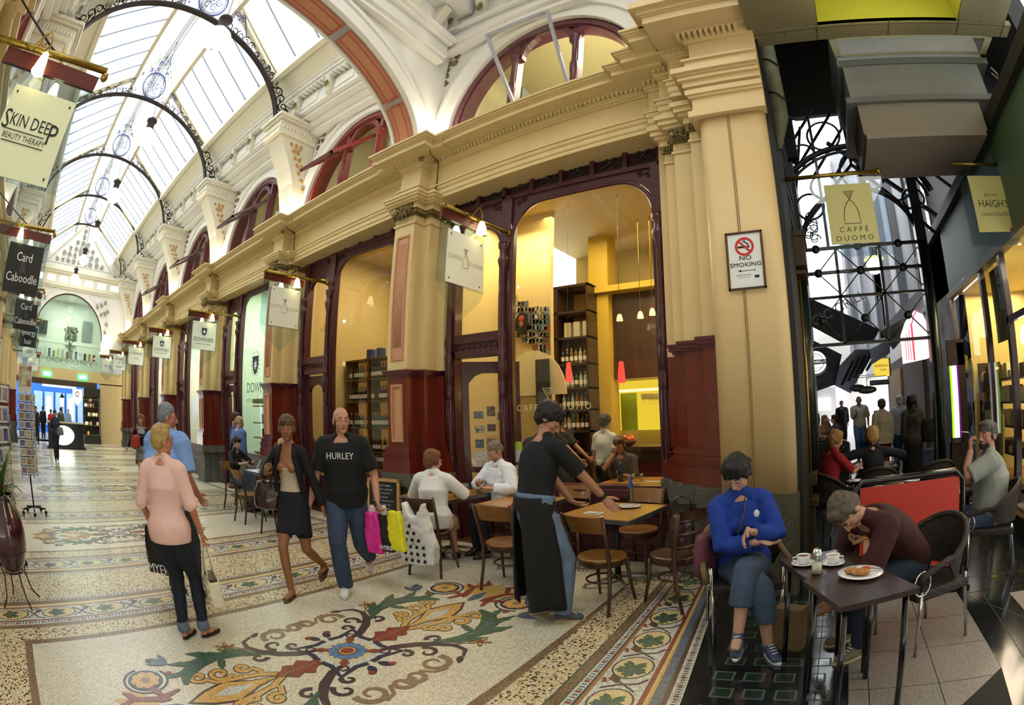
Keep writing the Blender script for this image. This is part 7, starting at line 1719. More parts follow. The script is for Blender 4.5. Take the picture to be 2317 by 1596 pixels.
def person(label,loc,rz,H=1.72,fem=False,skn='#c99a7c',pelvis=None,lean=0,side=0,head=(0,0,0),rh=None,lh=None,rel=(.5,-1,-.3),lel=(-.5,-1,-.3),rf=None,lf=None,rfy=0,lfy=0,
           rk=(0,1,0),lk=(0,1,0),rhd=None,lhd=None,rhn=None,lhn=None,curl=.35,rcurl=None,lcurl=None,lod=0,wear=(),hair=None,shoes=None,glasses=None,build=1.0,eyes=True,brow='#3a2a1e',group=None,cat='person',hand=True,
           shy=0,fat=1.0,stub=None,sz=1.0,lips=None):
    T=thing('person',label,cat,loc,rz,group)
    S=H/1.75; vb=(.010,.016,.026)[lod]; vh=(.0055,.009,.014)[lod]; vd=(.0042,.008,.016)[lod]
    sk=skin(skn); bw=(.90 if fem else 1.0)*build
    P=Vector(pelvis) if pelvis is not None else Vector((0,0,.525*H))
    # spine
    n=10; Ls=.315*H; pts=[P-Vector((0,0,.055*H))]; dirs=[Vector((0,0,1))]; q=P.copy(); pts.append(q.copy()); dirs.append(Vector((0,0,1)))
    for i in range(1,n+1):
        t=i/n; a=R(lean)*min(1,.35+t*.9); b=R(side)*min(1,.35+t*.9)
        v=Vector((math.sin(b),math.sin(a)*math.cos(b),math.cos(a)*math.cos(b))); q=q+v*(Ls/n); pts.append(q.copy()); dirs.append(v)
    N=pts[-1]; up=dirs[-1]; fwd=Vector((0,1,0)); fwd=(fwd-up*fwd.dot(up)).normalized() if abs(up.y)<.98 else Vector((0,0,-1)); rt=fwd.cross(up).normalized()
    if shy: M=Matrix.Rotation(R(shy),3,up); rt=M@rt; 
    if fem: prof=[(.150,.100),(.176,.122),(.170,.118),(.150,.102),(.128,.090),(.124,.090),(.134,.104),(.142,.118),(.143,.110),(.132,.090),(.098,.070),(.055,.052)]
    else: prof=[(.140,.100),(.166,.116),(.164,.118),(.158,.114),(.152,.112),(.154,.114),(.164,.120),(.172,.124),(.172,.120),(.160,.106),(.118,.082),(.062,.056)]
    prof=[(a*S*bw*(fat if 1<i<8 else 1),b*S*bw*(fat**1.6 if 1<i<8 else 1)) for i,(a,b) in enumerate(prof)]
    def torso(mb,i0=0,i1=12,off=0,flare=0,boxy=0):
        Q=pts[i0:i1]; prof0=prof; 
        def px_(i): return (max(prof0[i][0],boxy*prof0[1][0]) if 1<i<8 else prof0[i][0], max(prof0[i][1],boxy*prof0[1][1]) if 1<i<8 else prof0[i][1])
        if i1>=11:
            for s_ in (1,-1): mb.tube([N+up*.012*H*(1 if off else 1),lerp(N,Sh[s_],.5)-up*.004*H,Sh[s_]+up*.002],[.036*S+off*.6,.040*S+off*.6,.040*S+off*.6],10)
        prof_=[px_(i) for i in range(12)]
        mb.tube(Q,[(prof_[i][0]+off+(flare*(3-i)/3 if i<3 else 0),prof_[i][1]+off+(flare*(3-i)/3 if i<3 else 0)) for i in range(i0,i1)],20,up=(1,0,0))
        if fem and i1>8:
            f=Vector((0,1,0)) if abs(dirs[7].y)<.9 else fwd; 
            ff=(f-dirs[7]*f.dot(dirs[7])).normalized()
            for sx in (-1,1): mb.ell(pts[7]+ff*(prof[7][1]*.72)+Vector((sx*.062*S,0,0)),(.052*S+off,.045*S+off,.05*S+off),12,8)
    sh_w=(.148 if fem else .172)*S*build
    Sh={+1:N-up*.042*H+rt*sh_w,-1:N-up*.042*H-rt*sh_w}
    Hp={+1:P+Vector((.088*S*bw,0,-.02*H)),-1:P+Vector((-.088*S*bw,0,-.02*H))}
    la,lb=.172*H,.148*H; ll,lc=.245*H,.245*H
    W={};El={};Hd={};Hn={}
    for sgn,tg,pole,hd_,hn_ in ((1,rh,rel,rhd,rhn),(-1,lh,lel,lhd,lhn)):
        if tg is None: tg=(Sh[sgn].x+sgn*.04,Sh[sgn].y+.02,Sh[sgn].z-(la+lb)*.985)
        e,w=ik(Sh[sgn],tg,la,lb,pole); El[sgn]=e; W[sgn]=w; Hd[sgn]=Vector(hd_) if hd_ else (w-e).normalized(); Hn[sgn]=Vector(hn_) if hn_ else Vector((-sgn,0,0)) if abs(Hd[sgn].z)>.6 else Vector((0,0,-1))
    An={};Kn={}
    for sgn,tg,pole in ((1,rf,rk),(-1,lf,lk)):
        if tg is None: tg=(sgn*.09,0,.075)
        k,a=ik(Hp[sgn],tg,ll,lc,pole); An[sgn]=a; Kn[sgn]=k
    fy={1:rfy,-1:lfy}
    ar=[.050,.044,.040,.037,.027] if not fem else [.043,.038,.034,.031,.023]; ar=[v*S*build for v in ar]
    lr=[.088,.080,.058,.056,.038] if not fem else [.090,.080,.054,.052,.034]; lr=[v*S*build for v in lr]
    def arm(mb,sgn,f=1.0,off=0,r0=None):
        """f: 1 = to the wrist"""
        s_,e,w=Sh[sgn],El[sgn],W[sgn]
        if f>=.5: 
            g=(f-.5)*2; Q=[s_,lerp(s_,e,.5),e,lerp(e,w,.35*g) if g>.05 else e+(w-e)*.02,lerp(e,w,g) if g>.1 else e+(w-e)*.05]; r=[ar[0],ar[1],ar[2],ar[3],ar[3]+(ar[4]-ar[3])*g]
        else: g=f*2; Q=[s_,lerp(s_,e,.5*g),lerp(s_,e,g)]; r=[ar[0],ar[1],ar[1]]
        mb.tube(Q,[v+off for v in r],14); mb.ell(s_-Vector((0,0,.006)),(ar[0]+off*.8,)*3,12,8)
        tr=prof[9]; mb.tube([s_,lerp(s_,pts[10],.6)],[ar[0]+off*.8,ar[0]*.9+off],12)
    def leg(mb,sgn,f=1.0,off=0,flare=0):
        h,k,a=Hp[sgn],Kn[sgn],An[sgn]
        if f>=.5: g=(f-.5)*2; Q=[h,lerp(h,k,.5),k,lerp(k,a,.35*g),lerp(k,a,g)]; r=[lr[0],lr[1],lr[2],lr[3],lr[3]+(lr[4]-lr[3])*g]
        else: g=f*2; Q=[h,lerp(h,k,.5*g),lerp(h,k,g)]; r=[lr[0],lr[1],lr[1]-.008*g]
        mb.tube(Q,[v+off+(flare if i==len(r)-1 else (flare*.5 if i==len(r)-2 else 0)) for i,v in enumerate(r)],16)
    # ---- body
    b=MB(None); torso(b)
    for s_ in (1,-1):
        arm(b,s_); leg(b,s_)
        a=An[s_]; fd=Vector((math.sin(R(fy[s_])),math.cos(R(fy[s_])),0)); pitch=getattr(T,'dummy',0)
        b.tube([a+Vector((0,0,.02)),a-fd*.02-Vector((0,0,.03*S)),a+fd*.06*S-Vector((0,0,.038*S)),a+fd*.15*S-Vector((0,0,.052*S))],[(.036*S,.036*S),(.036*S,.036*S),(.038*S,.03*S),(.03*S,.016*S)],12,up=(1,0,0))
    hy,hp,hr=[R(v) for v in head]
    HC=N+up*(.078*H)+fwd*.012*S
    nb=N+up*.0; b.tube([N-up*.03*H,N+up*.035*H,HC-up*.01*H],[.060*S*bw if not fem else .052*S,.052*S*bw if not fem else .043*S,.045*S],14)
    body=remesh(b,vb,2)
    base=Matrix((( rt.x,fwd.x,up.x),(rt.y,fwd.y,up.y),(rt.z,fwd.z,up.z))).to_4x4()
    HM=Matrix.Translation(HC)@base@Matrix.Rotation(-hy,4,'Z')@Matrix.Rotation(-hp,4,'X')@Matrix.Rotation(hr,4,'Y')
    hm=head_meshes(S*sz*1.05,fem,vh); hm.transform(HM)
    parts=[body,hm]
    if hand:
        for s_ in (1,-1):
            parts.append(hand_mesh(W[s_],Hd[s_],Hn[s_],S*(.92 if fem else 1.02),(rcurl if s_>0 else lcurl) if (rcurl if s_>0 else lcurl) is not None else curl,vd,left=(s_<0)))
    vs=[];fs=[];o=0
    for me in parts:
        vs+=[tuple(v.co) for v in me.vertices]; fs+=[[i+o for i in p.vertices] for p in me.polygons]; o=len(vs)
        bpy.data.meshes.remove(me)
    bm_=bpy.data.meshes.new('body'); bm_.from_pydata(vs,[],fs); bm_.polygons.foreach_set('use_smooth',[True]*len(fs)); bm_.update()
    mesh_obj('body',bm_,sk,T)
    # ---- face details
    def HP(x,y,z): return HM@(Vector((x,y,z))*S*sz*1.05)
    k=S*sz*1.05
    if eyes and lod<2:
        for sx in (-1,1):
            e=MB(mat('eye_white','#c9c2ba',.3)); e.ell(HP(sx*.029,.0800,.012),(.0105*k,.0100*k,.0058*k),10,8); e.use(mat('dark_iris','#2a1c14',.2)); e.ell(HP(sx*.029,.0862,.012),(.0056*k,.0050*k,.0056*k),8,6); e.obj('eye',T)
            e=MB(cloth('brow_'+brow[1:],brow)); e.tube([HP(sx*.014,.091,.030),HP(sx*.03,.090,.036),HP(sx*.046,.078,.030)],.0035*k,5); e.obj('eyebrow',T)
        e=MB(mat('lip_'+(lips or '#9c5a4c')[1:],lips or '#9c5a4c',.5)); e.tube([HP(-.021,.088,-.057),HP(-.008,.0965,-.0545),HP(.008,.0965,-.0545),HP(.021,.088,-.057)],.0042*k,6); e.obj('lips',T)
    if glasses:
        e=MB(mat('spectacle_frame_'+glasses[1:],glasses,.3,metal=.3))
        for sx in (-1,1): e.tube([HP(sx*.030+.021*math.cos(a*PI/6),.097,.010+.016*math.sin(a*PI/6)) for a in range(12)],.0018*k if lod else .0022*k,5,closed=True); e.cyl(HP(sx*.05,.094,.014),HP(sx*.076,.0,.012),.002*k,5)
        e.cyl(HP(-.01,.10,.013),HP(.01,.10,.013),.002*k,5); e.obj('glasses',T)
    if stub:
        m=MB(None)
        for c,r in (((0,.075,-.088),(.030,.024,.022)),((.034,.050,-.075),(.020,.03,.025)),((-.034,.050,-.075),(.020,.03,.025)),((0,.096,-.043),(.022,.007,.005))): m.ell([v*k for v in c],[v*k for v in r],12,8)
        me=remesh(m,vh,1); me.transform(HM); mesh_obj('beard',me,cloth('beard_'+stub[1:],stub),T)
    if hair:
        st,hc=hair[0],hair[1]; m=MB(None); rn=random.Random(len(label))
        def E(c,r): m.ell([v*k for v in c],[v*k for v in r],16,10)
        if st in ('short','long','bob','curly','crop','wavy','pixie','tail'):
            g={'crop':.003,'short':.010,'pixie':.016,'curly':.018,'bob':.016,'long':.014,'wavy':.02,'tail':.008}[st]
            E((0,-.016,.052),(.074+g,.088+g,.068+g)); E((0,-.045,.010),(.070+g,.058+g,.075+g))
            if st!='crop': E((0,.038,.098),(.052+g*.5,.044,.022+g*.5))
            for sx in (-1,1): E((sx*.058,-.012,.02),(.022+g*.5,.040,.045+g))
        if st in ('fringe_bald',):
            E((0,-.055,-.005),(.068,.042,.045)); 
            for sx in (-1,1): E((sx*.062,-.025,.0),(.016,.045,.035))
        if st in ('bob','pixie'):
            for sx in (-1,1): E((sx*.064,.010,-.005),(.022+g*.4,.040,.055 if st=='bob' else .035))
            E((0,.062,.070),(.055,.030,.030)); 
            if st=='bob': E((0,-.055,-.04),(.075,.05,.055))
        if st=='curly':
            for j in range(46):
                a=rn.uniform(0,6.28); e=rn.uniform(-.2,1.4); x_,y_,z_=math.cos(a)*math.cos(e)*.088,math.sin(a)*math.cos(e)*.098-.02,.03+math.sin(e)*.092
                if y_>.05 and z_<.06: continue
                E((x_,y_,z_),(.022,.022,.022))
        if st in ('long','wavy','tail'):
            L=hair[2] if len(hair)>2 else .25
            if st!='tail':
                for sx in (-1,-.5,0,.5,1):
                    m.tube([(sx*.055*k,(-.05+abs(sx)*.03)*k,.02*k),(sx*.072*k,(-.07+abs(sx)*.045)*k,-.08*k),(sx*(.078)*k,(-.075+abs(sx)*.05)*k,(-.08-L*.5)*k),(sx*.07*k,(-.07+abs(sx)*.05)*k,(-.08-L)*k)],[.03*k,.034*k,.032*k,.012*k],8)
                for sx in (-1,1): m.tube([(sx*.055*k,.03*k,.07*k),(sx*.078*k,.02*k,.0),(sx*.082*k,.0,-.09*k),(sx*.08*k,.0,(-.08-L*.8)*k)],[.018*k,.022*k,.022*k,.008*k],8)
            else: m.tube([(0,-.09*k,.03*k),(0,-.13*k,-.02*k),(0,-.12*k,-.12*k),(.01,-.10*k,(-.1-L)*k)],[.03*k,.032*k,.028*k,.008*k],8)
        me=remesh(m,(.006,.010,.016)[lod],1,(.006 if st!='crop' else .001)*k,28 if st!='curly' else 35); me.transform(HM)
        mesh_obj('hair',me,mat('hair_'+hc[1:],hc,.6,col2=hair[3] if len(hair)>3 else None,vscale=40,bump=.5,bscale=150,var=.3),T)
    # ---- clothing
    ctx=dict(T=T,P=P,pts=pts,prof=prof,torso=torso,arm=arm,leg=leg,N=N,up=up,fwd=fwd,rt=rt,Sh=Sh,El=El,W=W,Hp=Hp,Kn=Kn,An=An,S=S,H=H,HM=HM,HP=HP,Hd=Hd,fy=fy)
    for wsp in wear:
        nm,mm=wsp[0],wsp[1]; o_=wsp[2] if len(wsp)>2 else {}
        m=MB(None); off=o_.get('off',.014)
        if nm in ('shirt','t_shirt','jacket','cardigan','hoodie','sweater','blouse','top','coat','tank_top','polo_shirt','waistcoat','shawl'):
            i0=o_.get('hem',1); torso(m,i0,o_.get('top',11),off,o_.get('flare',0),o_.get('boxy',.0 if nm in ('top','tank_top') else .82))
            if o_.get('sleeve',.4)>0:
                for s_ in (1,-1): arm(m,s_,o_.get('sleeve',.4),off*o_.get('sl',1.0))
            if o_.get('collar'): m.tube([N-up*.035*H,N+up*.004*H],[.088*S,.066*S],16)
            if o_.get('hood'): m.tube([N-up*.03*H-fwd*.05*S+rt*.07*S,N-up*.005*H-fwd*.09*S,N-up*.03*H-fwd*.05*S-rt*.07*S],[.03*S,.045*S,.03*S],10)
            if o_.get('long'): 
                lg=o_['long']; m.tube([P,P-Vector((0,0,lg*.5)),P-Vector((0,0,lg))],[(prof[1][0]+off,prof[1][1]+off),(prof[1][0]+off+.02,prof[1][1]+off+.02),(prof[1][0]+off+.03,prof[1][1]+off+.03)],20,up=(1,0,0))
        elif nm in ('trousers','jeans','shorts'):
            torso(m,0,o_.get('waist',4),off)
            for s_ in (1,-1): leg(m,s_,o_.get('len',1.0),off,o_.get('flare',0))
        elif nm in ('skirt','apron_skirt'):
            L=o_.get('len',.45); fl=o_.get('flare',.03); torso(m,1,4,off)
            if o_.get('seated'):
                for s_ in (1,-1): leg(m,s_,o_.get('cover',.5),off+.02)
                m.ell(lerp(P,(Kn[1]+Kn[-1])/2,.5),(.17*S,.22*S,.10*S),14,8)
            else:
                bot=P-Vector((0,0,L)); k2=(Kn[1]+Kn[-1])/2; bot=Vector((lerp(P,k2,min(1,L/(.5*H*.5))).x,lerp(P,k2,min(1,L/(.25*H))).y*.6,bot.z))
                m.tube([P+Vector((0,0,.01)),lerp(P,bot,.5),bot],[(prof[1][0]+off,prof[1][1]+off),(prof[1][0]+off+fl*.3,prof[1][1]+off+fl*.5),(prof[1][0]*o_.get('nar',.9)+off+fl,prof[1][1]*1.0+off+fl)],20,up=(1,0,0))
                if L<.5:
                    for s_ in (1,-1): leg(m,s_,min(.5,L/(.49*H)),off)
        else: continue
        me=remesh(m,vb*.95,o_.get('sm',3),o_.get('fold',.007)*(1 if lod<2 else 0),o_.get('fs',9))
        mesh_obj(nm,me,mm,T)
    if shoes:
        kind,sm_,sole=shoes[0],shoes[1],(shoes[2] if len(shoes)>2 else black)
        for s_ in (1,-1):
            a=An[s_]; fd=Vector((math.sin(R(fy[s_])),math.cos(R(fy[s_])),0)); z=Vector((0,0,1))
            if a.z>.13: 
                t_=min(1.0,(a.z-.1)*5); fd=(fd-z*.9*t_).normalized() if tgt_push(s_,rf,lf) else (fd-z*.35*t_).normalized(); z=(z+fd*.35*t_).normalized(); z=(z-fd*z.dot(fd)).normalized()
            m=MB(None)
            if kind in ('trainer','shoe','boot'):
                m.tube([a-fd*.035*S-z*.045*S,a-fd*.03*S-z*.01*S,a+fd*.03*S-z*.015*S,a+fd*.09*S-z*.035*S,a+fd*.15*S-z*.045*S,a+fd*.175*S-z*.05*S],[(.03*S,.02*S),(.042*S,.045*S),(.042*S,.045*S),(.046*S,.032*S),(.042*S,.026*S),(.025*S,.018*S)],12,up=(1,0,0))
                if kind=='boot': m.cyl(a-z*.02,a+z*.12*S,.05*S,12)
                me=remesh(m,(.007,.011,.02)[lod],1); mesh_obj('shoe',me,sm_,T)
            m=MB(sole)
            P_=[]; 
            x_=z.cross(fd)*-1
            for i in range(18):
                t=2*PI*i/18; l_=math.cos(t)*.125*S+.07*S; w_=math.sin(t)*(.043 if math.cos(t)>0 else .036)*S; P_.append(a+fd*l_+x_*w_-z*.072*S)
            m.add([p for p in P_]+[p+z*(.018 if kind!='sandal' else .012) for p in P_],[tuple(range(18))[::-1],tuple(range(18,36))]+[(i,(i+1)%18,18+(i+1)%18,18+i) for i in range(18)]); so=m.obj('sole',T)
            if kind=='sandal':
                m=MB(sm_)
                for c_,w2,h2 in ((.0,.04,.035),(.03,.04,.03),(.11,.042,.022),(.14,.04,.016)):
                    m.tube([a+fd*c_*S+x_*w2*S*math.cos(t)+z*(-.062+h2*1.4*math.sin(t))*S for t in [k_*PI/8 for k_ in range(9)]],.005*S,5)
                m.obj('straps',T)
            if kind=='trainer':
                m=MB(mat('white_laces','#e8e6de',.7))
                for j in range(4): c=a+fd*(.045+.022*j)*S+z*(.028-.012*j)*S; m.cyl(c-x_*.022*S,c+x_*.022*S+fd*.008*S,.004*S,5)
                m.obj('laces',T)
    return T,ctx
def tgt_push(s_,rf,lf): return True
# frequently used cloths
jean=cloth('blue_denim','#35445c',var=.25,vscale=12); jean_l=cloth('washed_denim','#6c7f9c',var=.25,vscale=12); blkc=cloth('black_cotton','#0d0d10'); navyc=cloth('navy_cotton','#14161f')
def fl_(px,py): p=rayp(px,py,Z=0); return p.x,p.y
def yaw_to(dx,dy): return math.atan2(-dx,dy)      # local +Y turned to look along (dx,dy)
W_=[]
# 1 woman in pink
pink=cloth('pale_pink_knit','#e0b6aa',var=.06,vscale=6)
x,y=fl_(437,1452)
T,c=person('older woman with short blonde hair in a pale pink top carrying a quilted handbag',(x,y,0),yaw_to(-.75,.66),1.60,True,'#b87a5c',head=(38,0,0),lean=2,rf=(.12,.04,.075),lf=(-.05,-.04,.075),rfy=30,lfy=10,rh=(.27,.10,.80),rel=(.4,-.5,-.3),rhd=(0,.15,-1),rcurl=.75,lh=(-.24,.12,.82),
  wear=[('blouse',pink,dict(hem=0,sleeve=.50,off=.026,flare=.03,fold=.006,sl=1.1,collar=False)),('trousers',cloth('ink_blue_trousers','#151b26'),dict(len=.97,off=.012))],hair=('short','#b89a5c',0,'#8a6c3a'),shoes=('sandal',cloth('dark_sandal_strap','#2a1d18'),mat('sandal_sole','#2a1f18',.6)),glasses='#6a5a4a',build=1.12,fat=1.05)
m=MB(mat('rolled_denim_cuff','#5a6472',.8))
for s in (1,-1): a=c['An'][s]; m.lathe([(.052,-.01),(.058,.0),(.056,.07),(.048,.07)],(a.x,a.y,a.z+.0),14)
m.obj('trouser_cuffs',T)
m=MB(brass); w=c['W'][1]; m.tube([(w.x+.034*math.cos(t*.5),w.y+.034*math.sin(t*.5),w.z+.035) for t in range(13)],.0035,6); m.obj('bracelet',T)
m=MB(gold_b); m.tube([c['N']+c['rt']*.062*math.cos(a*.45)+c['fwd']*.06*math.sin(a*.45)+Vector((0,0,.012-.006*math.sin(a*.45)*2)) for a in range(14)],.0025,5,closed=True); m.obj('necklace',T)
# her handbag
wpos=T.matrix_world if 0 else None
def toworld(T,p): M=Matrix.Translation(T.location)@Matrix.Rotation(T.rotation_euler.z,4,'Z'); return M@Vector(p)
hb=toworld(T,c['W'][1]+Vector((0,.03,-.09)))
quilt=mat('cream_quilted_leather','#cdc3a4',.35,bump=.8,bscale=22,coat=.3)
t=thing('handbag','cream quilted handbag with two long straps hanging from the pink-topped woman\'s hand','bag',(hb.x,hb.y,.27),R(-12)); 
b_=MB(quilt); b_.ext([(-.17,0),(.17,0),(.145,.20),(-.145,.20)],'xz',-.055,.055); me=remesh(b_,.012,3,.006,30); mesh_obj('body',me,quilt,t)
m=MB(lea); m.box(-.14,-.035,.195,.14,.035,.215); m.obj('zip_top',t); m=MB(mat('cream_strap','#c9bc98',.5))
for yy in (-.04,.04):
    m.tube([(-.10,yy,.18),(-.07,yy*.8,.30),(-.015,yy*.3,hb.z-.27),(.015,yy*.3,hb.z-.27),(.07,yy*.8,.30),(.10,yy,.18)],.0075,6)
m.obj('straps',t)
m=MB(quilt)
for k in range(6):
    for j in range(3): m.ell((-.125+k*.05,-.058,.04+j*.055),(.024,.012,.026),8,5)
m.obj('quilting',t)
# 2 man in pale blue polo with a black shopping bag
polo=cloth('sky_blue_polo','#7d9fd6',var=.08,vscale=5)
x,y=-4.95,1.30
T,c=person('tall grey-haired man in a sky-blue polo shirt standing behind the pink-topped woman',(x,y,0),yaw_to(-.55,.83),1.78,False,'#b0705a',head=(42,6,0),lean=4,lh=(-.30,.05,.84),lcurl=.9,rh=(.26,.2,.95),rf=(.12,.05,.075),lf=(-.13,-.02,.075),
  wear=[('polo_shirt',polo,dict(hem=0,sleeve=.44,off=.040,flare=.03,collar=True,sl=1.3)),('trousers',cloth('charcoal_slacks','#2b2d33'),dict(len=.98,off=.02))],hair=('crop','#57595c',0,'#8d8f92'),shoes=('shoe',black,black),build=1.16,fat=1.18)
m=MB(cloth('polo_collar_stripe','#3f6fc4')); m.tube([c['N']+c['up']*.012+c['rt']*.075*math.cos(a*.45)+c['fwd']*.07*math.sin(a*.45) for a in range(14)],.006,6,closed=True); m.obj('collar_stripe',T)
wb_=toworld(T,c['W'][-1]+Vector((0,0,-.08)))
def shop_bag(label,loc,rz,w,h,col,txt=None,txtc='#e9e9e9',top='#cfcdc4',d=.1,tsz=.12,ty=.12,disp=.012,zhand=None,name='shopping_bag'):
    mm=mat('bag_'+col[1:],col,.35,coat=.2); t=thing(name,label,'shopping bag',loc,rz); b=MB(mm); b.ext([(-w/2,0),(w/2,0),(w*.50,h*.6),(w*.36,h),(-w*.36,h),(-w*.5,h*.6)],'xz',-d/2,d/2); me=remesh(b,.014,3,disp,10); mesh_obj('body',me,mm,t)
    if top: mt_=mat('bag_'+top[1:],top,.4); m=MB(mt_); m.tube([(0,0,h*.93),(0,0,h*1.08),(0,0,(zhand or h*1.2))],[(w*.38,d*.5),(w*.22,d*.35),(.02,.02)],12,up=(1,0,0)); m.obj('gathered_top',t)
    if txt: text('lettering',txt,t,face(0,-d/2-.008-disp,ty),tsz,mat('bagtext_'+txtc[1:],txtc,.5),.003); 
    return t
shop_bag('big black and white department store bag hanging behind the pink-topped woman',(wb_.x-.02,wb_.y-.02,.18),R(35),.36,.46,'#17171a','MYER','#dcdcdc',zhand=.62,top='#c9c8c0',ty=.055,tsz=.13)
# 3 couple woman walking
tan_s='#8f5e3c'
x,y=-4.42,2.52
T,c=person('young woman with short brown hair in a black jacket and miniskirt walking hand in hand',(x,y,0),yaw_to(.55,-.9),1.70,True,tan_s,head=(-22,0,0),lean=2,pelvis=(0,0,.89),rf=(.07,.20,.08),lf=(-.09,-.34,.20),lfy=0,rfy=0,lk=(0,1,0),
  rh=(.16,.24,1.17),rel=(.7,-.6,-.4),rhd=(-.5,.5,.6),rhn=(0,1,.2),rcurl=.5,lh=(-.30,-.10,.80),lhd=(-.2,-.1,-1),lcurl=.6,
  wear=[('top',cloth('cream_camisole','#b5a58a'),dict(hem=2,top=8,sleeve=0,off=.008)),('skirt',cloth('black_mini_skirt','#101018'),dict(len=.30,flare=.01,nar=.92,off=.012)),],hair=('pixie','#6b5132',0,'#3a2818'),shoes=('sandal',cloth('brown_sandal_strap','#5a2e1c'),mat('tan_sole','#5a3a22',.6)),lips='#8c4a3e')
# open jacket: back, sleeves and fronts pulled apart
m=MB(None); p_=c['pts'];pr_=c['prof']
Q=[p_[i]-Vector((0,.022,0)) for i in range(2,12)]; m.tube(Q,[(pr_[i][0]+.018,pr_[i][1]*.80+.012) for i in range(2,12)],20,up=(1,0,0))
for s in (1,-1): c['arm'](m,s,.96,.014); m.tube([c['N']+c['rt']*s*.075+c['fwd']*.02,p_[9]+Vector((s*.10,.075,0)),p_[6]+Vector((s*.13,.07,0)),p_[3]+Vector((s*.15,.05,-.02))],[.022,.03,.03,.024],8)
me=remesh(m,.010,2,.007,9); mesh_obj('jacket',me,blkc,T)
sb=toworld(T,(.27,.02,.0)); t=pouch('shoulder_bag','glossy dark brown leather handbag with gold rings on the walking woman\'s shoulder',(sb.x,sb.y,.80),T.rotation_euler.z+R(20),.36,.17,.27,mat('glossy_oxblood_leather','#2c1513',.25,coat=.6),.01)
m=MB(lea); sh=c['Sh'][1]; M_=Matrix.Rotation(-R(20),4,'Z'); loc_=lambda v: M_@Vector((v[0]-.27,v[1]-.02,v[2]-.80)); m.tube([loc_((.20,.10,1.02)),loc_((sh.x+.05,sh.y+.06,sh.z-.1)),loc_((sh.x,sh.y,sh.z+.07)),loc_((sh.x+.06,sh.y-.09,sh.z-.1)),loc_((.33,-.06,1.02))],.013,6,flat=.4); m.obj('strap',t)
m=MB(gold_b)
for k in (-.07,.07): m.tube([(k+.022*math.cos(a*.6),-.10,.19+.022*math.sin(a*.6)) for a in range(11)],.004,5)
m.obj('rings',t)
# 4 couple man
x,y=-4.14,3.0
T,c=person('bald man in a black printed T-shirt and jeans walking with coloured shopping bags',(x,y,0),yaw_to(.75,-.8),1.80,False,'#b98568',head=(-25,0,0),pelvis=(0,0,.93),lean=3,lf=(-.10,-.42,.24),rf=(.10,.16,.08),
  lh=(-.33,.12,.90),rh=(.36,.10,.88),lcurl=.9,rcurl=.85,
  wear=[('t_shirt',blkc,dict(hem=0,sleeve=.42,off=.03,flare=.02,sl=1.2)),('jeans',jean,dict(len=1.0,off=.022,flare=.015))],hair=('fringe_bald','#4a3a30'),shoes=('trainer',mat('white_trainer','#d8d6cf',.5),mat('pale_sole','#c9c6bb',.6)),brow='#3a2a20',build=1.08,fat=1.08)
fr_=c['pts'][8]; m=mat('faded_white_print','#c9c9c4',.7)
cx_=Matrix.Translation((fr_.x,fr_.y+c['prof'][8][1]+.046,fr_.z-.01))@Matrix.Rotation(PI,4,'Z')@Matrix.Rotation(R(86),4,'X')
text('shirt_print','HURLEY',T,cx_,.085,m,.004,xs=.9); q=MB(m); n_=20; q.T=cx_; q.add([(.07*math.cos(2*PI*i/n_),.085*math.sin(2*PI*i/n_)-.01,-.004) for i in range(n_)],[tuple(range(n_))]); q.T=None
hw_=toworld(T,c['W'][-1]+Vector((0,0,-.08)))
shop_bag('bright pink shopping bag carried by the bald man',(hw_.x-.06,hw_.y-.03,.40),R(20),.17,.40,'#d6268f',top='#c9a9bc',zhand=.46,d=.09,disp=.016)
shop_bag('black and white shopping bag between the pink and yellow bags',(hw_.x+.05,hw_.y+.03,.42),R(15),.15,.36,'#131315','RIVERS','#d8dae0',top='#b9b9b4',zhand=.44,d=.08,ty=.05,tsz=.06)
shop_bag('bright yellow carrier bag in the bald man\'s hand, rightmost of the three',(hw_.x+.17,hw_.y+.06,.44),R(15),.17,.38,'#e3dc28',top=None,d=.07)
# 5-6 younger couple further down
x,y=fl_(352,1128)
person('young woman in a black cardigan and patterned shorts with a red shoulder bag',(x-.3,y-.2,0),yaw_to(.9,-.25),1.66,True,'#b98a6c',lod=1,pelvis=(0,0,.86),rf=(.06,.22,.08),lf=(-.07,-.22,.12),rh=(.42,-.12,.92),head=(15,0,0),
  wear=[('top',cloth('grey_vest_top','#9a958e'),dict(hem=2,sleeve=0,off=.012)),('cardigan',blkc,dict(hem=3,top=10,sleeve=.95,off=.012)),('shorts',cloth('patterned_shorts','#8c8078',col2='#3a302c',vscale=30),dict(len=.28,off=.03,flare=.03))],hair=('long','#7a4a26',.22),shoes=('shoe',black,black))
rd=mat('red_leather','#9c2a1e',.4); t=pouch('shoulder_bag','red leather shoulder bag under the arm of the woman in patterned shorts',(x-.1,y-.42,.95),R(70),.26,.12,.26,rd,.008); m=MB(rd); m.tube([(-.08,0,.24),(-.05,.02,.42),(.05,.02,.42),(.08,0,.24)],.01,6); m.obj('strap',t)
x,y=fl_(382,1148)
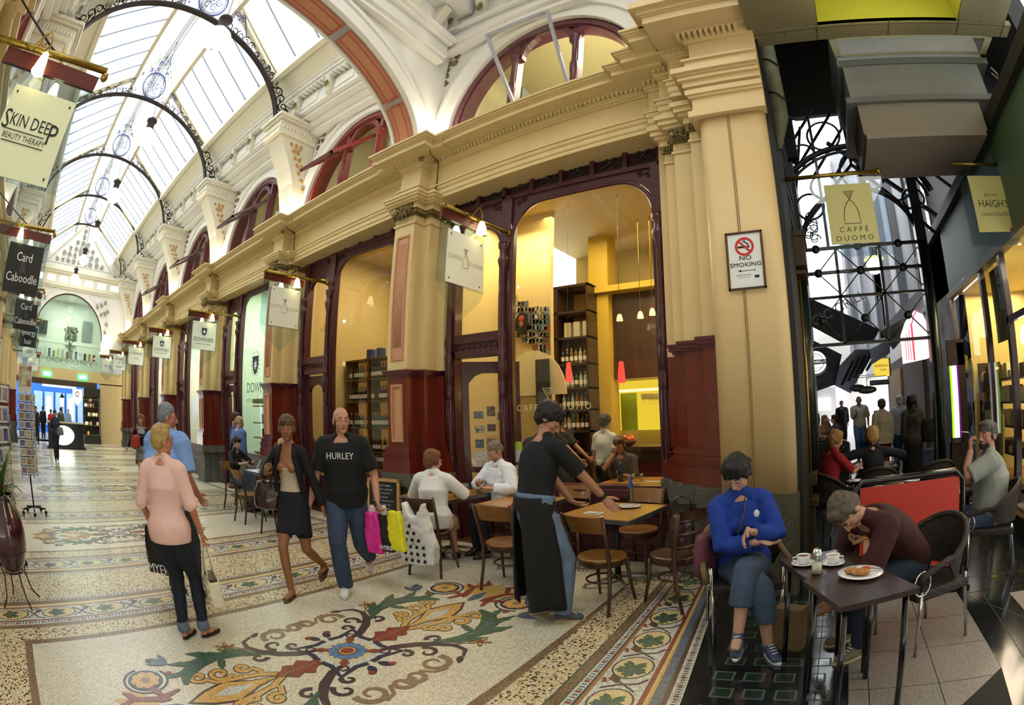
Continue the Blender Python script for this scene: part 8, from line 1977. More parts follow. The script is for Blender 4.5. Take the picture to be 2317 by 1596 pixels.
T,c=person('young man with glasses in a grey T-shirt with a jumper round his shoulders',(x,y+.05,0),yaw_to(.9,-.5),1.80,False,'#c08e70',lod=1,head=(-20,0,0),pelvis=(0,0,.94),rf=(.08,.18,.08),lf=(-.08,-.2,.10),lh=(-.25,.15,.95),rh=(.28,.05,.92),
  wear=[('t_shirt',cloth('heather_grey_tee','#a8a6a0'),dict(hem=0,sleeve=.42,off=.025,sl=1.2)),('trousers',cloth('dark_grey_trousers','#33363c'),dict(len=1.0,off=.014))],hair=('crop','#3a2c22'),shoes=('shoe',cloth('grey_canvas_shoe','#6a6c70'),cer),glasses='#1c1c1c')
m=MB(None); N=c['N']; m.tube([N+c['rt']*.15-Vector((0,0,.04)),N+c['rt']*.09-c['fwd']*.07,N-c['fwd']*.10,N-c['rt']*.09-c['fwd']*.07,N-c['rt']*.14-Vector((0,0,.04)),N-c['rt']*.05+c['fwd']*.12-Vector((0,0,.13)),N+c['rt']*.05+c['fwd']*.12-Vector((0,0,.12))],[.035,.042,.045,.042,.035,.04,.035],8,closed=True); me=remesh(m,.014,2,.008,14); mesh_obj('jumper_scarf',me,cloth('light_grey_jumper','#b4b4b0'),T)
m=MB(black); m.tube([c['Sh'][-1]+Vector((.02,.06,.06)),c['pts'][7]+Vector((0,.17,0)),c['pts'][3]+Vector((.16,.12,0))],.016,6,flat=.3); m.obj('bag_strap',T)
# 7 far woman with grey bag, 8-11 silhouettes in the doorway
x,y=fl_(129,1054)
T,c=person('woman in navy with a grey shoulder bag walking towards us far down the arcade',(-16.6,y*.8,0),yaw_to(1,.02),1.62,True,'#b98a70',lod=1,pelvis=(0,0,.84),rf=(.05,.18,.08),lf=(-.06,-.15,.09),rh=(.18,.16,.98),
  wear=[('jacket',cloth('navy_jacket','#232a3d'),dict(hem=0,sleeve=.95,off=.03,flare=.02)),('trousers',navyc,dict(len=1.0,off=.02))],hair=('bob','#3a2a20'),shoes=('shoe',black,black),fat=1.1)
T.location=(fl_(129,1054)[0],fl_(129,1054)[1],0)
p=T.location; pouch('shoulder_bag','grey handbag held by the woman in navy far down the arcade',(p.x+.15,p.y+.22,.82),R(80),.34,.14,.26,mat('grey_leather','#6f6f70',.5),.008)
for lab,X,Y,H,cc,hh,rz_ in (('far figure in black between the card racks and the kiosk',-28.3,-.95,1.68,'#16171c','#20150f',-1.2),('far man in a navy T-shirt at the arcade end',-27.6,-1.7,1.75,'#2a3450','#2a1c14',1.2),('far person in a bright red coat in the end doorway',-30.6,.05,1.6,'#c02a34','#3a2a22',1.57),('far man in an olive jacket near the kiosk lantern',-30.2,.75,1.72,'#4a4a38','#3a2c22',1.57),('far figure in black at the street door, behind the red coat',-32.6,-.55,1.72,'#121216','#1c140f',1.57),('far white-haired person in pale blue outside the arcade end',-33.0,1.4,1.68,'#a9c4e6','#c9c9cc',1.4)):
    person(lab,(X,Y,0),rz_,H,False,'#b08468',lod=2,hand=False,wear=[('jacket',cloth('far_coat_'+cc[1:],cc),dict(hem=0,sleeve=.95,off=.03)),('trousers',navyc,dict(len=1.0,off=.02))],hair=('short',hh),shoes=('shoe',black,black))
# 12-13 men at the coin shop window
person('man with short fair hair in a blue jumper, back to us, at the coin shop window',(-9.75,5.0,0) if 0 else (-10.4,4.55,0),yaw_to(-.2,1),1.70,False,'#c08a72',lod=1,head=(25,15,0),lean=6,wear=[('sweater',cloth('denim_blue_jumper','#506c9e'),dict(hem=0,sleeve=.95,off=.03,flare=.01)),('trousers',cloth('stone_trousers','#8a8478'),dict(len=1.0,off=.02))],hair=('crop','#b59468'),shoes=('shoe',black,black),build=1.08,fat=1.1)
person('dark-haired man in navy half hidden behind the man in the blue jumper',(-11.2,4.85,0),yaw_to(.3,1),1.78,False,'#b58668',lod=1,head=(20,10,0),wear=[('jacket',cloth('slate_navy_coat','#2c3650'),dict(hem=0,sleeve=.95,off=.03)),('trousers',navyc,dict(len=1.0,off=.02))],hair=('short','#3a2a1c'),shoes=('shoe',black,black))
# helper for sitting
def seated(label,chair,rz,H,fem,skn,seat=.46,**k):
    pz=seat+.105; yo=k.pop('yo',-.03); ft=k.pop('ft',.42); fo=k.pop('fo',.10)
    k.setdefault('rf',(fo,ft+yo,.075)); k.setdefault('lf',(-fo,ft+yo,.075))
    k.setdefault('rk',(0,.3,1)); k.setdefault('lk',(0,.3,1))
    return person(label,chair,rz,H,fem,skn,pelvis=(0,yo,pz),**k)
# 14-16 three women at the dark table
seated('woman with long dark hair in black reading at the dark-clothed table',(-9.42,4.03,0),yaw_to(.95,.3),1.66,True,'#c49a80',lod=1,lean=12,head=(0,18,0),rh=(.14,.42,.86),lh=(-.14,.42,.86),rel=(1,-.3,-.6),lel=(-1,-.3,-.6),wear=[('top',blkc,dict(hem=1,sleeve=.8,off=.018)),('trousers',jean,dict(len=1.0,off=.012))],hair=('tail','#1c1310',.22),shoes=('shoe',black,black))
seated('blonde curly-haired woman with a fur collar facing us across the dark table',(-8.85,5.0,0),yaw_to(.55,-.85),1.66,True,'#c99c80',lod=1,lean=8,head=(-10,14,0),rh=(.12,.36,.86),lh=(-.12,.36,.86),wear=[('top',blkc,dict(hem=1,sleeve=.0,off=.012,top=9)),('coat',cloth('brown_fur_coat','#8d7450',bump=1,bscale=60),dict(hem=2,top=12,sleeve=.9,off=.045,fold=.02,fs=25)),('trousers',blkc,dict(len=1.0,off=.012))],hair=('wavy','#b8924e',.2,'#8a6a34'),shoes=('shoe',black,black))
seated('blonde woman in a brown checked shawl with her back to us',(-7.62,4.22,0),yaw_to(-.9,.35),1.66,True,'#c99c80',lod=1,lean=10,head=(0,12,0),rh=(.2,.34,.86),lh=(-.2,.34,.86),wear=[('shawl',cloth('checked_taupe_shawl','#6a5a48',col2='#3a302a',vscale=14),dict(hem=1,sleeve=.75,off=.05,sl=1.6,fold=.012)),('trousers',blkc,dict(len=1.0,off=.012))],hair=('wavy','#c9ab6a',.10,'#8a6a34'),shoes=('shoe',black,black))
# 17 woman in white cardigan
lace_w=cloth('white_lace_cardigan','#dedbd2',bump=.6,bscale=80)
T,c=seated('woman with brown bob and glasses in white cardigan eating at the cafe table',(-3.97,4.06,0),yaw_to(-.5,.9),1.64,True,'#c08a70',lod=0,lean=12,yo=.03,head=(50,4,0),rh=(.20,.40,.84),lh=(-.12,.40,.84),rel=(1,-.2,-.7),lel=(-1,-.2,-.7),lcurl=.5,
  wear=[('cardigan',lace_w,dict(hem=0,sleeve=.9,off=.032,sl=1.1)),('skirt',cloth('cream_print_skirt','#b9ac8c',col2='#a8704e',vscale=10),dict(seated=True,cover=.62,off=.02))],hair=('bob','#7a4a28',0,'#5a3018'),glasses='#8a8078',shoes=('shoe',cloth('burgundy_shoe','#4a1420'),black),build=1.08,fat=1.12)
# houndstooth bag on her chair back
wp=mat('white_plastic_bag','#e2e1dd',.35,coat=.2); t=thing('carrier_bag','white carrier bag with black houndstooth print hanging on the chair back','shopping bag',(-3.86,3.68,.16),R(12))
b_=MB(wp); b_.ext([(-.20,.0),(.20,.02),(.23,.25),(.14,.52),(.12,.66),(.04,.52),(-.04,.52),(-.12,.66),(-.13,.52),(-.22,.25)],'xz',-.07,.05); me=remesh(b_,.013,3,.016,9); mesh_obj('body',me,wp,t)
q=MB(mat('houndstooth_black','#101012',.5)); 
def ht(cx,cz,s_): 
    P=[(-.5,-.5),(0,-.5),(.35,-.85),(.45,-.45),(.5,0),(.85,.2),(.5,.5),(.1,.5),(-.2,.9),(-.35,.5),(-.5,.1),(-.9,-.2)]; q.add([(cx+a*s_,-.094-.010*math.cos(cx*8),cz+b*s_) for a,b in P],[tuple(range(12))])
for j,row in enumerate([4,4,4,3,2,1]):
    for i in range(row): ht(-.115+i*.078+(.0 if j<3 else .03*(j-2)),.07+j*.072,.031)
q.obj('houndstooth_print',t)
# 18 bearded man in white shirt
T,c=seated('bearded grey-haired man in a white shirt looking down at the cafe table',(-3.78,5.22,0),yaw_to(-.35,-.95),1.78,False,'#c08c72',lod=0,lean=10,yo=.02,head=(8,26,0),rh=(.02,.40,.88),lh=(-.20,.36,.84),rel=(1,-.1,-.6),lel=(-1,-.2,-.8),
  wear=[('shirt',cloth('crisp_white_shirt','#dfe1e4'),dict(hem=1,sleeve=.93,off=.028,collar=True,sl=1.25,fold=.009)),('trousers',cloth('black_trousers_b','#15161a'),dict(len=1.0,off=.016))],hair=('crop','#5c4a3e',0,'#8a7c70'),shoes=('shoe',lea,black),stub='#7a6a5c',build=1.08,fat=1.1)
# 19 waiter
x,y=-2.22,3.42
T,c=person('dark-haired waiter in a black T-shirt and long black apron leaning over the table',(x,y,0),yaw_to(.45,.9),1.80,False,'#a8765a',lod=0,lean=16,head=(38,30,0),rf=(.16,.06,.075),lf=(-.12,-.02,.075),rfy=25,lfy=-5,rh=(.34,.58,.86),rhd=(.3,.55,-.75),rcurl=.25,lh=(-.02,.52,.86) if 0 else (-.05,.44,.88),lhd=(.1,.8,-.5),rel=(1,-.2,.1),lel=(-1,-.4,-.2),
  wear=[('t_shirt',blkc,dict(hem=1,sleeve=.44,off=.020,sl=1.3)),('jeans',jean_l,dict(len=1.0,off=.03,flare=.012))],hair=('curly','#17110e'),shoes=('trainer',cloth('grey_blue_plimsoll','#4a5058'),mat('buff_sole','#b8a888',.6)),brow='#17110e')
m=MB(None); P_=c['P']; m.tube([P_+Vector((0,0,.10)),P_,P_-Vector((0,0,.3)),P_-Vector((0,0,.62)),P_-Vector((0,0,.80))],[(.192,.150),(.212,.168),(.235,.185),(.255,.20),(.26,.205)],24,up=(1,0,0),caps=False)
apr=MB(None); o0=len(m.v)//24
vs=m.v; n_=24
keep=[k for k in range(24)]
F=[]
for i in range(4):
    for k in range(24):
        if i>=1 and k in (5,6): continue       # split at the back where the jeans show
        l=(k+1)%24; F.append((i*24+k,i*24+l,(i+1)*24+l,(i+1)*24+k))
me=bpy.data.meshes.new('apron'); me.from_pydata(vs,[],F); me.update(); ob=bpy.data.objects.new('tmp',me); COL.objects.link(ob)
s_=ob.modifiers.new('a','SUBSURF'); s_.levels=2; so=ob.modifiers.new('b','SOLIDIFY'); so.thickness=.008
dg=bpy.context.evaluated_depsgraph_get(); me2=bpy.data.meshes.new_from_object(ob.evaluated_get(dg)); bpy.data.objects.remove(ob)
for v in me2.vertices: 
    a=math.atan2(v.co.y,v.co.x); f=max(0,(P_.z-v.co.z))*.035*math.sin(a*7+1); v.co.x+=f*math.cos(a); v.co.y+=f*math.sin(a)
me2.polygons.foreach_set('use_smooth',[True]*len(me2.polygons)); mesh_obj('apron',me2,blkc,T)
m=MB(black); w=c['W'][1]; d_=c['Hd'][1]; 
e_=(c['El'][1]-w).normalized(); m.cyl(w+e_*.015,w+e_*.040,.036,14); m.obj('wristwatch',T)
# inside the cafe
seated('stout grey-haired man in a white jumper sitting inside the cafe window',(-1.74,6.35,0),yaw_to(-.75,.6),1.74,False,'#c4937a',lod=0,lean=8,head=(-5,8,0),rh=(.05,.34,.92),lh=(-.1,.36,.95),wear=[('sweater',cloth('white_jumper','#cfd0cc'),dict(hem=0,sleeve=.95,off=.045,sl=1.4,fold=.009)),('trousers',navyc,dict(len=1.0,off=.02))],hair=('crop','#a8a49c',0,'#c9c2a8'),shoes=('shoe',black,black),build=1.15,fat=1.25,seat=.47)
seated('person resting chin on hand behind the waiter, inside the window',(-2.95,6.9,0),yaw_to(.2,-.95),1.72,False,'#b88468',lod=1,lean=12,head=(10,14,0),rh=(.04,.26,1.12),rhd=(-.2,.0,1),rcurl=1.0,rel=(.6,.6,-1),lh=(-.1,.36,.82),wear=[('shirt',cloth('grey_brown_shirt','#4c4a46'),dict(hem=1,sleeve=.45,off=.03)),('trousers',navyc,dict(len=1,off=.02))],hair=('short','#5a4030'),shoes=('shoe',black,black))
person('woman in a white T-shirt with her back to us inside the cafe',(-3.35,7.2,0),yaw_to(.1,1),1.68,True,'#b98668',lod=1,lean=4,head=(10,10,0),wear=[('t_shirt',cloth('white_tee_in','#c9ccc9'),dict(hem=1,sleeve=.4,off=.022)),('trousers',navyc,dict(len=1,off=.02))],hair=('curly','#221612'),shoes=('shoe',black,black))
person('waiter in a black shirt holding out a plate at the left of the cafe window',(-3.95,6.9,0),yaw_to(1,.1),1.76,False,'#a87455',lod=1,head=(0,15,0),rh=(.18,.40,1.0),lh=(-.12,.42,1.0),wear=[('shirt',blkc,dict(hem=1,sleeve=.42,off=.025)),('trousers',blkc,dict(len=1,off=.02))],hair=('short','#17110e'),shoes=('shoe',black,black))
T,c=person('barman in blue with a white cloth on his shoulder behind the counter',(-2.62,9.0,0),yaw_to(.25,-.95),1.76,False,'#a87455',lod=1,lean=8,head=(0,28,0),rh=(.25,.32,1.05),lh=(-.2,.34,1.05),wear=[('shirt',cloth('royal_blue_shirt','#1f3566'),dict(hem=1,sleeve=.42,off=.025)),('waistcoat',blkc,dict(hem=1,top=9,sleeve=0,off=.03)),('trousers',blkc,dict(len=1,off=.02))],hair=('short','#17110e'),shoes=('shoe',black,black))
m=MB(cloth('tea_towel','#b9b5a8')); s=c['Sh'][-1]; m.tube([s+Vector((.03,-.10,-.18)),s+Vector((.03,-.03,.05)),s+Vector((.04,.10,.02)),s+Vector((.04,.15,-.34))],.035,8,flat=.25); m.obj('towel',T)
person('dark-haired barista half hidden behind the barman',(-2.40,9.35,0),yaw_to(.5,-.8),1.74,False,'#a87455',lod=1,wear=[('shirt',blkc,dict(hem=1,sleeve=.42,off=.025)),('trousers',blkc,dict(len=1,off=.02))],hair=('short','#17110e'),shoes=('shoe',black,black))
person('man in a dark coat standing at the bar on the right side of the window',(-1.72,7.55,0),yaw_to(-.6,.7),1.82,False,'#a87a60',lod=1,head=(-15,5,0),rh=(.1,.4,1.05),wear=[('coat',cloth('grey_olive_coat','#3d3f38'),dict(hem=0,sleeve=.95,off=.04,long=.25)),('trousers',blkc,dict(len=1,off=.02))],hair=('short','#3a342c'),shoes=('shoe',black,black))
p=rayp(1265,188,Y=6.6); person('bald person in white seen from below in the nearest upper arch',(p.x,6.6,p.z-1.62 if p.z-1.62>5.0 else 5.5-.0),yaw_to(.4,-.9),1.45,False,'#c9a878',lod=1,wear=[('shirt',cloth('white_upstairs_shirt','#e8e6e0'),dict(hem=1,sleeve=.9,off=.03,collar=True)),('trousers',navyc,dict(len=1,off=.02))],hair=None,shoes=('shoe',black,black))
# ---------------------------------------------------------------- lane-side tables, wicker chairs and people
wick=mat('dark_brown_wicker','#2b2019',.55,bump=1,bscale=70,var=.4,vscale=40); wickl=mat('tan_wicker_rim','#6b5530',.5,bump=.8,bscale=90)
def wicker_chair(label,loc,rz,rim=None,group='wicker armchairs in the lane'):
    t=thing('wicker_armchair',label,'chair',loc,rz,group)
    m=MB(wick); m.box(-.24,-.22,.40,.24,.24,.47); me=remesh(m,.02,2,.003,30); mesh_obj('seat',me,wick,t)
    b=MB(wick); n=18
    def ring(r,z,dz,a0,a1,y0=-.02): return [(r*math.sin(a),y0-r*.92*math.cos(a),z+dz*max(0,math.cos(a))) for a in [a0+(a1-a0)*i/n for i in range(n+1)]]
    lo=ring(.25,.50,.0,-1.35,1.35); hi=ring(.285,.64,.20,-1.75,1.75)
    b.strip(lo,hi,True); b.strip([(x*.95,y*.95,z) for x,y,z in hi],[(x*.95,y*.95,z) for x,y,z in lo],True); b.strip(hi,[(x*.95,y*.95,z) for x,y,z in hi]); b.obj('backrest',t)
    r=MB(rim or wick); P=[(.285,.26,.50),(.30,.24,.60)]+[(p[0]*-1 if 0 else p[0],p[1],p[2]+.01) for p in hi[::-1]]+[(-.30,.24,.60),(-.285,.26,.50)]; r.tube(P,.022,8); r.obj('armrest',t)
    for sx in (-1,1):
        m=MB(chrome); m.cyl((sx*.235,.20,.0),(sx*.245,.21,.60),.012,8); m.obj('leg',t); m=MB(chrome); m.tube([(sx*.23,-.27,0),(sx*.22,-.20,.42),(sx*.22,-.2,.5)],.012,8); m.obj('leg',t)
        m=MB(chrome); m.tube([(sx*.26,.22+.065*math.cos(a),.53+.08*math.sin(a)) for a in [k*PI/8 for k in range(16)]],.007,6,closed=True); m.obj('arm_loop',t)
    return t
# joined small tables
A_=Vector((-.28,2.95));B_=Vector((.08,2.21)); ax=(B_-A_).normalized(); rz=math.atan2(ax.y,ax.x)
wal=mat('dark_walnut_slats','#2e1a16',.35,var=.2,vscale=10,coat=.3); walr=mat('grey_worn_slat','#4a403a',.5)
for k,(cx,cy,lab) in enumerate(((-.03,2.98,'dark slatted lane table, the farther of the two pushed together, with the coffee cups'),(.145,2.56,'dark slatted lane table, the nearer one, with the plate of pastries'))):
    t=thing('lane_table',lab,'table',(cx,cy,0),R(-64),'dark tables in the lane'); m=MB(wal)
    m.box(-.225,-.225,.695,.225,.225,.725)
    t_=m.obj('tabletop',t); m=MB(walr); 
    for j in range(-1,2): m.box(-.22,j*.11-.002,.7255,.22,j*.11+.002,.7258)
    m.obj('slat_lines',t)
    for sx in (-1,1):
        for sy in (-1,1): m=MB(black_gl); m.cyl((sx*.19,sy*.19,0),(sx*.175,sy*.175,.70),.018,8); m.obj('leg',t)
lat=mat('milky_coffee','#b08a68',.4); coc=mat('cocoa_foam','#6b4630',.5)
def cup(x,y,z,rz,label,liq):
    t=thing('coffee_cup',label,'cup',(x,y,z),rz,'coffee cups in the lane'); m=MB(cer); m.lathe([(0,.0),(.03,0),(.06,.008),(.072,.014),(.072,.017),(.04,.008),(0,.006)],seg=24); m.obj('saucer',t)
    m=MB(cer); m.lathe([(.022,.008),(.026,.012),(.037,.04),(.042,.062),(.040,.062),(.035,.04),(.022,.016),(0,.014)],seg=24); m.obj('cup',t); m=MB(cer); m.tube([(-.039,0,.052),(-.062,0,.05),(-.064,0,.034),(-.036,0,.026)],.005,6); m.obj('handle',t)
    m=MB(liq); m.lathe([(0,.055),(.039,.054)],seg=20); m.obj('coffee',t); return t
def tz(px,py,z=.725): p=rayp(px,py,Z=z); return p.x,p.y
x,y=tz(1818,1288); cup(x,y,.725,R(10),'cappuccino cup with cocoa, left of the sugar shaker on the lane table',coc)
x,y=tz(1884,1287); cup(x,y,.725,R(170),'cup of milky coffee, right of the sugar shaker on the lane table',lat)
x,y=tz(1848,1308); shaker(x,y,.725,'tall glass sugar shaker between the two coffee cups',.115)
x,y=tz(1947,1312); t=plate('pastry_plate','white plate with pastries and a sauce sachet on the nearer lane table',x,y,.725,.125); m=MB(mat('golden_pastry','#c08a4c',.6,col2='#8a5626',vscale=40))
m.ell((-.05,.0,.03),(.04,.03,.018),12,8); m.ell((.0,-.035,.032),(.055,.025,.02),12,8); m.obj('pastry',t); m=MB(mat('red_sachet','#b8382a',.4)); m.ell((.03,.03,.03),(.03,.015,.012),8,6); m.use(cer); m.box(-.02,.03,.03,.03,.06,.036); m.obj('sachet',t); m=MB(chrome); m.beam((-.03,.075,.027),(.12,.01,.027),.008,.003); m.obj('knife',t)
# brown paper bag
t=thing('paper_bag','brown paper bag standing under the lane table','paper bag',(-.27,3.30,0),R(-18)); pb=mat('brown_kraft_paper','#7a6443',.8,var=.1,vscale=6); m=MB(pb); m.ext([(-.10,0),(.10,0),(.10,.31),(-.10,.31)],'xz',-.055,.055,caps=True); m.obj('body',t); m=MB(mat('kraft_crease','#5f4c32',.8)); m.beam((-.10,-.057,0),(0,-.057,.12),.003,.001); m.beam((.10,-.057,0),(0,-.057,.12),.003,.001); m.beam((0,-.057,.12),(0,-.057,.31),.003,.001); m.obj('creases',t)
# armchairs
wicker_chair('wicker armchair with tan rim under the person in the blue hoodie',(-.64,3.55,0),yaw_to(.35,-.95),wickl)
wicker_chair('wicker armchair behind the bending man in maroon',(.62,3.35,0),yaw_to(-.85,-.5))
wicker_chair('wicker armchair of the smoking man',(1.50,4.62,0),yaw_to(-.9,.25))
wicker_chair('wicker armchair behind the blonde woman in navy',(.55,6.55,0),yaw_to(-.1,1))
wicker_chair('empty wicker armchair at the right of the middle lane table',(1.35,6.75,0),yaw_to(-.2,.9))
wicker_chair('wicker armchair behind the woman in red',(-.05,6.35,0),yaw_to(.6,.8))
# red cafe barrier
t=thing('cafe_barrier','red cafe banner barrier in a black tubular frame','barrier',(.78,4.28,0),R(14)); m=MB(black_gl); m.tube([(-.62,0,.30),(-.62,0,.95),(-.56,0,1.02),(.30,0,1.02),(.38,0,.94),(.38,0,0)],.028,8); m.cyl((-.62,0,.16),(.38,0,.16),.022,8); m.cyl((-.62,0,0),(-.62,0,.3),.025,8); m.box(.34,-.16,0,.42,.16,.03); m.obj('frame',t)
m=MB(mat('vermilion_banner','#b32a12',.5)); m.box(-.58,-.008,.19,.34,.008,.97); m.obj('banner',t); text('lettering','Caffè',t,face(-.02,-.012,.46),.36,mat('banner_white','#d9cfc8',.6),.001,xs=.9)
t=thing('lane_table_set','dark lane table behind the red barrier with plates and bread','table',(.95,5.05,0),R(8)); m=MB(wal); m.box(-.42,-.34,.71,.40,.34,.75); m.obj('tabletop',t)
for sx in (-1,1):
    for sy in (-1,1): m=MB(black_gl); m.cyl((sx*.35,sy*.28,0),(sx*.34,sy*.27,.71),.018,8); m.obj('leg',t)
for px,py,lab in ((1935,1100,'white oval plate at the left of the table behind the barrier'),(1995,1115,'white plate at the near edge of the table behind the barrier'),(2062,1100,'white plate at the right of the table behind the barrier')): x,y=tz(px,py,.75); plate('lane_plate',lab,x,y,.75,.10)
x,y=tz(2020,1112,.75); t=thing('bread_bowl','bowl with a bread roll on the table behind the barrier','bowl',(x,y,.75)); m=MB(mat('stone_bowl','#6e6250',.5)); m.lathe([(.04,0),(.075,.03),(.085,.07),(.075,.07),(.06,.03),(0,.01)],seg=18); m.obj('bowl',t); m=MB(MATS['crusty_bread']); m.ell((0,0,.085),(.06,.055,.05),12,8); m.obj('bread',t)
x,y=tz(2040,1118,.75); shaker(x,y,.75,'glass sugar shaker on the table behind the barrier',.13)
t=thing('lane_table_far','dark lane table of glasses in front of the woman in red','table',(.42,7.45,0)); m=MB(wal); m.box(-.55,-.35,.71,.5,.35,.75); m.obj('tabletop',t); m=MB(black_gl); m.cyl((0,0,0),(0,0,.71),.03,8); m.obj('column',t)
for k,(px,py,lab) in enumerate(((1898,1040,'first glass on the far lane table, leftmost'),(1908,1035,'tall glass with a straw on the far lane table'),(1932,1040,'third glass on the far lane table, to the right'))): x,y=tz(px,py,.75); glass_cup(x,y,.75,lab,h=.14 if k==1 else .10)
x,y=tz(1905,1075,.75) ; 
# ---- people of the lane
blue_h=cloth('royal_blue_hoodie','#12368e',var=.1,vscale=6)
T,c=seated('dark curly-haired person in a royal blue hoodie sitting cross-legged in a wicker armchair',(-.63,3.56,0),yaw_to(.38,-.92),1.70,True,'#b98e78',lod=0,lean=10,side=6,yo=.02,head=(32,26,0),rf=(-.06,.46,.075),lf=(.15,.50,.22),lk=(.1,.4,1),rh=(-.05,.30,.78) ,lh=(-.10,.16,.92) if 0 else (.04,.30,.86),rel=(1,-.2,-.5),lel=(-1,-.2,-.5),lhd=(.5,.55,-.6),rhd=(-.8,.5,-.2),rfy=-8,lfy=20,
  wear=[('hoodie',blue_h,dict(hem=0,sleeve=.86,off=.028,flare=.01,hood=True,sl=1.2,fold=.010)),('trousers',cloth('cropped_denim','#3f5068',var=.2,vscale=15),dict(len=.78,off=.026,flare=.012))],hair=('curly','#15100e'),shoes=('trainer',mat('slate_trainer','#3c4560',.6,var=.1),mat('white_sole','#dadce6',.5)),brow='#15100e',build=1.06)
m=MB(mat('badge_white','#cfd3dc',.6)); p=c['pts'][8]+Vector((-.075,c['prof'][8][1]+.042,.02)); m.ell(p,(.02,.006,.026),12,8); m.obj('badge',T)
m=MB(mat('olive_strap','#4a4038',.7)); m.tube([c['N']+c['rt']*(-.05)-Vector((0,.02,.0)),c['pts'][9]+Vector((.0,.14,0)),c['pts'][5]+Vector((.08,.17,0)),c['pts'][2]+Vector((.20,.04,0))],.014,6,flat=.35); m.obj('bag_strap',T)
wb_=toworld(T,(.27,.02,.52)); t=pouch('cross_body_bag','plum-coloured canvas bag at the hip of the person in the blue hoodie',(wb_.x,wb_.y,.50),T.rotation_euler.z+R(60),.34,.14,.30,mat('plum_canvas','#5c2f3d',.8),.012)
mar=cloth('maroon_jumper','#3a1512',var=.12,vscale=6)
T,c=seated('man in a maroon jumper bending down to reach a paper bag',(.50,3.45,0),yaw_to(-.80,-.55),1.80,False,'#b08468',lod=0,lean=60,yo=-.04,head=(-12,14,0),rf=(.16,.34,.075),lf=(-.10,.44,.075),rh=(.12,.55,.36),rhd=(.1,.3,-1),lh=(-.02,.36,.80),lel=(-1,-.1,.2),rel=(1,.2,.3),lhd=(.5,.6,-.3),lcurl=.9,rcurl=.45,
  wear=[('sweater',mar,dict(hem=1,sleeve=.72,off=.026,sl=1.15,fold=.008)),('jeans',cloth('dark_denim','#222c3c',var=.2,vscale=14),dict(len=1.0,off=.020))],hair=('short','#5f5142',0,'#3a3028'),shoes=('trainer',mat('olive_trainer','#6e6a52',.6),mat('pale_yellow_sole','#bdb489',.6)))
m=MB(mat('gold_watch','#b8913a',.3,metal=.9)); w=c['W'][-1]; e_=(c['El'][-1]-w).normalized(); m.cyl(w+e_*.01,w+e_*.03,.034,14); m.obj('wristwatch',T)
T,c=seated('man with a goatee in a grey T-shirt smoking in a wicker armchair',(1.50,4.64,0),yaw_to(-.92,.1),1.78,False,'#a8765c',lod=0,lean=2,yo=.0,head=(38,0,0) if 0 else (-42,0,0),rh=(.10,.22,1.18) if 0 else (.16,.26,.80),lh=(-.12,.22,1.16),lhd=(.3,.05,1),lhn=(0,1,0),lcurl=.7,rel=(1,-.2,-.6),lel=(-.5,.8,-1),
  wear=[('t_shirt',cloth('grey_marl_tee','#8d8f86'),dict(hem=0,sleeve=.42,off=.03,sl=1.3)),('jeans',cloth('mid_denim','#3c4c66',var=.2,vscale=14),dict(len=1.0,off=.02))],hair=('short','#33302e',0,'#5a5654'),shoes=('shoe',black,black),stub='#2e221c',brow='#2a201a',build=1.06,fat=1.12)
m=MB(cer); h_=c['W'][-1]+c['Hd'][-1]*.15; m.cyl(h_,h_+Vector((.02,.07,.01)),.004,6); m.obj('cigarette',T)
seated('blonde woman in a red top sitting in profile at the far lane table',(-.02,6.45,0),yaw_to(.85,.5),1.66,True,'#c49478',lod=1,lean=10,head=(0,10,0),rh=(.08,.42,.88),lh=(-.12,.40,.86),wear=[('t_shirt',cloth('cherry_red_top','#8e1620'),dict(hem=1,sleeve=.45,off=.024)),('trousers',navyc,dict(len=1,off=.014))],hair=('bob','#a5793e',0,'#6a4a20'),shoes=('shoe',black,black))
seated('blonde woman in navy with her back to us at the far lane table',(.53,6.62,0),yaw_to(.0,1),1.66,True,'#c49478',lod=1,lean=8,head=(0,6,0),rh=(.30,.20,.84),lh=(-.30,.20,.84),rel=(1,-.3,0),lel=(-1,-.3,0),wear=[('top',cloth('navy_knit','#12131e'),dict(hem=1,sleeve=.7,off=.024)),('trousers',navyc,dict(len=1,off=.014))],hair=('bob','#b8975a',0,'#8a6a34'),shoes=('shoe',black,black))
def st(label,px,py,face_,H,fem,sk_,**k):
    x,y=fl_(px,py); return person(label,(x,y,0),face_,H,fem,sk_,lod=1,**k)
T,c=st('woman with very long dark hair and skull-printed charcoal hoodie walking away',2068,1118,yaw_to(-.1,1),1.74,True,'#b08468',head=(0,0,0),lf=(-.09,.08,.075),rf=(.08,-.12,.09),wear=[('hoodie',cloth('charcoal_hoodie','#2f2c2c'),dict(hem=0,sleeve=.95,off=.028,hood=True,flare=.01)),('skirt',blkc,dict(len=.62,flare=.05))],hair=('long','#120d0e',.22),shoes=('shoe',black,black))
p=c['pts'][7]; m=MB(mat('skull_print','#121112',.7)); yy=-(c['prof'][7][1]+.036); m.ell((p.x,p.y+yy,p.z+.04),(.045,.008,.05),12,8); m.beam((p.x-.10,p.y+yy,p.z-.06),(p.x+.10,p.y+yy,p.z+.10),.02,.01,(0,1,0)); m.beam((p.x-.10,p.y+yy,p.z+.10),(p.x+.10,p.y+yy,p.z-.06),.02,.01,(0,1,0)); m.obj('skull_print',T)
q=T.location; pouch('shoulder_bag','black studded bag hanging from the shoulder of the woman with the skull hoodie',(q.x+.28,q.y-.05,.85),0,.30,.16,.42,blkc,.012); shop_bag('blue checked bag low at the side of the woman with the skull hoodie',(q.x+.30,q.y+.12,.42),0,.26,.30,'#3a4a66',top=None)
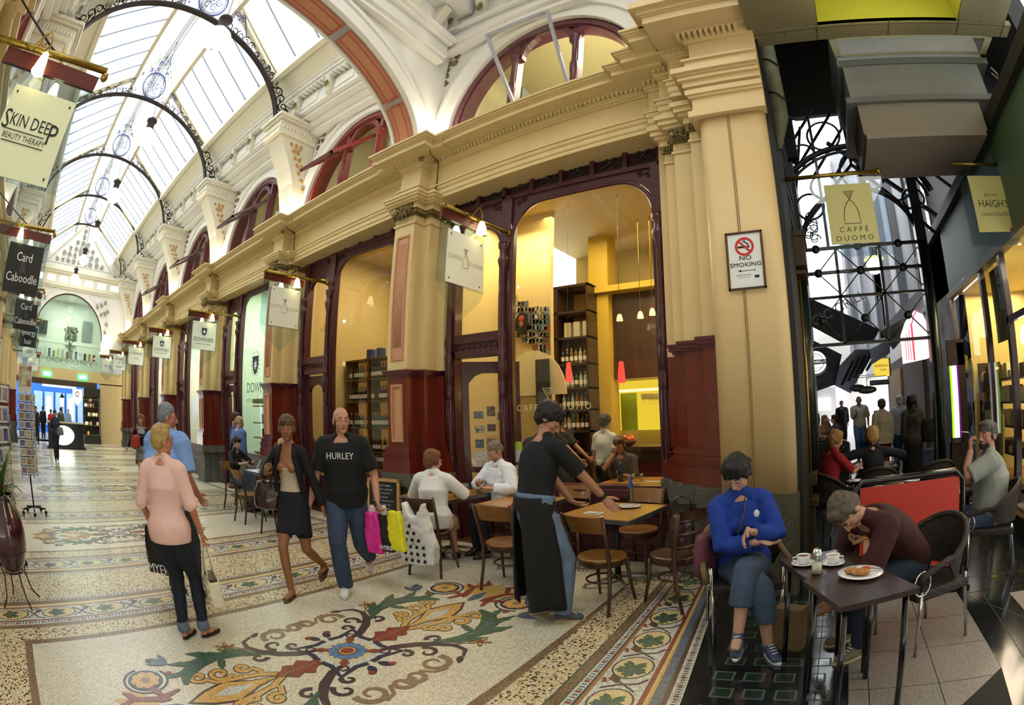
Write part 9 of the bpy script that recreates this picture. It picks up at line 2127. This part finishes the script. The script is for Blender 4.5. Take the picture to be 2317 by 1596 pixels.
st('person in a pale linen jacket and red trousers walking away up the lane',2000,1098,yaw_to(-.05,1),1.70,True,'#b08468',lf=(-.08,-.1,.09),wear=[('jacket',cloth('pale_linen_jacket','#b3ab98',var=.1,vscale=8),dict(hem=0,sleeve=.95,off=.035,flare=.03,long=.12)),('trousers',cloth('brick_red_trousers','#8e2422'),dict(len=1,off=.02))],hair=('short','#4a3d34'),shoes=('shoe',black,black))
st('white-haired person in a pale shirt walking ahead of the linen jacket',2040,1075,yaw_to(0,1),1.76,False,'#b08468',wear=[('shirt',cloth('pale_blue_shirt_b','#b9c3cf'),dict(hem=0,sleeve=.9,off=.03,collar=True)),('jeans',cloth('lane_jeans','#2b4a7a'),dict(len=1,off=.02))],hair=('short','#d6d6d6'),shoes=('shoe',black,black))
T,c=st('tall man in a white T-shirt and blue jeans walking towards us up the lane',1948,1045,yaw_to(-.05,-1),1.85,False,'#b08468',rf=(.07,.16,.075),lf=(-.07,-.18,.10),rh=(.10,.20,1.30),rhd=(-.2,.0,1),lh=(-.26,.05,.92),wear=[('t_shirt',cloth('white_tee','#d8d2c0'),dict(hem=0,sleeve=.44,off=.03,sl=1.3)),('jeans',cloth('light_blue_jeans','#5876a6',var=.15),dict(len=1,off=.024))],hair=('fringe_bald','#6a5a4c'),shoes=('shoe',black,black))
st('man in black with short hair walking behind the white T-shirt',1908,1018,yaw_to(.1,-1),1.78,False,'#8a6450',wear=[('shirt',blkc,dict(hem=0,sleeve=.9,off=.03)),('trousers',navyc,dict(len=1,off=.02))],hair=('crop','#15100e'),shoes=('shoe',black,black))
T,c=st('waitress in black with her hand at her chin at the left of the lane',1845,1035,yaw_to(.3,-.9),1.66,True,'#a0705a',rh=(.02,.16,1.22),rhd=(0,0,1),wear=[('top',blkc,dict(hem=0,sleeve=.45,off=.02)),('trousers',blkc,dict(len=1,off=.02))],hair=('tail','#15100e',.1),shoes=('shoe',black,black))
st('woman in a white, red and black floral tunic looking into the shop window',2195,1105,yaw_to(.35,.9),1.66,True,'#b98a70',head=(-20,0,0),wear=[('blouse',mosaic('floral_print',['#d8d0cc','#a3243a','#17131a','#c9c2c0','#8e4a5a'],scale=11,joint='#cfc8c4',jw=.01,rough=.8,weights=[.35,.22,.18,.15,.1]),dict(hem=0,sleeve=.6,off=.03,flare=.04,long=.14)),('trousers',cloth('aubergine_trousers','#2a1220'),dict(len=1,off=.02))],hair=('bob','#4a3424',0,'#8a6a4a'),shoes=('shoe',black,black))
for (px,py,lab,hc,tc,fem,rz_) in ((1870,1060,'blonde woman with her hand to her mouth seated deep in the lane','#a88a5a','#9a7a5a',True,yaw_to(.4,-.8)),(1890,1062,'brown-haired man in a grey T-shirt seated in profile beside the deep-lane blonde','#3a281c','#4c4a50',False,yaw_to(-.9,.3)),(1985,1040,'red-haired woman seated at the right of the lane','#a8562a','#b09870',True,yaw_to(-.8,-.3))):
    x,y=fl_(px,py); seated(lab,(x,y,0),rz_,1.7,fem,'#b98a70',lod=1,lh=(-.02,.2,1.12) if 'mouth' in lab else (-.15,.3,.8),lhd=(0,0,1) if 'mouth' in lab else None,rh=(.15,.3,.8),wear=[('t_shirt',cloth('lane_top_'+tc[1:],tc),dict(hem=1,sleeve=.45,off=.024)),('trousers',navyc,dict(len=1,off=.02))],hair=('long' if fem and 'blonde' in lab else 'short',hc,.12),shoes=('shoe',black,black))
    t=thing('folding_chair','plain dark cafe chair under the '+lab.split(' seated')[0],'chair',(x,y,0),rz_,'dark chairs deep in the lane'); m=MB(black); m.box(-.2,-.2,.42,.2,.2,.46); m.box(-.2,-.24,.46,.2,-.2,.85); m.obj('seat',t)
    for sx in (-1,1):
        for sy in (-1,1): m=MB(black); m.cyl((sx*.18,sy*.18,0),(sx*.18,sy*.18,.42),.014,6); m.obj('leg',t)
T,c=st('woman in a beige top standing in the shop doorway at the right edge',2345,1200,yaw_to(.7,.6),1.66,True,'#b98a70',wear=[('top',cloth('beige_top','#b59a78'),dict(hem=1,sleeve=.45,off=.024)),('trousers',blkc,dict(len=1,off=.02))],hair=('short','#6a3424'),shoes=('shoe',black,black))
T.location=(2.75,6.0,.25); pouch('shoulder_bag','black bag at the hip of the woman in the shop doorway',(2.55,5.95,1.0),0,.2,.3,.4,blkc,.01)
# drape and small debris near the barrier
m=MB(MATS['dark_cloth']); m.ell((1.22,4.75,.22),(.10,.12,.22),12,8); me=remesh(m,.02,2,.02,14); mesh_obj('hanging_coat',me,blkc,label='dark coat draped low beside the red barrier',cat='coat')
# ---------------------------------------------------------------- card racks and plant at the left edge
wire=mat('black_wire','#1a1a20',.4,metal=.4); cards=[mat('card_%d'%k,c,.4,col2=c2,vscale=22) for k,(c,c2) in enumerate([('#4a6aa8','#b06a4a'),('#3a76b8','#c9a25a'),('#7a6a9a','#2c3a5a'),('#c9c2b0','#7a6a4c'),('#5a4a3a','#b8925a'),('#8a8ab0','#4a4a70'),('#d8d0a8','#6a7a4a')])]
white_card=mat('card_border','#d9d6cc',.5)
def rack(label,loc,rz,cols,rows,z0,dz,w,h,headcard=True,H=2.1,wheels=True,poster=None,grp='cards on the racks'):
    t=thing('card_rack',label,'rack',loc,rz); m=MB(wire); m.cyl((0,0,.08),(0,0,z0+rows*dz),.018,8); m.obj('pole',t)
    for k in range(5 if wheels else 4):
        a=k*2*PI/5; m=MB(wire); m.beam((0,0,.12),(.28*math.cos(a),.28*math.sin(a),.09),.03,.025); m.obj('foot',t); m=MB(black); m.cyl((.28*math.cos(a),.28*math.sin(a)-.012,.035),(.28*math.cos(a),.28*math.sin(a)+.012,.035),.033,10); m.obj('castor',t)
    m=MB(wire); 
    for a in (0,PI/2,PI,3*PI/2):
        M_=Matrix.Rotation(a,4,'Z'); m.T=M_
        for r in range(rows):
            z=z0+r*dz
            m.tube([(-w*cols/2,-.17,z),(w*cols/2,-.17,z),(w*cols/2,-.14,z+.03),(-w*cols/2,-.14,z+.03)],.003,4,closed=True)
        for x in (-w*cols/2,0,w*cols/2): m.cyl((x,-.14,z0-.05),(x,-.14,z0+rows*dz),.004,4)
    m.T=None; m.obj('wire_pockets',t)
    n=0
    for a in (0,PI/2,PI,3*PI/2):
        for r in range(rows):
            for c in range(cols):
                q=MB(white_card); q.T=Matrix.Rotation(a,4,'Z'); x=-w*cols/2+w*(c+.5); z=z0+r*dz+.01; q.box(x-w*.46,-.162,z,x+w*.46,-.157,z+h); q.use(cards[(r*3+c+int(a*2))%7]); q.box(x-w*.38,-.165,z+h*.14,x+w*.38,-.161,z+h*.86); o=q.obj('postcard'); o.matrix_world=Matrix.Translation(loc)@Matrix.Rotation(rz,4,'Z'); tag(o,'picture card in a wire pocket of the '+label.split(' with')[0].split(' by')[0][-60:],'card',grp)
    if poster:
        q=MB(white_card); q.box(-w*cols*.55,-.16,z0+rows*dz,w*cols*.55,-.15,z0+rows*dz+.42); q.use(poster); q.box(-w*cols*.5,-.165,z0+rows*dz+.10,w*cols*.5,-.16,z0+rows*dz+.40); q.obj('header_card',t)
    return t
rack('tall postcard rack with a harbour picture header at the left edge',(-6.75,-.92,0),R(62),2,7,.42,.205,.20,.17,H=2.1,poster=mat('harbour_dusk','#4f5a9c',.4,col2='#8a5a4a',vscale=6),grp='cards on the nearer rack')
rack('slim black card rack with white cards behind the first rack',(-9.9,-.55,0),R(75),2,9,.62,.135,.15,.115,poster=mat('pale_green_print','#cfd8b4',.5,col2='#a35a4a',vscale=9),grp='cards on the farther rack')
# glazed plum pot with bromeliads
t=thing('plant_pot','large glossy plum urn on a wire stand with strappy green plants and a red bloom','plant',(-5.35,-.72,0)); m=MB(mat('plum_glaze','#3a1220',.15,coat=.8)); m.lathe([(0,.28),(.10,.28),(.17,.34),(.24,.50),(.25,.62),(.22,.76),(.16,.86),(.15,.90),(.17,.92),(.15,.92),(.13,.88),(0,.86)],seg=28); m.obj('urn',t)
m=MB(iron); m.tube([(.22*math.cos(a),.22*math.sin(a),.46) for a in [k*PI/8 for k in range(16)]],.009,6,closed=True); m.tube([(.12*math.cos(a),.12*math.sin(a),.28) for a in [k*PI/8 for k in range(16)]],.008,6,closed=True)
for k in range(4): a=k*PI/2+.5; m.tube([(.22*math.cos(a),.22*math.sin(a),.46),(.15*math.cos(a),.15*math.sin(a),.26),(.2*math.cos(a),.2*math.sin(a),.08),(.28*math.cos(a),.28*math.sin(a),0)],.009,6)
m.obj('stand',t); rn=random.Random(6)
for j,(nm_,cc) in enumerate((('green_leaves','#2f4f26'),('pale_leaves','#6f8a4e'))):
    m=MB(mat('strap_'+nm_,cc,.4))
    for k in range(26):
        a=rn.uniform(0,6.28); L=rn.uniform(.28,.5); e=rn.uniform(.35,1.2); P=[Vector((L*s*math.cos(a)*math.cos(e)*1.1,L*s*math.sin(a)*math.cos(e)*1.1,.88+L*math.sin(e)*s*1.4-L*.9*s*s*math.cos(e))) for s in (0,.25,.5,.75,1)]; m.tube(P,[(.008,.003),(.018,.003),(.02,.003),(.014,.002),(.002,.001)],6,up=(math.cos(a+1.57),math.sin(a+1.57),0))
    m.obj(nm_,t)
m=MB(mat('scarlet_bloom','#b02a1c',.5))
for k in range(14): a=k*.45; m.ell((.05*math.cos(a)-.02,.05*math.sin(a),.98+.02*(k%3)),(.03,.02,.03),8,6)
m.obj('bloom',t)
# ---------------------------------------------------------------- lamps of the place, plus added fill lights
def point(name,loc,e,col=(1,.85,.6),r=.05):
    l=bpy.data.lights.new(name,'POINT'); l.energy=e; l.color=col; l.shadow_soft_size=r
    o=bpy.data.objects.new(name,l); COL.objects.link(o); o.location=loc; return o
def area(name,loc,e,sx,sy,col=(1,.85,.6),rot=(0,0,0)):
    l=bpy.data.lights.new(name,'AREA'); l.shape='RECTANGLE'; l.size=sx; l.size_y=sy; l.energy=e; l.color=col
    o=bpy.data.objects.new(name,l); COL.objects.link(o); o.location=loc; o.rotation_euler=rot; return o
warmw=(1,.93,.80)
# uplights hidden on the cornice at the foot of every corbel
for i,x in enumerate(PX):
    for s in ((-.33,.33) if i else (.36,-.75)): point('cornice_uplight',(x+s,4.92,5.78),26,warmw,.06)
    if i: 
        for s in (-.33,.33): point('cornice_uplight',(x+s,MY-4.92,5.78),16,warmw,.06)
for k in range(6): point('end_uplight',(XE+.3,3.75 if k%2 else -1.65,5.2+.0*k),14,warmw,.08) if k<2 else None
# cafe and shops
area('cafe_ceiling_light',(-3.2,7.4,5.1),150,2.6,2.2,(1,.83,.55)); area('bar_light',(-2.4,8.8,3.9),30,1.6,.3,(1,.75,.35)); point('kitchen_lamp',(-1.7,9.4,2.2),18,(1,.8,.3),.1); area('stair_wall_fill',(-4.7,6.9,4.9),40,1.0,.4,(1,.86,.6))  # stair wall light is an added fill that brings out the postcards
area('wine_bar_light',(-7.4,7.0,5.1),110,2.2,1.6,(1,.84,.58)); area('coin_shop_light',(-11.7,6.9,5.1),190,2.6,1.6,(.92,1,.92)); area('coin_case_light',(-11.3,6.2,2.0),8,1.6,.3,(1,1,.95))
for x in (-16.4,-21.4,-26.6): area('far_shop_light',(x,6.9,5.1),260,3,1.6,(1,.97,.95))
for i,(cx,cz,r) in enumerate(LUN): area('upstairs_light',(cx+.8,7.0,8.2),(90 if i==0 else 30),1.5,1.2,(1,.96,.85))
point('upstairs_bright_lamp',(-2.55,6.0,6.5),60,(1,.97,.9),.12)
area('gallery_light',(-34,1.2,7.8),260,4,4,(.95,1,.95)); point('display_case_lamp',(XE+.25,2.95,2.2),6,(1,.85,.6),.05)
# lane entry: added light for the canopy tray and air unit, confectioner's shop
area('tray_fill',(1.2,3.7,5.05),9,1.2,.5,(1,1,.75),(PI,0,0)); 
area('sweet_shop_light',(3.2,7.6,3.38),120,1.2,3.2,(1,.85,.6)); area('sweet_shop_front_light',(3.0,5.3,3.3),40,1.0,1.0,(1,.85,.6))
area('entry_light',(.9,2.2,5.4),35,1.8,1.2,(1,.93,.78))
for o in list(bpy.data.objects):
    if 'label' in o and o.parent is None:
        w=o['label'].split()
        if len(w)>16: o['label']=' '.join(w[:16])
# ---------------------------------------------------------------- the rest of the crossing hall behind the viewpoint
cw=MB(cream_pale); cw.box(-5.2,-6.2,0,4.2,-6.0,8.8); cw.box(4.0,-6.2,0,4.2,2.5,8.8); cw.box(2.45,2.4,4.8,4.2,2.6,8.8); cw.box(-5.4,-6.2,0,-5.2,-2.7,8.8)
cw.obj('wall_crossing',kind='structure')
cc=MB(cream_pale); cc.box(-5.2,-6.2,8.8,-3.4,5.0,8.95); cc.box(1.6,-6.2,8.8,4.2,5.0,8.95); cc.box(-3.4,-6.2,8.8,1.6,-3.4,8.95); cc.box(-3.4,2.6,8.8,1.6,5.0,8.95); cc.obj('ceiling_crossing',kind='structure')
# ---------------------------------------------------------------- world, view
w=bpy.data.worlds.new('daylight'); SC.world=w; w.use_nodes=True
bg=w.node_tree.nodes['Background']; bg.inputs['Color'].default_value=(.92,.96,1,1); bg.inputs['Strength'].default_value=3.5
SC.view_settings.view_transform='Standard'; SC.view_settings.look='None'; SC.view_settings.gamma=1; SC.view_settings.use_curve_mapping=False
SC.view_settings.exposure=0
SC.cycles.use_denoising=True; SC.cycles.max_bounces=7; SC.cycles.diffuse_bounces=3; SC.cycles.glossy_bounces=3; SC.cycles.transmission_bounces=4; SC.cycles.transparent_max_bounces=12
SC.cycles.sample_clamp_indirect=4; SC.cycles.sample_clamp_direct=0; SC.cycles.caustics_reflective=False; SC.cycles.caustics_refractive=False
SC.cycles.use_adaptive_sampling=True; SC.cycles.adaptive_threshold=0.035; SC.cycles.adaptive_min_samples=16; SC.cycles.max_bounces=6
SC.cycles.adaptive_threshold=0.06; SC.cycles.diffuse_bounces=2; SC.cycles.glossy_bounces=2; SC.cycles.transparent_max_bounces=10
